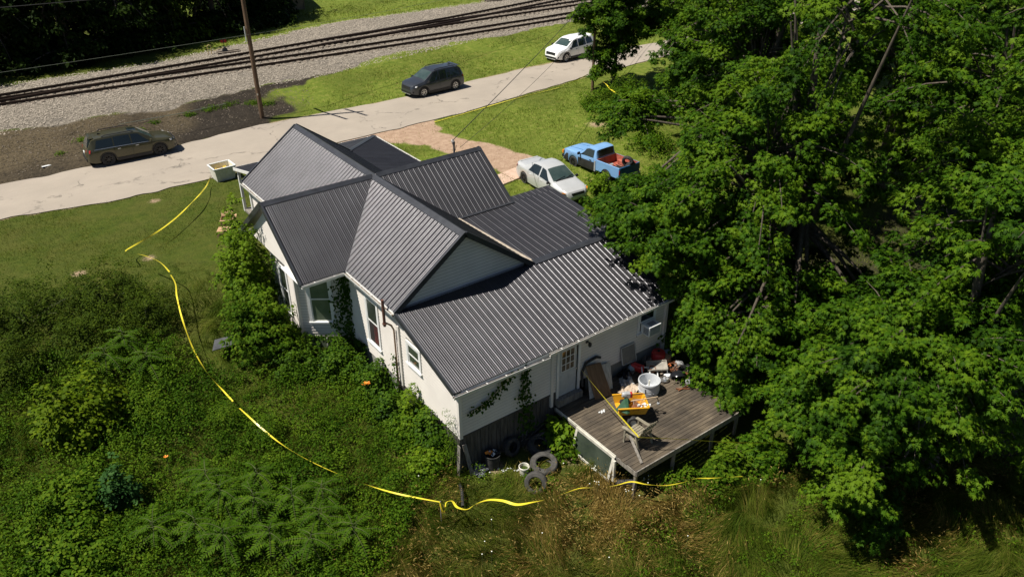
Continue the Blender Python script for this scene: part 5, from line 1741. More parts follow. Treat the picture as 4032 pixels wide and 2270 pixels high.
obj_at(crumple(8, (.8, .6), .3, 4), 'rag_heap', simple('brown_rags', (.11, .095, .075), (.2, .17, .14), 8, .95), 'heap of brown rags below the wall behind the junk', 'rags', (5.75, -10.0, DZ + .02), (0, 0, .8))
rc = thing('gas_can', 'red plastic fuel container lying in the junk heap', 'fuel can', (5.0, -10.12, DZ + .22), (R(25), R(10), R(-60)))
mb = MB(); mb.box((0, 0, 0), (.52, .22, .36)); mb.build('body', MT['red_plastic'], rc, bevel=.05)
mb = MB(); mb.bar((-.12, 0, .22), (.14, 0, .22), .04, .05); mb.lathe([(.04, .18), (.04, .26), (.0, .26)], 10, Matrix.Translation((.2, 0, 0))); mb.build('handle', MT['red_plastic'], rc)
mb = MB(); mb.bar((-.26, .115, -.1), (.2, .115, .12), .02); mb.build('strap', MT['rust'], rc)
rd = thing('red_barrel', 'round red plastic barrel below the air conditioner', 'barrel', (6.05, -10.15, DZ))
mb = MB(); mb.lathe([(0, 0), (.24, 0), (.26, .05), (.27, .25), (.26, .46), (.24, .50), (0, .53)], 24); mb.build('shell', MT['red_plastic'], rd, smooth=40)
mb = MB(); mb.lathe([(.05, .52), (.05, .57), (0, .57)], 12); mb.build('cap', MT['black_plastic'], rd)
jg = thing('plastic_jug', 'pale plastic jug standing by the red fuel container', 'jug', (4.78, -9.98, DZ), (0, R(14), 0))
mb = MB(); mb.lathe([(0, 0), (.13, 0), (.14, .04), (.14, .24), (.08, .34), (.045, .36), (.045, .42)], 18); mb.build('shell', MT['bluish_plastic'], jg, smooth=40)
mb = MB(); mb.tube([(.11, 0, .3), (.17, 0, .26), (.15, 0, .16)], .02, 6); mb.build('handle', MT['bluish_plastic'], jg)
mb = MB(); mb.lathe([(.05, .41), (.05, .46), (0, .46)], 12); mb.build('cap', MT['black_plastic'], jg)
bl = MB(); bl.lathe([(0, 0), (.14, .02), (.20, .12), (.17, .26), (.07, .38), (.0, .40)], 18); obj_at(bl, 'plastic_float', 'bluish_plastic', 'pale blue drop-shaped plastic float at the far end of the deck', 'float', (6.55, -10.1, DZ), (R(10), 0, 0), smooth=40)
# aluminium tray / grill lid on an open frame
tr_ = thing('metal_tray', 'large dented metal tray propped on the junk heap', 'tray', (5.55, -10.58, DZ + .30), (R(10), R(-6), R(-38)))
mb = MB(); mb.box((0, 0, 0), (.72, .46, .02))
for (a, b_) in (((-.36, -.23, .03), (.36, -.23, .03)), ((-.36, .23, .03), (.36, .23, .03)), ((-.36, -.23, .03), (-.36, .23, .03)), ((.36, -.23, .03), (.36, .23, .03))): mb.bar(a, b_, .03, .07)
mb.build('pan', simple('stained_aluminium', (.30, .28, .25), (.50, .46, .40), 5, .45, .5), tr_)
for (x, y) in ((-.34, -.2), (.34, -.2), (.34, .2), (-.34, .2)):
    mb = MB(); mb.bar((x, y, 0), (x * 1.05, y * 1.05, -.30), .03); mb.build('leg', MT['white_plastic'], tr_)
lr = thing('metal_rack', 'white wire shelf frame tipped beside the metal tray', 'rack', (5.15, -10.62, DZ + .20), (R(30), R(12), R(-30)))
for i in range(4):
    pts = [(-.3, -.2, 0), (.3, -.2, 0), (.3, .2, 0), (-.3, .2, 0)]
    mb = MB(); mb.bar(pts[i], pts[(i + 1) % 4], .035, .03); mb.build('frame_bar', MT['white_plastic'], lr)
mb = MB(); mb.bar((0, -.2, 0), (0, .2, 0), .035, .03); mb.build('cross_bar', MT['white_plastic'], lr)
cn = MB(); cn.lathe([(0, 0), (.12, 0), (.125, .02), (.12, .16), (.125, .19), (.105, .19), (.10, .04), (0, .04)], 20); obj_at(cn, 'rusty_tin', 'rust', 'rusty open tin in front of the metal tray', 'tin', (5.34, -10.52, DZ + .12), (R(12), 0, 0), smooth=40)
sp_ = thing('cable_spool', 'round silver spool beside the grey tub', 'spool', (5.42, -11.12, DZ + .06), (R(-18), R(12), 0))
mb = MB(); mb.lathe([(.045, .1), (.05, .06), (.10, .05), (.155, .05), (.165, .0), (.155, -.05), (.045, -.05)], 26); mb.build('reel', MT['steel'], sp_, smooth=40)
mb = MB(); mb.lathe([(0, .07), (.05, .09), (.055, .06)], 14); mb.build('hub', MT['grey_metal'], sp_)
db = thing('kettle_lid', 'black kettle grill lid tipped over at the right of the junk heap', 'grill lid', (5.92, -11.30, DZ + .16), (R(-24), R(20), R(10)))
mb = MB(); mb.lathe([(0, .17), (.12, .16), (.24, .10), (.31, .0), (.32, -.02), (.30, -.02), (.23, .085), (0, .15)], 30); mb.build('dome', simple('glossy_black_enamel', (.012, .013, .016), None, rough=.18, coat=.5), db, smooth=40)
mb = MB(); mb.tube([(-.07, 0, .17), (-.05, 0, .22), (.05, 0, .22), (.07, 0, .17)], .012, 6); mb.build('handle', MT['rust'], db)
mt_ = thing('small_motor', 'small old electric motor at the edge of the junk heap', 'motor', (6.0, -11.72, DZ + .1), (0, R(12), R(40)))
mb = MB(); M = Matrix.Rotation(R(90), 4, 'Y'); mb.lathe([(0, -.13), (.08, -.13), (.095, -.1), (.095, .1), (.08, .13), (0, .13)], 18, M); mb.build('case', MT['grey_metal'], mt_, smooth=40)
mb = MB(); mb.tube([(.12, 0, 0), (.2, 0, 0)], .015, 8); mb.box((0, 0, -.09), (.18, .14, .02)); mb.build('shaft', MT['rust'], mt_)
for k, (a, b_) in enumerate([((5.38, -11.72, DZ + .03), (5.78, -12.02, DZ + .03)), ((5.36, -11.86, DZ + .05), (5.92, -11.88, DZ + .04))]):
    mb = MB(); mb.bar(a, b_, .035, .03); tag(mb.build('rusty_bar', MT['rust']), ['rusty iron bar lying nearest the chair below the junk heap', 'rusty iron bar crossing under the small motor'][k], 'iron bar', 'rusty bars on the deck')
for k in range(3):
    mb = MB(); pts = []; cx_, cy_ = [(6.15, -10.75), (6.35, -11.1), (5.95, -10.5)][k]
    for i in range(70):
        a = i * .55; r_ = .26 + .10 * math.sin(i * 1.7 + k); pts.append((cx_ + r_ * math.cos(a), cy_ + r_ * math.sin(a) * .8, DZ + .05 + .14 * abs(math.sin(i * .9 + k))))
    mb.tube(pts, .012, 5)
    tag(mb.build('cable_tangle', [MT['rust'], MT['black_plastic'], simple('orange_cable', (.50, .13, .03), None)][k]), ['tangle of rust brown cable at the right of the junk heap', 'tangle of black cable at the far right of the junk heap', 'tangle of orange cable behind the metal tray'][k], 'cable', 'cable tangles in the junk heap')
for k, (x, y, s, mat, lab) in enumerate([(5.7, -11.0, (.30, .22, .10), 'white_plastic', 'white plastic cover between the spool and the cables'), (6.25, -11.35, (.24, .2, .14), 'rust', 'rust brown metal box right of the black grill lid'),
                                        (6.3, -10.35, (.4, .3, .3), 'cardboard', 'brown carton in the shade at the back of the junk heap'), (5.3, -10.05, (.34, .3, .22), 'black_plastic', 'black plastic crate behind the red container'),
                                        (6.5, -10.8, (.3, .3, .2), 'bag', 'grey bundle at the right end of the junk heap'), (6.1, -11.05, (.18, .16, .08), 'white_plastic', 'small white plastic box under the orange cable')]):
    mb = MB(); mb.box((0, 0, s[2] / 2), s, taper=.85); mb.box((.02, .01, s[2] + .012), (s[0] * .7, s[1] * .7, .02))
    obj_at(mb, ['plastic_cover', 'metal_box', 'carton', 'crate', 'bundle', 'plastic_box'][k], mat, lab, ['cover', 'box', 'carton', 'crate', 'bundle', 'box'][k], (x, y, DZ), (R(random.uniform(-14, 14)), R(random.uniform(-14, 14)), random.uniform(0, 3)), bevel=.02)
mb = MB()
for i in range(46):
    mb.box((5.9 + random.gauss(0, .45), -10.9 + random.gauss(0, .42), DZ + .03 + abs(random.gauss(0, .06))), (random.uniform(.05, .2), random.uniform(.02, .09), .02), Matrix.Rotation(random.uniform(-1.5, 1.5), 4, random.choice('XYZ')))
tag(mb.build('litter', simple('mixed_litter', (.05, .04, .03), (.30, .24, .18), 14, .8)), 'small scraps scattered among the junk on the deck', 'litter', kind='stuff')
mb = MB()
for i in range(5): mb.box((2.30 + i * .05, -11.05 - .06 * (i % 2), DZ + .02), (.07, .05, .025), Matrix.Rotation(i * .7, 4, 'Z'))
tag(mb.build('crumpled_paper', MT['white_plastic']), 'crumpled white paper on the shaded deck boards', 'paper')

# ---- things on the ground behind the house
tyre_obj('tire', 'large dusty tire lying flat in the grass between the bucket and the deck', (-.25, -11.18, -1.92), (R(8), R(-6), 0), .47, .26, 'old_tyre', 'old tires on the ground behind the house', .55)
tyre_obj('tire', 'grey tire half standing in the dry grass below the bucket', (-1.05, -11.78, -1.83), (R(62), 0, R(-48)), .38, .24, 'old_tyre', 'old tires on the ground behind the house', .55)
tyre_obj('tire', 'dark tire in the shade beside the lying dusty tire', (.15, -10.45, -1.86), (R(20), R(10), 0), .44, .26, 'rubber', 'old tires on the ground behind the house', .55)
tyre_obj('tire', 'dark tire leaning on the board skirting near the trash barrel', (-.75, -10.05, -1.68), (R(72), 0, R(10)), .34, .2, 'rubber', 'old tires on the ground behind the house', .55)
bk = thing('bucket', 'white plastic bucket of green water next to the lying tire', 'bucket', (-.98, -11.05, -2.05))
mb = MB(); mb.lathe([(0, 0), (.145, 0), (.165, .30), (.18, .31), (.18, .36), (.165, .37), (.155, .36), (.14, .05), (0, .05)], 26); mb.build('shell', MT['offwhite_plastic'], bk, smooth=40)
mb = MB(); mb.lathe([(0, .24), (.151, .24)], 24); mb.build('water', MT['algae'], bk)
mb = MB(); mb.tube([(.18, 0, .33), (.16, .12, .25), (0, .19, .2), (-.16, .12, .25), (-.18, 0, .33)], .006, 5); mb.build('handle', MT['steel'], bk)
br_ = thing('trash_barrel', 'dark metal trash barrel heaped with bright scraps by the skirting', 'trash barrel', (-1.62, -10.15, -2.02))
mb = MB(); mb.lathe([(0, 0), (.24, 0), (.26, .3), (.27, .55), (.285, .56), (.285, .59), (.26, .59), (.25, .1), (0, .1)], 24); mb.build('shell', MT['rubber'], br_, smooth=40)
for (mat, n, nm) in (('white_plastic', 3, 'white_scrap'), ('orange_petal', 3, 'orange_scrap'), ('black_plastic', 6, 'black_scrap'), ('yellow_leaf', 1, 'green_scrap')):
    mb = MB()
    for i in range(n): mb.box((random.uniform(-.16, .16), random.uniform(-.16, .16), .56 + random.uniform(0, .06)), (.13, .09, .04), Matrix.Rotation(random.uniform(-1, 1), 4, random.choice('XYZ')))
    mb.build(nm, MT[mat] if mat != 'yellow_leaf' else MT['green_sheet'], br_)
obj_at(crumple(8, (.6, .5), .3, 9), 'plastic_bag', simple('blue_grey_bag', (.10, .11, .13), (.2, .21, .23), 8, .4), 'crumpled blue grey plastic bag left of the trash barrel', 'bag', (-2.1, -10.1, -2.0), (0, 0, .4))
mb = MB()
for i in range(34):
    t = random.random(); mb.box((-2.05 + t * 1.5 + random.gauss(0, .06), -10.15 - t * .95 + random.gauss(0, .06), -1.98 + random.uniform(0, .06)), (random.uniform(.02, .09), random.uniform(.02, .06), .015), Matrix.Rotation(random.uniform(-1, 1), 4, random.choice('XYZ')))
tag(mb.build('broken_scraps', MT['white_plastic']), 'trail of white broken bits in the grass below the trash barrel', 'scraps', kind='stuff')
mb = MB(); mb.bar((-2.40, -10.12, -2.05), (-2.52, -9.86, -.78), .14, .03, up=(0, -1, 0)); tag(mb.build('leaning_plank', MT['grey_wood']), 'grey plank leaning on the rear corner of the house', 'plank')
mb = MB(); mb.bar((-2.80, -9.86, -2.05), (-2.74, -9.90, -.72), .16, .03, up=(-1, 0, 0)); tag(mb.build('corner_plank', MT['grey_wood']), 'split grey board standing at the house corner left of the leaning plank', 'plank')
mb = MB(); mb.tube([(-3.0, -10.25, -1.9), (-3.2, -10.7, -1.8), (-3.5, -11.2, -1.85)], .05, 8); tag(mb.build('black_hose', MT['rubber']), 'black hose lying in the weeds by the house corner', 'hose')
mb = MB()
for i in range(26): mb.bar((random.uniform(-.5, .8), random.uniform(-10.0, -9.9), -2.0 + random.uniform(0, .2)), (random.uniform(-.5, .9), random.uniform(-10.3, -9.9), -1.75 + random.uniform(0, .3)), .03, .02)
tag(mb.build('scrap_wood', MT['skirt_wood']), 'dark heap of scrap wood in the shade along the skirting', 'scrap wood', kind='stuff')

# ---- front and side yard things
tb = thing('planter_tub', 'white rectangular plastic tub filled with yellow flowers by the road', 'planter', (-1.53, 15.22, 0), (0, 0, R(2)))
mb = MB(); hx, hy, hz = .58, .50, .74
mb.add([(-hx, -hy, hz), (hx, -hy, hz), (hx, hy, hz), (-hx, hy, hz), (-hx * .82, -hy * .82, 0), (hx * .82, -hy * .82, 0), (hx * .82, hy * .82, 0), (-hx * .82, hy * .82, 0),
        (-hx + .05, -hy + .05, hz), (hx - .05, -hy + .05, hz), (hx - .05, hy - .05, hz), (-hx + .05, hy - .05, hz), (-hx * .88, -hy * .86, .3), (hx * .88, -hy * .86, .3), (hx * .88, hy * .86, .3), (-hx * .88, hy * .86, .3)],
       [(0, 1, 5, 4), (1, 2, 6, 5), (2, 3, 7, 6), (3, 0, 4, 7), (4, 5, 6, 7), (0, 8, 9, 1), (1, 9, 10, 2), (2, 10, 11, 3), (3, 11, 8, 0), (8, 12, 13, 9), (9, 13, 14, 10), (10, 14, 15, 11), (11, 15, 12, 8), (12, 15, 14, 13)])
mb.build('shell', MT['offwhite_plastic'], tb)
mb = MB()
for i in range(4):
    q = [(-hx, -hy, hz), (hx, -hy, hz), (hx, hy, hz), (-hx, hy, hz)]; mb.bar(q[i], q[(i + 1) % 4], .07, .05)
mb.build('rim', MT['white_plastic'], tb)
for x in (-.35, .0, .35):
    mb = MB(); mb.bar((x, -hy - .0, .68), (x * .85, -hy * .84, .05), .05, .03); mb.build('rib', MT['offwhite_plastic'], tb)
mb = MB()
for i in range(60): mb.box((random.uniform(-.42, .42), random.uniform(-.36, .36), .36 + random.uniform(0, .16)), (.14, .10, .04), Matrix.Rotation(random.uniform(-1, 1), 4, random.choice('XYZ')))
tag(mb.build('yellow_tape_heap', MT['yellow_fill'], tb), kind='stuff')


def open_box(name, label, loc, rz, s, closed):
    t = thing(name, label, 'box', loc, (0, 0, rz))
    x, y, z = s; mb = MB(); th = .012
    for (c_, d_) in (((0, -y / 2, z / 2), (x, th, z)), ((0, y / 2, z / 2), (x, th, z)), ((-x / 2, 0, z / 2), (th, y, z)), ((x / 2, 0, z / 2), (th, y, z)), ((0, 0, th), (x, y, th))): mb.box(c_, d_)
    mb.build('carton', MT['cardboard'], t)
    if closed:
        for sx in (-1, 1):
            mb = MB(); mb.box((sx * x / 4, 0, z + .006), (x / 2 - .004, y, .012)); mb.build('flap', MT['cardboard'], t)
        mb = MB(); mb.box((.0, .02, z + .014), (.12, .13, .004)); mb.build('hand_hole', MT['dark_interior'], t)
    else:
        for (a, b_, c_, d_) in [((-x / 2, -y / 2, z), (x / 2, -y / 2, z), (x / 2 + .02, -y / 2 - .22, z + .05), (-x / 2 - .02, -y / 2 - .22, z + .05)), ((-x / 2, y / 2, z), (x / 2, y / 2, z), (x / 2, y / 2 + .12, z + .18), (-x / 2, y / 2 + .12, z + .18)), ((x / 2, -y / 2, z), (x / 2, y / 2, z), (x / 2 + .18, y / 2, z + .08), (x / 2 + .18, -y / 2, z + .08))]:
            mb = MB(); mb.prism([a, b_, c_, d_], (0, 0, .008)); mb.build('flap', MT['cardboard'], t)
        mb = MB()
        for i in range(7): mb.lathe([(0, .05), (.03, .03), (.0, .0)], 6, Matrix.Translation((random.uniform(-.15, .15), random.uniform(-.1, .1), .06)))
        mb.build('white_contents', MT['white_plastic'], t)
    return t


open_box('cardboard_box', 'open cardboard box on the lawn beside the tall shrub', (-3.42, 9.15, .0), R(-25), (.55, .5, .42), False)
open_box('cardboard_box', 'closed cardboard box with a square hole in its lid on the lawn', (-3.92, 8.18, .0), R(-30), (.56, .52, .34), True)
bc = thing('toppled_chair', 'black padded chair with a steel frame toppled on the lawn by the shrub', 'chair', (-3.55, 7.25, .0), (0, 0, R(30)))
mb = MB(); mb.box((0, 0, .20), (.46, .08, .42), Matrix.Rotation(R(25), 4, 'X')); mb.build('backrest', MT['black_plastic'], bc, bevel=.03)
mb = MB(); mb.box((.42, .05, .22), (.46, .44, .09), Matrix.Rotation(R(55), 4, 'Y')); mb.build('seat', MT['black_plastic'], bc, bevel=.03)
for s in (-1, 1):
    mb = MB(); mb.tube([(-.2, s * .22, .04), (.15, s * .24, .42), (.6, s * .22, .40), (.72, s * .22, .05)], .016, 8); mb.build('frame_tube', MT['steel'], bc)
mb = MB(); mb.prism([(-7.42, -.25, .0), (-7.12, .34, .06), (-6.08, .22, .04), (-6.25, -.30, -.02)], (0, 0, .035))
pan = mb.build('ground_panel', simple('dull_black_panel', (.055, .057, .062), (.095, .098, .105), 3, .5), bevel=.008)
pan.location = (0, 0, -.42); tag(pan, 'flat black panel lying in the tall grass left of the house', 'panel')
mb = MB(); mb.bar((-9.2, 22.9, .05), (-8.6, 22.95, .05), .16, .03); tag(mb.build('litter_scrap', MT['white_plastic']), 'white scrap of litter at the foot of the dirt bank', 'litter')
mb = MB(); mb.bar((-3.7, 26.4, .42), (6.4, 26.7, .42), .015); 
mb = MB(); mb.tube([(-4.2, 26.2, .62), (-.5, 26.3, .56), (2.6, 26.45, .60)], .022, 5); tag(mb.build('bank_cable', MT['pale_wire']), 'pale cable lying along the dirt bank left of the pole', 'cable')

# ---- tan shed at the top of the picture
sh = thing('shed', 'tan shed at the edge of the far lawn among trees', 'shed', (18.1, 55.6, .6), (0, 0, R(-14)))
for i in range(14):
    mb = MB(); mb.box((-2.1 + i * .32, -3.0, 1.3), (.31, .05, 2.6)); mb.build('wall_board', MT['shed_wall'], sh)
for i in range(18):
    mb = MB(); mb.box((2.3, -2.85 + i * .32, 1.3), (.05, .31, 2.6)); mb.build('wall_board', MT['shed_wall'], sh)
mb = MB(); mb.box((.0, 0, 1.29), (4.5, 5.8, 2.58)); mb.build('core', MT['dark_interior'], sh)
mb = MB(); mb.prism([(-2.6, -3.3, 2.6), (2.6, -3.3, 2.6), (0, -3.3, 3.9)], (0, 6.6, 0)); mb.build('roof', MT['roof_trim'], sh)
# small background cabinets of the far lawn are out of frame

# ================================================================ BARRIER TAPE
def tape(label, pts, width=.075, flat=.35, seed=0, twist=None, step=.10, sag=0.0, group='yellow barrier tape strung round the house'):
    P = smooth3(pts, step)
    r_ = np.random.default_rng(seed); n = len(P)
    d = unit(np.gradient(P, axis=0))
    up = np.array([0, 0, 1.])
    side = unit(np.cross(d, up)); v = np.cross(side, d)
    s = np.r_[0, np.cumsum(np.linalg.norm(np.diff(P, axis=0), axis=1))]
    ang = flat + .5 * np.sin(s * .9 + seed) + .35 * np.sin(s * 2.3 + seed * 2) if twist is None else np.interp(s / s[-1], np.linspace(0, 1, len(twist)), twist)
    w = side * np.cos(ang)[:, None] + v * np.sin(ang)[:, None]
    A = P + w * width / 2; B = P - w * width / 2
    V = np.stack([A, B], 1).reshape(-1, 3)
    F = np.array([(2 * i, 2 * i + 1, 2 * i + 3, 2 * i + 2) for i in range(n - 1)])
    o = np_mesh('barrier_tape', V, F, MT['tape'])
    me = o.data; uvl = me.uv_layers.new(name='UVMap')
    uv = np.zeros((n, 2, 2)); uv[:, 0] = np.stack([s, s * 0], 1); uv[:, 1] = np.stack([s, s * 0 + 1], 1); uv = uv.reshape(-1, 2)
    li = np.empty(len(me.loops), np.int32); me.loops.foreach_get('vertex_index', li)
    uvl.data.foreach_set('uv', uv[li].astype(np.float32).ravel())
    return tag(o, label, 'barrier tape', group)


def smooth3(pts, step):
    pts = np.array(pts, float)
    d = np.r_[0, np.cumsum(np.linalg.norm(np.diff(pts, axis=0), axis=1))]
    t = np.append(np.arange(0, d[-1], step), d[-1])
    if len(pts) > 3:
        m = np.gradient(pts, d, axis=0); i = np.clip(np.searchsorted(d, t, 'right') - 1, 0, len(d) - 2)
        h = d[i + 1] - d[i]; s = ((t - d[i]) / h)[:, None]; h = h[:, None]
        return (2 * s**3 - 3 * s**2 + 1) * pts[i] + (s**3 - 2 * s**2 + s) * h * m[i] + (-2 * s**3 + 3 * s**2) * pts[i + 1] + (s**3 - s**2) * h * m[i + 1]
    return np.stack([np.interp(t, d, pts[:, k]) for k in range(3)], 1)


tape('yellow tape curving over the lawn from the white tub to the bushes', [(-2.30, 14.9, .35), (-2.44, 14.69, .3), (-3.33, 12.93, .49), (-4.37, 11.44, .6), (-5.51, 10.16, .59), (-6.48, 9.29, .59), (-7.33, 8.71, .59), (-8.06, 8.43, .5), (-8.3, 7.6, .8)], seed=1, width=.06)
tape('short piece of yellow tape showing over the left bushes', [(-8.0, 6.6, 1.0), (-7.77, 5.83, 1.12), (-7.46, 4.87, 1.08), (-7.36, 4.4, .9)], seed=2, width=.06)
tape('yellow tape running down the left side yard past the black panel', [(-7.36, 4.3, .80), (-7.34, 4.06, .68), (-7.59, 2.9, .54), (-7.8, 1.82, .33), (-7.93, .92, .12), (-8.02, -.2, -.22), (-8.0, -1.34, -.47), (-7.86, -2.74, -.58), (-7.8, -3.4, -.6)], seed=3, width=.055)
tape('yellow tape curving through the tall weeds at the lower left', [(-7.75, -3.9, -.60), (-7.7, -4.18, -.62), (-7.46, -5.14, -.82), (-7.25, -5.92, -.94), (-6.87, -6.93, -1.07), (-6.39, -7.95, -1.16), (-5.88, -8.85, -1.24), (-5.16, -10.11, -1.19), (-4.69, -10.74, -1.17), (-4.31, -11.23, -1.15)], seed=4, width=.052)
tape('loose yellow tape lying wavy across the dry grass in front', [(-4.31, -11.23, -1.15), (-4.32, -11.30, -1.33), (-4.29, -11.37, -1.50), (-4.2, -11.3, -1.46), (-4.1, -11.23, -1.28), (-3.95, -11.26, -1.29), (-3.94, -11.59, -1.3), (-3.74, -11.81, -1.33), (-3.44, -11.8, -1.32), (-2.98, -11.89, -1.33), (-2.67, -12.13, -1.35), (-2.39, -12.52, -1.37), (-1.93, -12.73, -1.38), (-1.44, -12.9, -1.4), (-.9, -13.01, -1.4), (-.35, -13.13, -1.41), (.18, -13.47, -1.44), (.66, -13.68, -1.45), (1.19, -13.85, -1.47), (1.47, -14.19, -1.48), (1.92, -14.54, -1.52), (2.54, -14.81, -1.53), (2.9, -14.9, -1.53), (3.4, -15.2, -1.55), (4.3, -15.72, -1.59)],
     seed=5, width=.085, twist=[1.3, .9, .1, .9, .1, -.4, .3, .9, .8, .5, .9, .6, .2, .7, .5, .9, .4, .8, .6], step=.06)
tape('yellow tape end hanging down beside the stake in the dry grass', [(-4.32, -11.24, -1.15), (-4.34, -11.36, -1.45), (-4.35, -11.40, -1.68)], seed=6, width=.07)
tape('yellow tape stretched from the back door to the wooden armchair', [(2.04, -9.88, .61), (2.02, -11.0, .22), (1.98, -12.2, -.15), (1.95, -13.28, -.43)], seed=7, twist=[1.0, .8, .5, .35], width=.085)
tape('yellow tape running from the armchair right into the maple leaves', [(1.95, -13.28, -.43), (3.0, -14.0, -.55), (4.28, -15.08, -.60), (5.2, -15.8, -.6), (6.4, -16.7, -.55)], seed=8, twist=[1.1, .9, 1.0, .8], width=.075)
tape('yellow tape between the road post and the shrubs under the trees', [(25.2, 15.3, 1.15), (25.11, 14.89, 1.12), (25.24, 14.09, .9), (24.9, 13.1, .75), (24.6, 12.06, .7), (24.3, 10.6, .7)], seed=9, width=.08)
tape('yellow tape glimpsed far back through the maple branches', [(23.7, -2.9, .2), (23.84, -3.52, .1), (24.35, -4.19, -.02), (24.19, -5.52, -.05), (24.2, -6.2, 0)], seed=10, width=.10)
tape('yellow tape lying along the near road edge by the driveway', [(12.5, 16.2, .05), (14.86, 16.45, .06), (17.2, 16.76, .07), (19.79, 17.06, .07), (22.35, 17.16, .08), (24.5, 17.07, .25), (25.2, 15.9, 1.05)], seed=11, twist=[.1, .2, .0, .3, .2, .9], width=.075)
mb = MB(); mb.bar((-4.32, -11.25, -2.1), (-4.31, -11.23, -1.12), .03); tag(mb.build('stake', MT['grey_wood']), 'thin wooden stake holding up the tape in the dry grass', 'stake')
mb = MB(); mb.tube([(25.3, 15.35, -.2), (25.32, 15.4, 4.2)], [.11, .09], 10); tag(mb.build('wooden_post', MT['pole_wood']), 'brown wooden post wrapped in leaves by the road edge', 'post')

# ================================================================ VEGETATION
def leaf_obj(name, arrays, mat, parent=None, world=False):
    V, F, t = join_arrays(arrays) if isinstance(arrays, list) else arrays
    return np_mesh(name, V, F, MT[mat], parent, world, attrs={'tint': t})


def bez(a, b_, c_, t):
    t = np.asarray(t)[:, None]
    return (1 - t) ** 2 * a + 2 * t * (1 - t) * b_ + t ** 2 * c_


def big_tree(label, base, height, tr, ells, seed, leaf=.16, per=30, mat='maple', tmpl=LOBED, name='maple_tree', cat='tree', group=None, kk=6, spread=.46, limbs=5, droop=.95):
    """trunk with limbs, drooping boughs that carry leaf clumps. ells: (cx,cy,cz,rx,ry,rz,n boughs)"""
    r = np.random.default_rng(seed)
    bx, by = base; bz = Hf(bx, by)
    t = thing(name, label, cat, (bx, by, bz), group=group)
    mb = MB()
    top = np.array([bx + r.normal() * .5, by + r.normal() * .5, bz + height * .86])
    path = [np.array([bx, by, bz - .2]), np.array([bx + .05, by, bz + height * .25]), np.array([bx, by, bz + height * .25]) * .5 + top * .5, top]
    mb.tube(path, [tr * 1.25, tr, tr * .7, tr * .2], 12)
    mb.build('trunk', MT['bark'], t, True, smooth=60)
    cents, outs, rads, tints = [], [], [], []
    bb = MB()
    for (cx, cy, cz, rx, ry, rz, nb) in ells:
        c0 = np.array([cx, cy, cz])
        for q in range(limbs if nb > 12 else 2):
            a = r.random() * 2 * np.pi
            e = c0 + np.array([math.cos(a) * rx * .55, math.sin(a) * ry * .55, r.uniform(-.2, .5) * rz])
            s0 = np.array([bx, by, bz + height * r.uniform(.18, .45)])
            mid = (s0 + e) / 2 + np.array([0, 0, .5])
            pts = bez(s0, mid, e, np.linspace(0, 1, 6))
            m2 = MB(); m2.tube(pts, np.linspace(tr * .42, tr * .10, 6), 8); m2.build('limb', MT['bark'], t, True, smooth=60)
        for q in range(nb):
            d = unit(r.normal(size=3)); d[2] = d[2] * .9 + .18; d = unit(d)
            tip = c0 + d * np.array([rx, ry, rz]) * (r.uniform(.62, 1.14) if nb > 12 else 1)
            st = c0 + (tip - c0) * r.uniform(.05, .25) + np.array([0, 0, r.uniform(-.2, .3) * rz])
            tip[2] -= .10 * np.linalg.norm(tip - st)
            tip[2] = max(tip[2], Hf(tip[0], tip[1]) + .25)
            mid = (st + tip) / 2 + np.array([0, 0, .22 * np.linalg.norm(tip - st)])
            tt = np.linspace(.42, 1, kk) ** .8
            P = bez(st, mid, tip, tt)
            bb.tube(bez(st, mid, tip, np.linspace(0, 1, 5)), np.linspace(.045, .008, 5) * (leaf / .15), 4)
            out = unit(tip - st)
            tb_ = np.clip(r.normal(.5, .22), .05, .98)
            for i, p in enumerate(P):
                n_sub = 2
                for u in range(n_sub):
                    off = r.normal(size=3) * np.array([.55, .55, .25]) * spread * (1.15 - .4 * i / kk)
                    cents.append(p + off); outs.append(out + off * .6); rads.append(spread * r.uniform(.55, 1.0) * (1.1 - .45 * i / kk)); tints.append(tb_ + .08 * (i / kk))
    bb.build('branches', MT['bark'], t, True)
    arr = clump_leaves(np.array(cents), np.array(rads), per, leaf, tmpl, unit(np.array(outs)), droop, .5, np.clip(np.array(tints), 0, 1), .2, r)
    leaf_obj('crown', arr, mat, t, True)
    return t


big_tree('big maple whose boughs overhang the corner of the lean-to roof', (11.4, -11.6), 14, .30, [(10.6, -10.4, 5.2, 4.4, 4.4, 4.8, 120), (7.7, -7.4, 3.9, 2.2, 1.9, 1.2, 40), (7.2, -8.6, 3.6, 1.9, 1.9, 1.4, 30), (8.2, -10.2, 2.2, 1.9, 2.0, 2.0, 36), (8.2, -12.6, 1.4, 2.4, 2.2, 2.2, 44), (6.9, -12.9, -.3, 1.1, 1.1, .8, 18), (7.4, -10.8, .3, 1.1, 1.2, 1.0, 16), (11.5, -13, 1.6, 3.2, 3.0, 2.4, 30), (12, -12, 11, 4.0, 4.0, 4.0, 30)], 11)
big_tree('maple with low drooping boughs in the right foreground beyond the deck', (9.6, -19.0), 11, .22, [(8.8, -18.0, 2.4, 3.9, 3.3, 3.4, 110), (6.6, -16.6, .5, 1.9, 1.6, 1.5, 30), (6.0, -18.8, .2, 1.8, 1.6, 1.7, 30), (10.5, -19.5, 6, 3.4, 3.2, 3.5, 44)], 12)
big_tree('tall dark maple filling the right edge of the view', (16.0, -18.6), 16, .34, [(15.6, -18.2, 5.4, 4.6, 4.4, 5.6, 110), (12.6, -17.6, 2.2, 2.6, 2.6, 2.4, 34), (16, -18, 12, 4.4, 4.2, 4.0, 24)], 13)
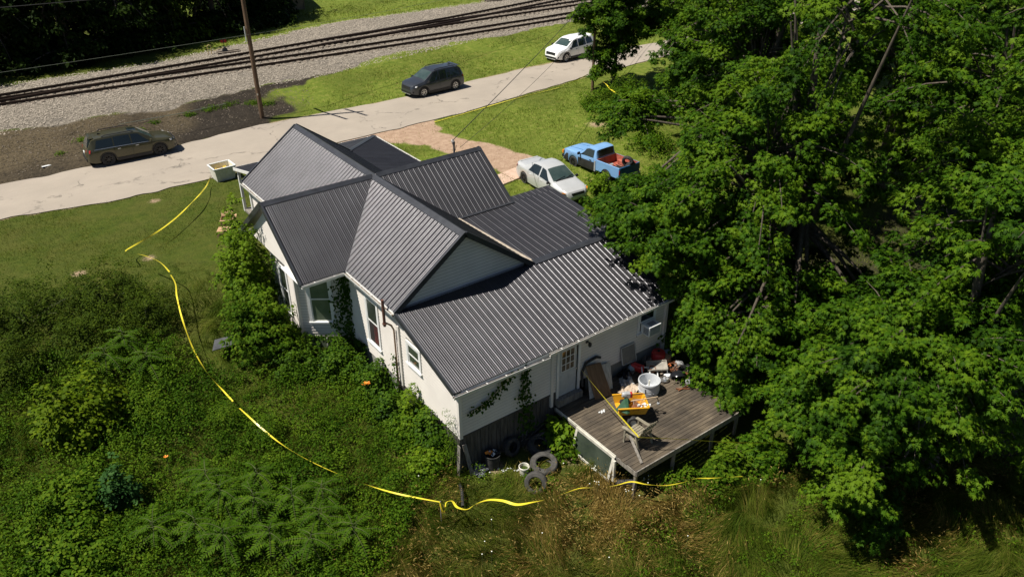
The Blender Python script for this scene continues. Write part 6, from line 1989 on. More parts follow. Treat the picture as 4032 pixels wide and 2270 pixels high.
big_tree('maple standing behind the others right of the pickup truck', (18.4, -4.0), 15, .28, [(17.9, -4.0, 6.2, 4.0, 4.0, 5.0, 110), (14.4, -3.6, 2.2, 2.0, 1.8, 1.7, 34), (11.3, -4.0, 2.0, 1.9, 1.6, 1.5, 34), (14.6, .2, 4.4, 2.0, 1.8, 1.0, 30), (18.5, -4, 12, 4, 4, 3.6, 20)], 14)
big_tree('maple with long boughs at the upper right beyond the pickup', (26.0, 3.6), 15, .28, [(24.8, 3.4, 6.8, 4.2, 4.0, 5.4, 90), (22.6, 4.2, 4.0, 2.2, 2.0, 2.4, 26), (26, 3.5, 12, 4, 4, 3.6, 20)], 15, leaf=.19)
big_tree('large maple deep in the shade at the middle right', (22.5, -13.5), 16, .34, [(22.0, -13.0, 6.2, 5.2, 5.0, 6.2, 100)], 16, leaf=.19)
big_tree('maple between the shaded tree and the pickup side tree', (27.5, -6.0), 16, .32, [(27.0, -6.0, 6.0, 5.0, 5.0, 6.4, 90)], 21, leaf=.20)
big_tree('maple at the far upper right behind the shaded trees', (36.0, -4.0), 16, .3, [(35.5, -3.5, 6.5, 6, 5.5, 7, 80)], 17, leaf=.24)
big_tree('far maple at the top right above the road bend', (44.0, 7.0), 16, .3, [(43.5, 7, 6, 6, 6, 7, 70)], 18, leaf=.27)
big_tree('slim leafy tree by the brown post hiding the back of the white SUV', (27.6, 15.6), 10, .12, [(27.4, 15.6, 5.0, 2.7, 2.4, 2.4, 70), (31.2, 14.5, 4.7, 3.0, 2.4, 1.5, 44), (28.0, 15.6, 8.0, 3.4, 3.0, 2.0, 20), (26.3, 15.4, 1.9, 1.3, 1.2, 1.7, 18)], 19, leaf=.18)
big_tree('leafy maple over the far road at the upper right', (36.5, 11.0), 13, .22, [(36.2, 10.6, 7.6, 3.8, 3.6, 4.0, 56), (36, 9.5, 3.4, 2.8, 2.8, 2.8, 26)], 20, leaf=.22)

# bare twigs sticking out of the maples
for k, (a, b_, lab) in enumerate([((13.6, -17.2, 2.2), (11.9, -18.6, 3.2), 'bare pale branch in the shade at the right'), ((9.4, -17.2, -.2), (8.2, -16.4, .4), 'bare pale twig hanging above the tape'), ((16.4, -14.2, 4.0), (14.6, -15.6, 4.6), 'long bare branch high in the shaded maples')]):
    a = np.array(a); b_ = np.array(b_); mb = MB(); d = b_ - a
    pts = [a + d * t + np.array([0, 0, .25 * math.sin(3 * t + k)]) for t in np.linspace(0, 1, 7)]
    mb.tube(pts, np.linspace(.035, .008, 7), 5)
    for q in range(5):
        s = pts[2 + q % 4]; mb.tube([s, s + np.array([random.uniform(-.5, .5), random.uniform(-.5, .2), random.uniform(-.1, .5)])], [.014, .004], 4)
    tag(mb.build('bare_branch', MT['twig']), lab, 'branch', 'bare branches among the maples')

# ---- dark wood beyond the railway
wood = [('broad dark tree at the far left of the wood', -13.5, 45.5, 9, 3.6), ('dark tree second from the left in the wood', -8.0, 47.5, 10, 3.8), ('dark tree third from the left in the wood', -3.4, 46.4, 9, 3.4),
        ('bushy dark tree left of the tall bright one in the wood', 1.0, 48.0, 10, 3.8), ('lighter green tree catching sun in the middle of the wood', 5.0, 49.4, 8, 3.2), ('dark tree behind the utility pole top', 9.2, 50.5, 10, 3.8),
        ('dark tree right of the utility pole', 13.2, 52.2, 9, 3.4), ('dark tree beside the tan shed', 15.0, 55.6, 9, 3.2), ('dark tree deep in the wood behind the left ones', -6.0, 54.0, 12, 4.4), ('dark tree deep in the wood behind the middle ones', 3.5, 56.0, 12, 4.6),
        ('dark tree behind the tan shed', 14.0, 61.0, 11, 4.2), ('dark tree beyond the left edge of the wood', -18, 46.0, 10, 4.0)]
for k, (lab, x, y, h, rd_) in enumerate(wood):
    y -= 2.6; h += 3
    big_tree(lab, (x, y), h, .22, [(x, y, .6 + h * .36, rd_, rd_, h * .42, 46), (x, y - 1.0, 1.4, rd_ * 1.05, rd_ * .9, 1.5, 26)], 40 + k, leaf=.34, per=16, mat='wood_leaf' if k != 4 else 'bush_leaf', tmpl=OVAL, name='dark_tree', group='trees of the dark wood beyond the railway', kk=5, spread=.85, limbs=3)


# ---- shrubs
def shrub(name, label, x, y, rx, ry, h, mat, leaf, n, seed, tmpl=OVAL, per=22, z=None, droop=.4, group=None, stems=9, cat='shrub', tvar=.22, spread=.24, low=.12):
    r = np.random.default_rng(seed)
    z0 = Hf(x, y) if z is None else z
    t = thing(name, label, cat, (x, y, z0), group=group)
    d = unit(r.normal(size=(n, 3))); d[:, 2] = np.abs(d[:, 2])
    rr = r.uniform(.45, 1.05, n)
    lob = .50 + .95 * vnoise(d[:, 0] * 3 + seed, d[:, 1] * 3 + d[:, 2] * 2, .9)
    P = np.stack([d[:, 0] * rx * rr * lob, d[:, 1] * ry * rr * lob, low * h + d[:, 2] * (1 - low) * h * rr * lob], 1)
    mb = MB()
    for i in range(stems):
        e = P[r.integers(n)]
        mb.tube([(e[0] * .08, e[1] * .08, -.1), (e[0] * .45, e[1] * .45, e[2] * .62), tuple(e)], [.028, .018, .006], 5)
    mb.build('stems', MT['stem'], t)
    tint = np.clip(.30 + .4 * vnoise(P[:, 0] + seed * 3, P[:, 1] + P[:, 2], .5) + .15 * (P[:, 2] / h), 0, 1)
    arr = clump_leaves(P, r.uniform(.7, 1.2, n) * spread, per, leaf, tmpl, d, droop, .7, tint, tvar, r)
    leaf_obj('foliage', arr, mat, t)
    return t


bush_g = 'overgrown bushes along the left side'
shrub('wild_bush', 'large dark olive bush at the left edge below the lawn', -12.6, 5.6, 2.3, 2.0, 1.9, 'bush_leaf', .085, 330, 101, per=26, group=bush_g)
shrub('wild_bush', 'dark olive bush beside the tape end at the top of the thicket', -9.7, 5.0, 1.9, 1.7, 1.8, 'bush_leaf', .085, 300, 102, per=26, group=bush_g)
shrub('wild_bush', 'arching olive bush nearest the side yard tape', -8.9, 2.9, 1.35, 1.6, 1.5, 'bush_leaf', .08, 240, 103, per=24, group=bush_g)
shrub('wild_bush', 'shaded olive bush in the middle of the left thicket', -11.0, 2.6, 1.9, 1.6, 1.6, 'bush_leaf', .085, 300, 104, per=26, group=bush_g)
shrub('wild_bush', 'low dark bush at the left edge under the olive ones', -13.6, 2.4, 1.8, 1.7, 1.5, 'bush_leaf', .085, 260, 105, per=24, group=bush_g)
shrub('wild_bush', 'olive bush cut by the left frame edge near the lawn', -15.0, 4.6, 1.8, 1.7, 1.8, 'bush_leaf', .085, 220, 106, per=24, group=bush_g)
shrub('yellow_bush', 'bright yellow green young tree in the lower left thicket', -12.45, -1.3, 1.45, 1.3, 2.1, 'yellow_leaf', .13, 190, 107, tmpl=HEART, per=18, spread=.30)
shrub('wild_bush', 'dark green weeds in the shade right of the yellow young tree', -10.4, -1.4, 1.2, 1.2, 1.0, 'weed_leaf', .09, 150, 108, per=20, group=bush_g)
shrub('wild_bush', 'mid green bush below the yellow young tree', -13.2, -4.4, 1.6, 1.2, 1.1, 'weed_leaf', .10, 200, 109, tmpl=HEART, per=20, group=bush_g)
shrub('wild_bush', 'leafy green bush at the bottom left corner', -13.5, -6.6, 1.7, 1.5, 1.1, 'weed_leaf', .10, 240, 110, tmpl=HEART, per=20, group=bush_g)
shrub('conical_plant', 'narrow bluish green plant rising from the lower left weeds', -12.0, -5.2, .5, .5, 1.75, 'blue_leaf', .10, 90, 111, tmpl=HEART, per=18, spread=.2, low=.02)
shrub('tall_weed', 'tall pale weed clump beside the side yard tape', -8.2, -3.6, .55, .6, 1.3, 'weed_leaf', .10, 80, 112, tmpl=NARROW, per=20)
shrub('tall_weed', 'tall feathery weed clump below the end of the side tape', -7.3, -5.0, .6, .5, 1.2, 'weed_leaf', .10, 80, 113, tmpl=NARROW, per=20)
shrub('side_sapling', 'tall bright green sapling growing against the left gable', -5.25, 1.7, 1.1, 1.15, 4.2, 'lime_leaf', .15, 260, 114, tmpl=LOBED, per=18, spread=.30, low=.22)
shrub('side_sapling', 'leaning leafy sapling at the front left corner of the house', -4.5, 3.3, .9, .9, 3.2, 'lime_leaf', .14, 100, 115, tmpl=LOBED, per=14, spread=.26, low=.3)
shrub('side_shrub', 'dense green shrub hiding the foundation of the bay', -5.5, -.3, 1.25, 1.5, 2.6, 'weed_leaf', .13, 380, 116, tmpl=LOBED, per=20, low=.05)
shrub('side_shrub', 'low leafy shrub in front of the basement window', -4.9, -2.0, .9, .8, 1.1, 'vine_leaf', .11, 170, 117, tmpl=LOBED, per=18)
shrub('ivy_mound', 'mound of ivy spreading below the bay window', -3.55, -3.0, 1.0, .9, 1.15, 'vine_leaf', .09, 260, 118, tmpl=HEART, per=22)
shrub('ivy_mound', 'ivy climbing the wall under the tall side window', -3.05, -4.7, .62, 1.0, 1.35, 'vine_leaf', .09, 220, 119, tmpl=HEART, per=22)
shrub('ivy_mound', 'low ivy spreading along the wall left of the small window', -3.2, -6.1, .75, .9, .95, 'vine_leaf', .09, 180, 120, tmpl=HEART, per=20)
shrub('lime_shrub', 'lime green shrub by the wall near the rear corner', -3.05, -7.35, .5, .5, 1.75, 'lime_leaf', .12, 100, 121, tmpl=LOBED, per=18)
shrub('corner_shrub', 'dark green climbing shrub on the rear corner of the house', -2.95, -8.45, .5, .8, 1.75, 'vine_leaf', .10, 170, 122, tmpl=HEART, per=20)
shrub('corner_shrub', 'broad leaved weeds at the foot of the rear corner', -3.5, -9.2, .8, .7, .9, 'lime_leaf', .13, 90, 123, tmpl=LOBED, per=14)
shrub('corner_shrub', 'feathery green creeper hanging on the rear corner boards', -2.80, -9.45, .22, .35, 2.4, 'weed_leaf', .07, 70, 124, tmpl=NARROW, per=22, spread=.2)
shrub('deck_vine', 'bright broad leaved plant growing against the left end of the deck', 1.02, -10.45, .42, .5, 1.15, 'lime_leaf', .17, 70, 125, tmpl=HEART, per=10)
shrub('deck_vine', 'low green plant under the left end of the deck', .85, -10.95, .55, .45, .55, 'weed_leaf', .12, 60, 126, tmpl=HEART, per=12)
shrub('leafy_clump', 'leafy green clump in front of the right end of the deck', 4.5, -14.9, 1.0, .7, 1.0, 'weed_leaf', .14, 150, 127, tmpl=LOBED, per=18)
shrub('leafy_clump', 'leafy young maple growth at the right front of the deck', 6.0, -15.3, 1.0, .8, 1.25, 'maple', .15, 150, 128, tmpl=LOBED, per=18)
shrub('leafy_clump', 'low weeds growing below the front edge of the deck', 3.0, -14.25, .8, .35, .5, 'weed_leaf', .10, 90, 129, per=16)
for k, (x, y, rx, h, lab) in enumerate([(23.2, 12.4, 1.4, 1.4, 'round green bush behind the tape by the road post'), (22.6, 9.2, 1.5, 1.2, 'green bush right of the bare earth patch'), (24.4, 8.6, 1.8, 1.8, 'bluish green bush in front of the upper maple'), (26.3, 12.6, 1.6, 1.6, 'dark green bush at the foot of the slim tree'), (20.6, 4.6, 1.4, 1.2, 'green bush behind the pickup tailgate')]):
    shrub('roadside_bush', lab, x, y, rx, rx, h, 'blue_leaf' if k == 2 else 'weed_leaf', .12, 170, 140 + k, tmpl=OVAL, per=20, spread=.3, group='bushes by the road under the maples')
shrub('creeper_mound', 'creeper mound covering the ground beside the sedan bonnet', 12.6, .0, 1.6, 1.0, .8, 'lime_leaf', .13, 170, 150, tmpl=LOBED, per=16)
shrub('creeper_mound', 'light green growth in front of the pickup bed', 14.0, 2.2, .75, .8, 1.0, 'lime_leaf', .13, 90, 151, tmpl=LOBED, per=16)
shrub('creeper_mound', 'shaded green growth between the addition and the maple', 9.6, -4.4, 1.6, 1.6, 1.4, 'weed_leaf', .14, 200, 152, tmpl=LOBED, per=16)
# weeds on the dirt bank
for k, (x, y, s_) in enumerate([(1.6, 26.4, .9), (2.9, 26.6, .6), (.2, 26.2, .6), (4.3, 26.2, .8), (5.1, 25.6, .7), (-2.2, 26.0, .4), (-6.5, 25.5, .45), (-4.6, 24.6, .35), (-3.2, 25.2, .35), (-8.0, 24.2, .35)]):
    shrub('bank_weed', ['long green weed clump on the bank left of the pole', 'green weeds just left of the pole', 'low weeds at the middle of the bank', 'bushy green weed right of the pole', 'dark green weed clump near the foot of the pole', 'small weed tuft at the centre of the dark bank', 'small weed tuft near the wagon roof', 'lone weed tuft right of the wagon', 'tiny weed tuft on the bare bank', 'small weeds left of the wagon on the bank'][k],
          x, y, s_ * .9, s_ * .45, s_ * .26, 'weed_leaf', .13, int(36 * s_) + 10, 160 + k, tmpl=NARROW, per=16, group='weeds on the dirt bank')


# ---- fronded saplings (tree of heaven) at the bottom left
def frond_plant(label, x, y, h, n, seed, L=.95):
    r = np.random.default_rng(seed); z0 = Hf(x, y)
    t = thing('fronded_sapling', label, 'sapling', (x, y, z0), group='fronded saplings in the lower left weeds')
    mb = MB(); mb.tube([(0, 0, -.1), (.03, 0, h * .55), (.0, .03, h * .9)], [.03, .022, .012], 6)
    P, Nn, A, S, T = [], [], [], [], []
    for q in range(n):
        a = q * 2.4 + r.normal() * .2; zz = h * (.45 + .5 * (q / n)); el = r.uniform(.1, .7); ll = L * r.uniform(.75, 1.1) * (1.05 - .35 * q / n)
        d = np.array([math.cos(a), math.sin(a), 0.])
        pts = [np.array([0, 0, zz]) + d * ll * s + np.array([0, 0, ll * (math.sin(el) * s - .55 * s * s)]) for s in np.linspace(0, 1, 7)]
        mb.tube(pts, np.linspace(.009, .004, 7), 4)
        side = np.array([-d[1], d[0], 0]); tt = r.random()
        for s in np.linspace(.16, .98, 11):
            c_ = np.array([0, 0, zz]) + d * ll * s + np.array([0, 0, ll * (math.sin(el) * s - .55 * s * s)])
            for sg in (-1, 1):
                P.append(c_); Nn.append(np.array([0, 0, 1]) + r.normal(size=3) * .18 + d * .2); A.append(side * sg + d * .35 + np.array([0, 0, -.22])); S.append(.20 * ll * (1.1 - .5 * abs(s - .45))); T.append(np.clip(.3 + .3 * tt + r.normal() * .1, 0, 1))
    mb.build('stem', MT['stem'], t)
    tm_ = (NARROW[0] * np.array([1.25, 1, 1]), NARROW[1])
    leaf_obj('fronds', leaves(np.array(P), np.array(Nn), np.array(A), np.array(S), np.array(T), tm_), 'weed_leaf', t)


fr_pos = [(-9.6, -7.3, 1.5), (-8.9, -8.2, 1.6), (-9.0, -9.6, 1.5), (-7.9, -8.6, 1.4), (-7.5, -9.6, 1.3), (-10.6, -8.1, 1.5), (-8.4, -7.1, 1.3), (-10.1, -9.0, 1.6), (-8.1, -10.4, 1.4), (-7.0, -8.7, 1.2), (-6.9, -10.6, 1.2), (-9.7, -6.2, 1.2), (-10.8, .6, 1.5), (-10.0, 1.3, 1.4), (-9.6, .1, 1.2), (-11.6, -7.4, 1.3)]
fr_lab = ['leftmost fronded sapling by the orange lily', 'fronded sapling in the middle of the lower left clump', 'tall fronded sapling at the bottom of the lower left clump', 'fronded sapling at the right of the lower left clump', 'fronded sapling at the bottom right of the clump', 'fronded sapling at the left rim of the clump', 'fronded sapling at the upper rim of the clump', 'fronded sapling at the lower left of the clump', 'fronded sapling cut by the bottom frame edge', 'fronded sapling nearest the curving tape', 'small fronded sapling at the lower right rim by the dry grass', 'small fronded sapling above the clump', 'fronded sapling standing against the olive bushes', 'fronded sapling half hidden among the olive bushes', 'low fronded sapling in front of the olive bushes', 'fronded sapling beside the bottom left weeds']
for k, (x, y, h) in enumerate(fr_pos):
    frond_plant(fr_lab[k], x, y, h, 15, 200 + k)

# ---- climbing vines on the walls
def vine(label, pts, w, n, seed, mat='vine_leaf', leaf=.10, nrm=(0, -1, 0), tm_=HEART):
    r = np.random.default_rng(seed); P0 = smooth3(pts, .05)
    t = thing('climbing_vine', label, 'vine', tuple(P0[0]))
    mb = MB(); mb.tube(P0[::4] if len(P0) > 12 else P0, .014, 5); mb.build('stem', MT['stem'], t, True)
    i = r.integers(len(P0), size=n); ww = np.interp(i, np.linspace(0, len(P0) - 1, len(w)), w)
    nv = np.array(nrm, float); sd = unit(np.cross(nv, [0, 0, 1]))
    P = P0[i] + sd[None] * (r.normal(size=n) * ww * .5)[:, None] + nv[None] * r.uniform(.02, .16, n)[:, None] + np.array([0, 0, 1]) * (r.normal(size=n) * .08)[:, None]
    Nn = nv[None] * .8 + np.array([0, 0, .45]) + r.normal(size=(n, 3)) * .35
    A = np.array([0, 0, -1.]) + r.normal(size=(n, 3)) * .5
    leaf_obj('foliage', leaves(P, Nn, A, leaf * r.uniform(.7, 1.2, n), np.clip(r.normal(.4, .2, n), 0, 1), tm_), mat, t, True)


vine('column of dark ivy climbing the inner corner by the bay window', [(-2.72, -2.2, -1.2), (-2.74, -2.25, .2), (-2.74, -2.3, 1.2), (-2.74, -2.3, 2.2)], [.9, .75, .6, .5, .35], 900, 301, nrm=(-.75, -.65, 0))
vine('dark ivy creeping over the lower left wall between the windows', [(-2.7, -2.6, -1.1), (-2.7, -3.1, -.4), (-2.7, -3.4, -.3)], [.9, .5, .2], 320, 302, nrm=(-1, 0, 0))
vine('ivy band along the bottom edge of the bay siding', [(-4.0, -1.25, -.55), (-3.5, -1.6, -.62), (-2.9, -2.05, -.6)], [.2, .25, .4], 220, 303, nrm=(-.6, -.8, 0), leaf=.08)
vine('thin vine trailing diagonally down the back wall', [(-.55, -9.86, 1.32), (-.75, -9.86, 1.15), (-1.2, -9.86, .78), (-1.6, -9.86, .52), (-2.3, -9.86, .42)], [.3, .34, .24, .1, .05], 150, 304, leaf=.10)
vine('dark vine hanging straight down the middle of the back wall', [(-.05, -9.86, 1.3), (-.1, -9.86, .8), (-.15, -9.86, .1), (-.1, -9.86, -.6), (0, -9.86, -1.4)], [.1, .26, .40, .34, .5], 300, 305, leaf=.10)
vine('vine climbing the rusty downpipe', [(-2.76, -5.98, -1.2), (-2.76, -5.98, -.2), (-2.76, -5.98, .7)], [.4, .22, .12], 170, 306, nrm=(-1, 0, 0), leaf=.08)
vine('purple green creeper over the gable wall of the bay', [(-4.22, .2, -.6), (-4.22, .7, .6), (-4.22, .9, 1.6), (-4.22, .5, 2.3)], [.6, .5, .5, .5], 260, 307, nrm=(-1, 0, 0), leaf=.09, tm_=LOBED)

# ---- flowers
def flower(name, label, x, y, h, mat, n, size, cat='flower', group=None, seed=0):
    r = np.random.default_rng(seed); z = Hf(x, y)
    t = thing(name, label, cat, (x, y, z), group=group)
    mb = MB()
    for i in range(n):
        e = (r.normal() * .10, r.normal() * .10, h * r.uniform(.85, 1.08)); mb.tube([(e[0] * .2, e[1] * .2, 0), e], .006, 4)
        if i == 0: E_ = []
        E_.append(e)
    mb.build('stem', MT['stem'], t)
    for e in E_:
        mb = MB()
        for q in range(6):
            a = q * math.pi / 3 + r.random(); d = Vector((math.cos(a), math.sin(a), .5)); s_ = Vector((-math.sin(a), math.cos(a), 0)) * size * .28
            p = Vector(e); mb.add([p, p + d * size * .6 + s_, p + d * size + Vector((0, 0, -size * .1)), p + d * size * .6 - s_], [(0, 1, 2, 3)])
        mb.build('blossom', MT[mat], t)


flower('orange_lily', 'orange lilies in the weeds below the tall side window', -3.55, -5.25, 1.0, 'orange_petal', 4, .10, seed=1)
flower('orange_lily', 'single orange lily in the lower left weeds', -10.5, -4.9, 1.0, 'orange_petal', 1, .08, seed=2)
for k, (x, y, n, lab) in enumerate([(.75, -12.6, 7, 'white daisies in the grass left of the deck corner post'), (.35, -13.15, 6, 'white daisies beside the loose tape'), (1.75, -13.95, 6, 'white daisies right of the loose tape'), (.9, -14.0, 5, 'white daisies in the dry grass below the loose tape')]):
    flower('white_daisy', lab, x, y, .62, 'white_petal', n, .024, seed=10 + k, group='white daisies in the dry grass')
lace = [(-4.3, -9.9), (-3.4, -12.6), (-4.0, -13.1), (-4.3, -13.4), (-4.1, -13.6), (-.2, -12.1), (4.6, -16.2), (1.0, -16.4), (-1.4, -15.6), (-2.5, -13.9)]
lace_lab = ['white flower head by the black hose', 'white flower head just under the wavy tape', 'white flower head left of the dry tuft', 'white flower head below the dry tuft', 'lowest white flower head of the left group', 'white flower head near the half standing tire', 'white flower head at the right end of the tape', 'white flower head at the lower right in dry grass', 'white flower head at the bottom middle', 'white flower head in the centre of the dry grass']
for k, (x, y) in enumerate(lace):
    r = np.random.default_rng(k); t = thing('lace_flower', lace_lab[k], 'flower', (x, y, Hf(x, y)), group='flat white flower heads in the grass')
    h = r.uniform(.75, .95); mb = MB(); mb.tube([(0, 0, 0), (.03, .02, h)], .006, 4); mb.build('stem', MT['stem'], t)
    mb = MB(); mb.lathe([(0, .012), (.012, .010), (.019, .004), (.014, -.006), (0, -.02)], 9, Matrix.Translation((.03, .02, h))); mb.build('blossom', MT['white_petal'], t)

# ---- grasses
def inside(x, y, poly):
    poly = np.array(poly); c_ = np.zeros(len(x), bool); j = len(poly) - 1
    for i in range(len(poly)):
        a = (poly[i, 1] > y) != (poly[j, 1] > y)
        with np.errstate(divide='ignore', invalid='ignore'):
            xi = (poly[j, 0] - poly[i, 0]) * (y - poly[i, 1]) / (poly[j, 1] - poly[i, 1]) + poly[i, 0]
        c_ ^= a & (x < xi); j = i
    return c_


def blocked(x, y):
    b_ = (x > -2.75) & (x < 6.7) & (y > -9.9) & (y < 7.4)
    b_ |= (x > -4.3) & (x < -2.6) & (y > -1.6) & (y < 1.6)
    b_ |= (x > 1.2) & (x < 6.9) & (y > -13.95) & (y < -9.7)
    b_ |= (x > -2.4) & (x < 5.4) & (y > 7) & (y < 10.5)
    b_ |= (y > near_edge(x) - .05) & (y < far_edge(x) + .05)
    return b_


def sample(poly, dens, r):
    p = np.array(poly); x0, y0 = p.min(0); x1, y1 = p.max(0); n = int((x1 - x0) * (y1 - y0) * dens)
    x = r.uniform(x0, x1, n); y = r.uniform(y0, y1, n); k = inside(x, y, poly) & ~blocked(x, y)
    return x[k], y[k]


r = np.random.default_rng(77)
# tall dry and green grass in the foreground
TALL = [(-7.2, -8.6), (-5.2, -8.2), (-3.0, -9.2), (-1.6, -10.6), (1.0, -11.2), (1.4, -14.2), (4.5, -15.4), (7.5, -16.8), (12, -20), (12, -26), (2, -26), (-4, -19), (-8.5, -12.5)]
x, y = sample(TALL, 700, r)
dry = vnoise(x, y, 1.6) * .55 + vnoise(x + 20, y, .6) * .25 + np.clip(1 - np.hypot((x - .5) / 4.2, (y + 14.2) / 2.6), 0, 1) * .55
keep = r.random(len(x)) < .35 + .75 * vnoise(x, y, .42)
# trampled, thinner around the tyres
thin = np.exp(-((x + .6) ** 2 / 1.0 + (y + 11.2) ** 2 / .9)) + np.exp(-((x + 1.6) ** 2 / .8 + (y + 10.2) ** 2 / .3))
keep &= r.random(len(x)) > thin * .93
x, y, dry = x[keep], y[keep], dry[keep]
isdry = dry + r.normal(size=len(x)) * .12 > .58
for nm, k, mat in (('dry_grass', isdry, 'dry_blade'), ('tall_grass', ~isdry, 'tall_blade')):
    xx, yy_ = x[k], y[k]; n = len(xx)
    hh = r.uniform(.38, .86, n) * (.65 + .6 * vnoise(xx, yy_, 1.1))
    a = vnoise(xx + 50, yy_, 1.3) * 9; ln = hh[:, None] * np.stack([np.cos(a), np.sin(a)], 1) * (.35 + .75 * vnoise(xx, yy_ + 9, .5))[:, None] + r.normal(size=(n, 2)) * .09
    arr = blade_mesh(np.stack([xx, yy_], 1), H(xx, yy_) - .02, hh, r.uniform(.010, .02, n), ln, np.clip(vnoise(xx, yy_, .45) * .7 + r.normal(size=n) * .22, 0, 1), 2, r)
    tag(leaf_obj(nm, arr, mat), 'dry brown grass in the foreground' if nm == 'dry_grass' else 'tall green grass in the foreground', 'grass', kind='stuff')
# seed heads: short thick strokes on the dry grass
n = 9000; k = r.integers(isdry.sum(), size=n); xx, yy_ = x[isdry][k] + r.normal(size=n) * .2, y[isdry][k] + r.normal(size=n) * .2
P = np.stack([xx, yy_, H(xx, yy_) + r.uniform(.35, .75, n)], 1); ok = ~blocked(xx, yy_); P = P[ok]; n = len(P)
a = vnoise(P[:, 0] + 50, P[:, 1], 1.3) * 9
A = np.stack([np.cos(a), np.sin(a), np.full(n, .35)], 1) + r.normal(size=(n, 3)) * .4
tag(leaf_obj('grass_seed_heads', leaves(P, r.normal(size=(n, 3)) + np.array([0, 0, 1]), A, r.uniform(.07, .14, n), np.clip(r.normal(.55, .25, n), 0, 1), (NARROW[0] * np.array([.7, 1, 1]), NARROW[1])), 'dry_blade'), 'brown seed heads of the dry grass', 'grass', kind='stuff')

# mixed tall grass and weeds on the left slope
SIDE = [(-7.6, 8.0), (-3.2, 4.0), (-4.4, 1.0), (-2.7, -2.2), (-2.7, -9.6), (-5.0, -9.5), (-8.5, -12.5), (-12, -9.5), (-17, -6.5), (-17, 6.5), (-12, 7.8)]
x, y = sample(SIDE, 420, r)
keep = r.random(len(x)) < .35 + .65 * vnoise(x + 3, y, .5); x, y = x[keep], y[keep]; n = len(x)
tall = np.clip((6.5 - y) / 4, .25, 1) 
hh = r.uniform(.22, .62, n) * (.5 + 1.0 * vnoise(x, y, .9)) * tall
a = vnoise(x + 50, y, 1.0) * 9; ln = hh[:, None] * np.stack([np.cos(a), np.sin(a)], 1) * (.4 + .9 * vnoise(x, y + 9, .6))[:, None] + r.normal(size=(n, 2)) * .06
arr = blade_mesh(np.stack([x, y], 1), H(x, y) - .02, hh, r.uniform(.010, .02, n), ln, np.clip(vnoise(x, y, .7) * .75 - .08 + r.normal(size=n) * .18, 0, 1), 2, r)
tag(leaf_obj('long_grass', arr, 'tall_blade'), 'long rough grass on the left slope', 'grass', kind='stuff')
# leafy weeds
WEED = [(-9.0, 2.0), (-7.2, -1.5), (-5.2, -2.2), (-3.0, -3.2), (-2.9, -9.4), (-4.6, -10.4), (-6.0, -11.5), (-8.5, -12.8), (-12, -9.8), (-17, -6.8), (-17, 3), (-12, 2.4)]
x, y = sample(WEED, 46, r)
mh = vnoise(x, y, 1.5) * .95 + vnoise(x + 8, y, .5) * .35
k = r.random(len(x)) < .25 + mh; x, y, mh = x[k], y[k], mh[k]
c_ = np.stack([x, y, H(x, y) + .12 + mh * .75 * r.random(len(x)) ** .6], 1)
arr = clump_leaves(c_, r.uniform(.14, .3, len(x)), 24, .08, OVAL, None, .35, .8, np.clip(.2 + .6 * vnoise(x, y, .8), 0, 1), .2, r)
tag(leaf_obj('weed_cover', arr, 'weed_leaf'), 'tangle of leafy weeds covering the left slope', 'weeds', kind='stuff')
FW = [(-5.5, -9.5), (-2.9, -9.6), (-1.5, -10.8), (1.2, -12), (1.3, -14), (7, -15.6), (12, -19), (10, -24), (2, -22), (-4, -16), (-8, -12)]
x, y = sample(FW, 13, r); k = vnoise(x + 4, y - 7, 1.2) > .56; x, y = x[k], y[k]
c_ = np.stack([x, y, H(x, y) + r.uniform(.05, .5, len(x))], 1)
arr = clump_leaves(c_, r.uniform(.14, .28, len(x)), 22, .07, OVAL, None, .35, .8, np.clip(.3 + .5 * vnoise(x, y, .8), 0, 1), .2, r)
tag(leaf_obj('low_weeds', arr, 'weed_leaf'), 'patches of leafy weeds in the foreground grass', 'weeds', kind='stuff')
# lawns
def lawn(poly, dens, h0, h1, w, name, lab, mat='lawn_blade'):
    x, y = sample(poly, dens, r)
    zz = zones(x, y); bare = np.clip(zz[0] + zz[1] * 1.0 + zz[3] * 1.1 + zz[4] * .9, 0, 1)
    k = (r.random(len(x)) > bare * .97) & (r.random(len(x)) < .4 + .6 * vnoise(x, y, .8)); x, y = x[k], y[k]; n = len(x)
    hh = r.uniform(h0, h1, n) * (.6 + .8 * vnoise(x, y, 1.4))
    arr = blade_mesh(np.stack([x, y], 1), H(x, y) - .01, hh, w * r.uniform(.7, 1.3, n), r.normal(size=(n, 2)) * hh[:, None] * .5, np.clip(vnoise(x, y, 1.1) * .6 + vnoise(x, y, 5) * .35 + r.normal(size=n) * .15, 0, 1), 1, r)
    tag(leaf_obj(name, arr, mat), lab, 'grass', kind='stuff')


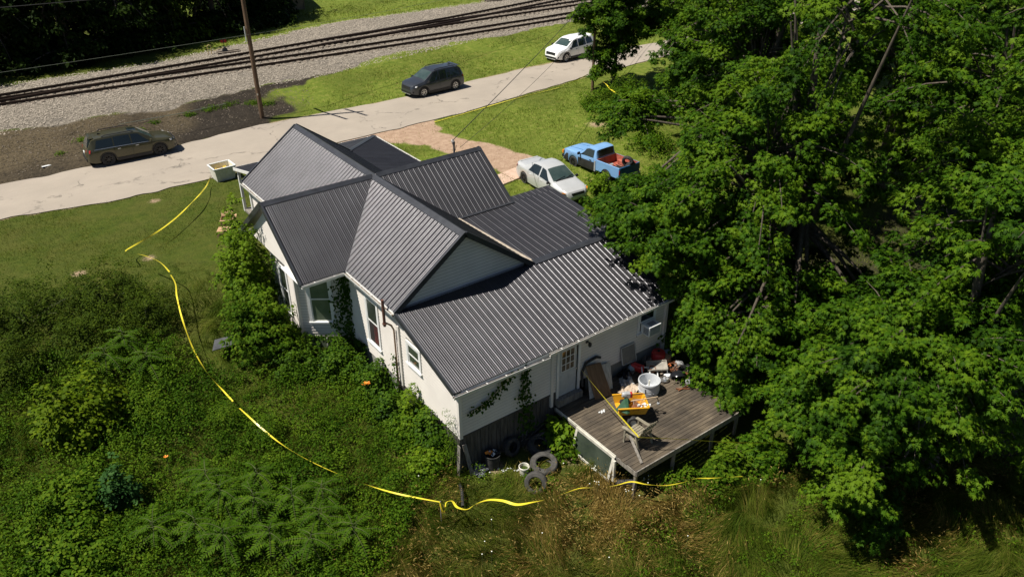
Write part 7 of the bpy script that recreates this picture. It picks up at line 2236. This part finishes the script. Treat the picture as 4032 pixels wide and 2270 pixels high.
lawn([(-17, 6.5), (-12, 7.6), (-7.6, 7.4), (-3.5, 3.5), (-2.5, 7), (-2.3, 15.8), (-8, 15.8), (-17, 17.5)], 230, .05, .13, .016, 'lawn_grass', 'mown grass of the front left yard')
lawn([(5.2, 16.8), (5.2, 3.0), (6.7, 0), (6.7, -9), (14, -12), (26, -10), (32, 6), (30, 19)], 150, .06, .20, .026, 'yard_grass', 'grass of the right side yard', 'yard_blade')
lawn([(6.2, 22.3), (9, 29), (16, 30), (26, 30.6), (45, 32), (52, 24), (26, 23), (14, 22.3)], 70, .06, .16, .035, 'verge_grass', 'grass strip between road and railway')
lawn([(-20, 39.4), (3, 39.4), (17.6, 44), (36, 43.8), (60, 46), (60, 75), (20, 75), (20, 52), (-20, 46)], 34, .08, .22, .05, 'far_lawn_grass', 'grass beyond the railway')
lawn([(-2.4, 16), (5.4, 16.4), (5.4, 10.4), (-2.4, 10.6)], 110, .06, .16, .02, 'porch_grass', 'grass in front of the porch')
# stones on the bank and loose ballast
def pebbles(poly, dens, s0, s1, name, lab, mat, dz=0):
    x, y = sample(poly, dens, r); n = len(x)
    base = np.array([(1, 0, 0), (-.5, .8, 0), (-.5, -.8, 0), (.1, .1, .8)]); f = np.array([(0, 1, 3), (1, 2, 3), (2, 0, 3)])
    a = r.random(n) * 6.28; s = r.uniform(s0, s1, n) * (.6 + r.random(n)); ca, sa = np.cos(a), np.sin(a)
    bx_ = base[None] * r.uniform(.6, 1.2, (n, 4, 1))
    V = np.stack([bx_[..., 0] * ca[:, None] - bx_[..., 1] * sa[:, None], bx_[..., 0] * sa[:, None] + bx_[..., 1] * ca[:, None], bx_[..., 2]], -1) * s[:, None, None]
    V += np.stack([x, y, H(x, y) + dz], 1)[:, None]
    F = (f[None] + (np.arange(n) * 4)[:, None, None]).reshape(-1, 3)
    tag(np_mesh(name, V.reshape(-1, 3), F, MT[mat]), lab, 'stones', kind='stuff')


pebbles([(-16, 22.0), (4, 23.2), (8, 24.4), (9, 28.6), (-16, 28.6)], 22, .02, .05, 'bank_stones', 'stones scattered on the dark bank', 'bank_stone', .02)
pebbles([(-16, 28.2), (10, 28.4), (26, 30.2), (50, 31.5), (50, 44), (18, 44), (2, 39.4), (-16, 39.6)], 44, .03, .06, 'ballast_stones', 'loose ballast stones along the railway', 'stone', .02)
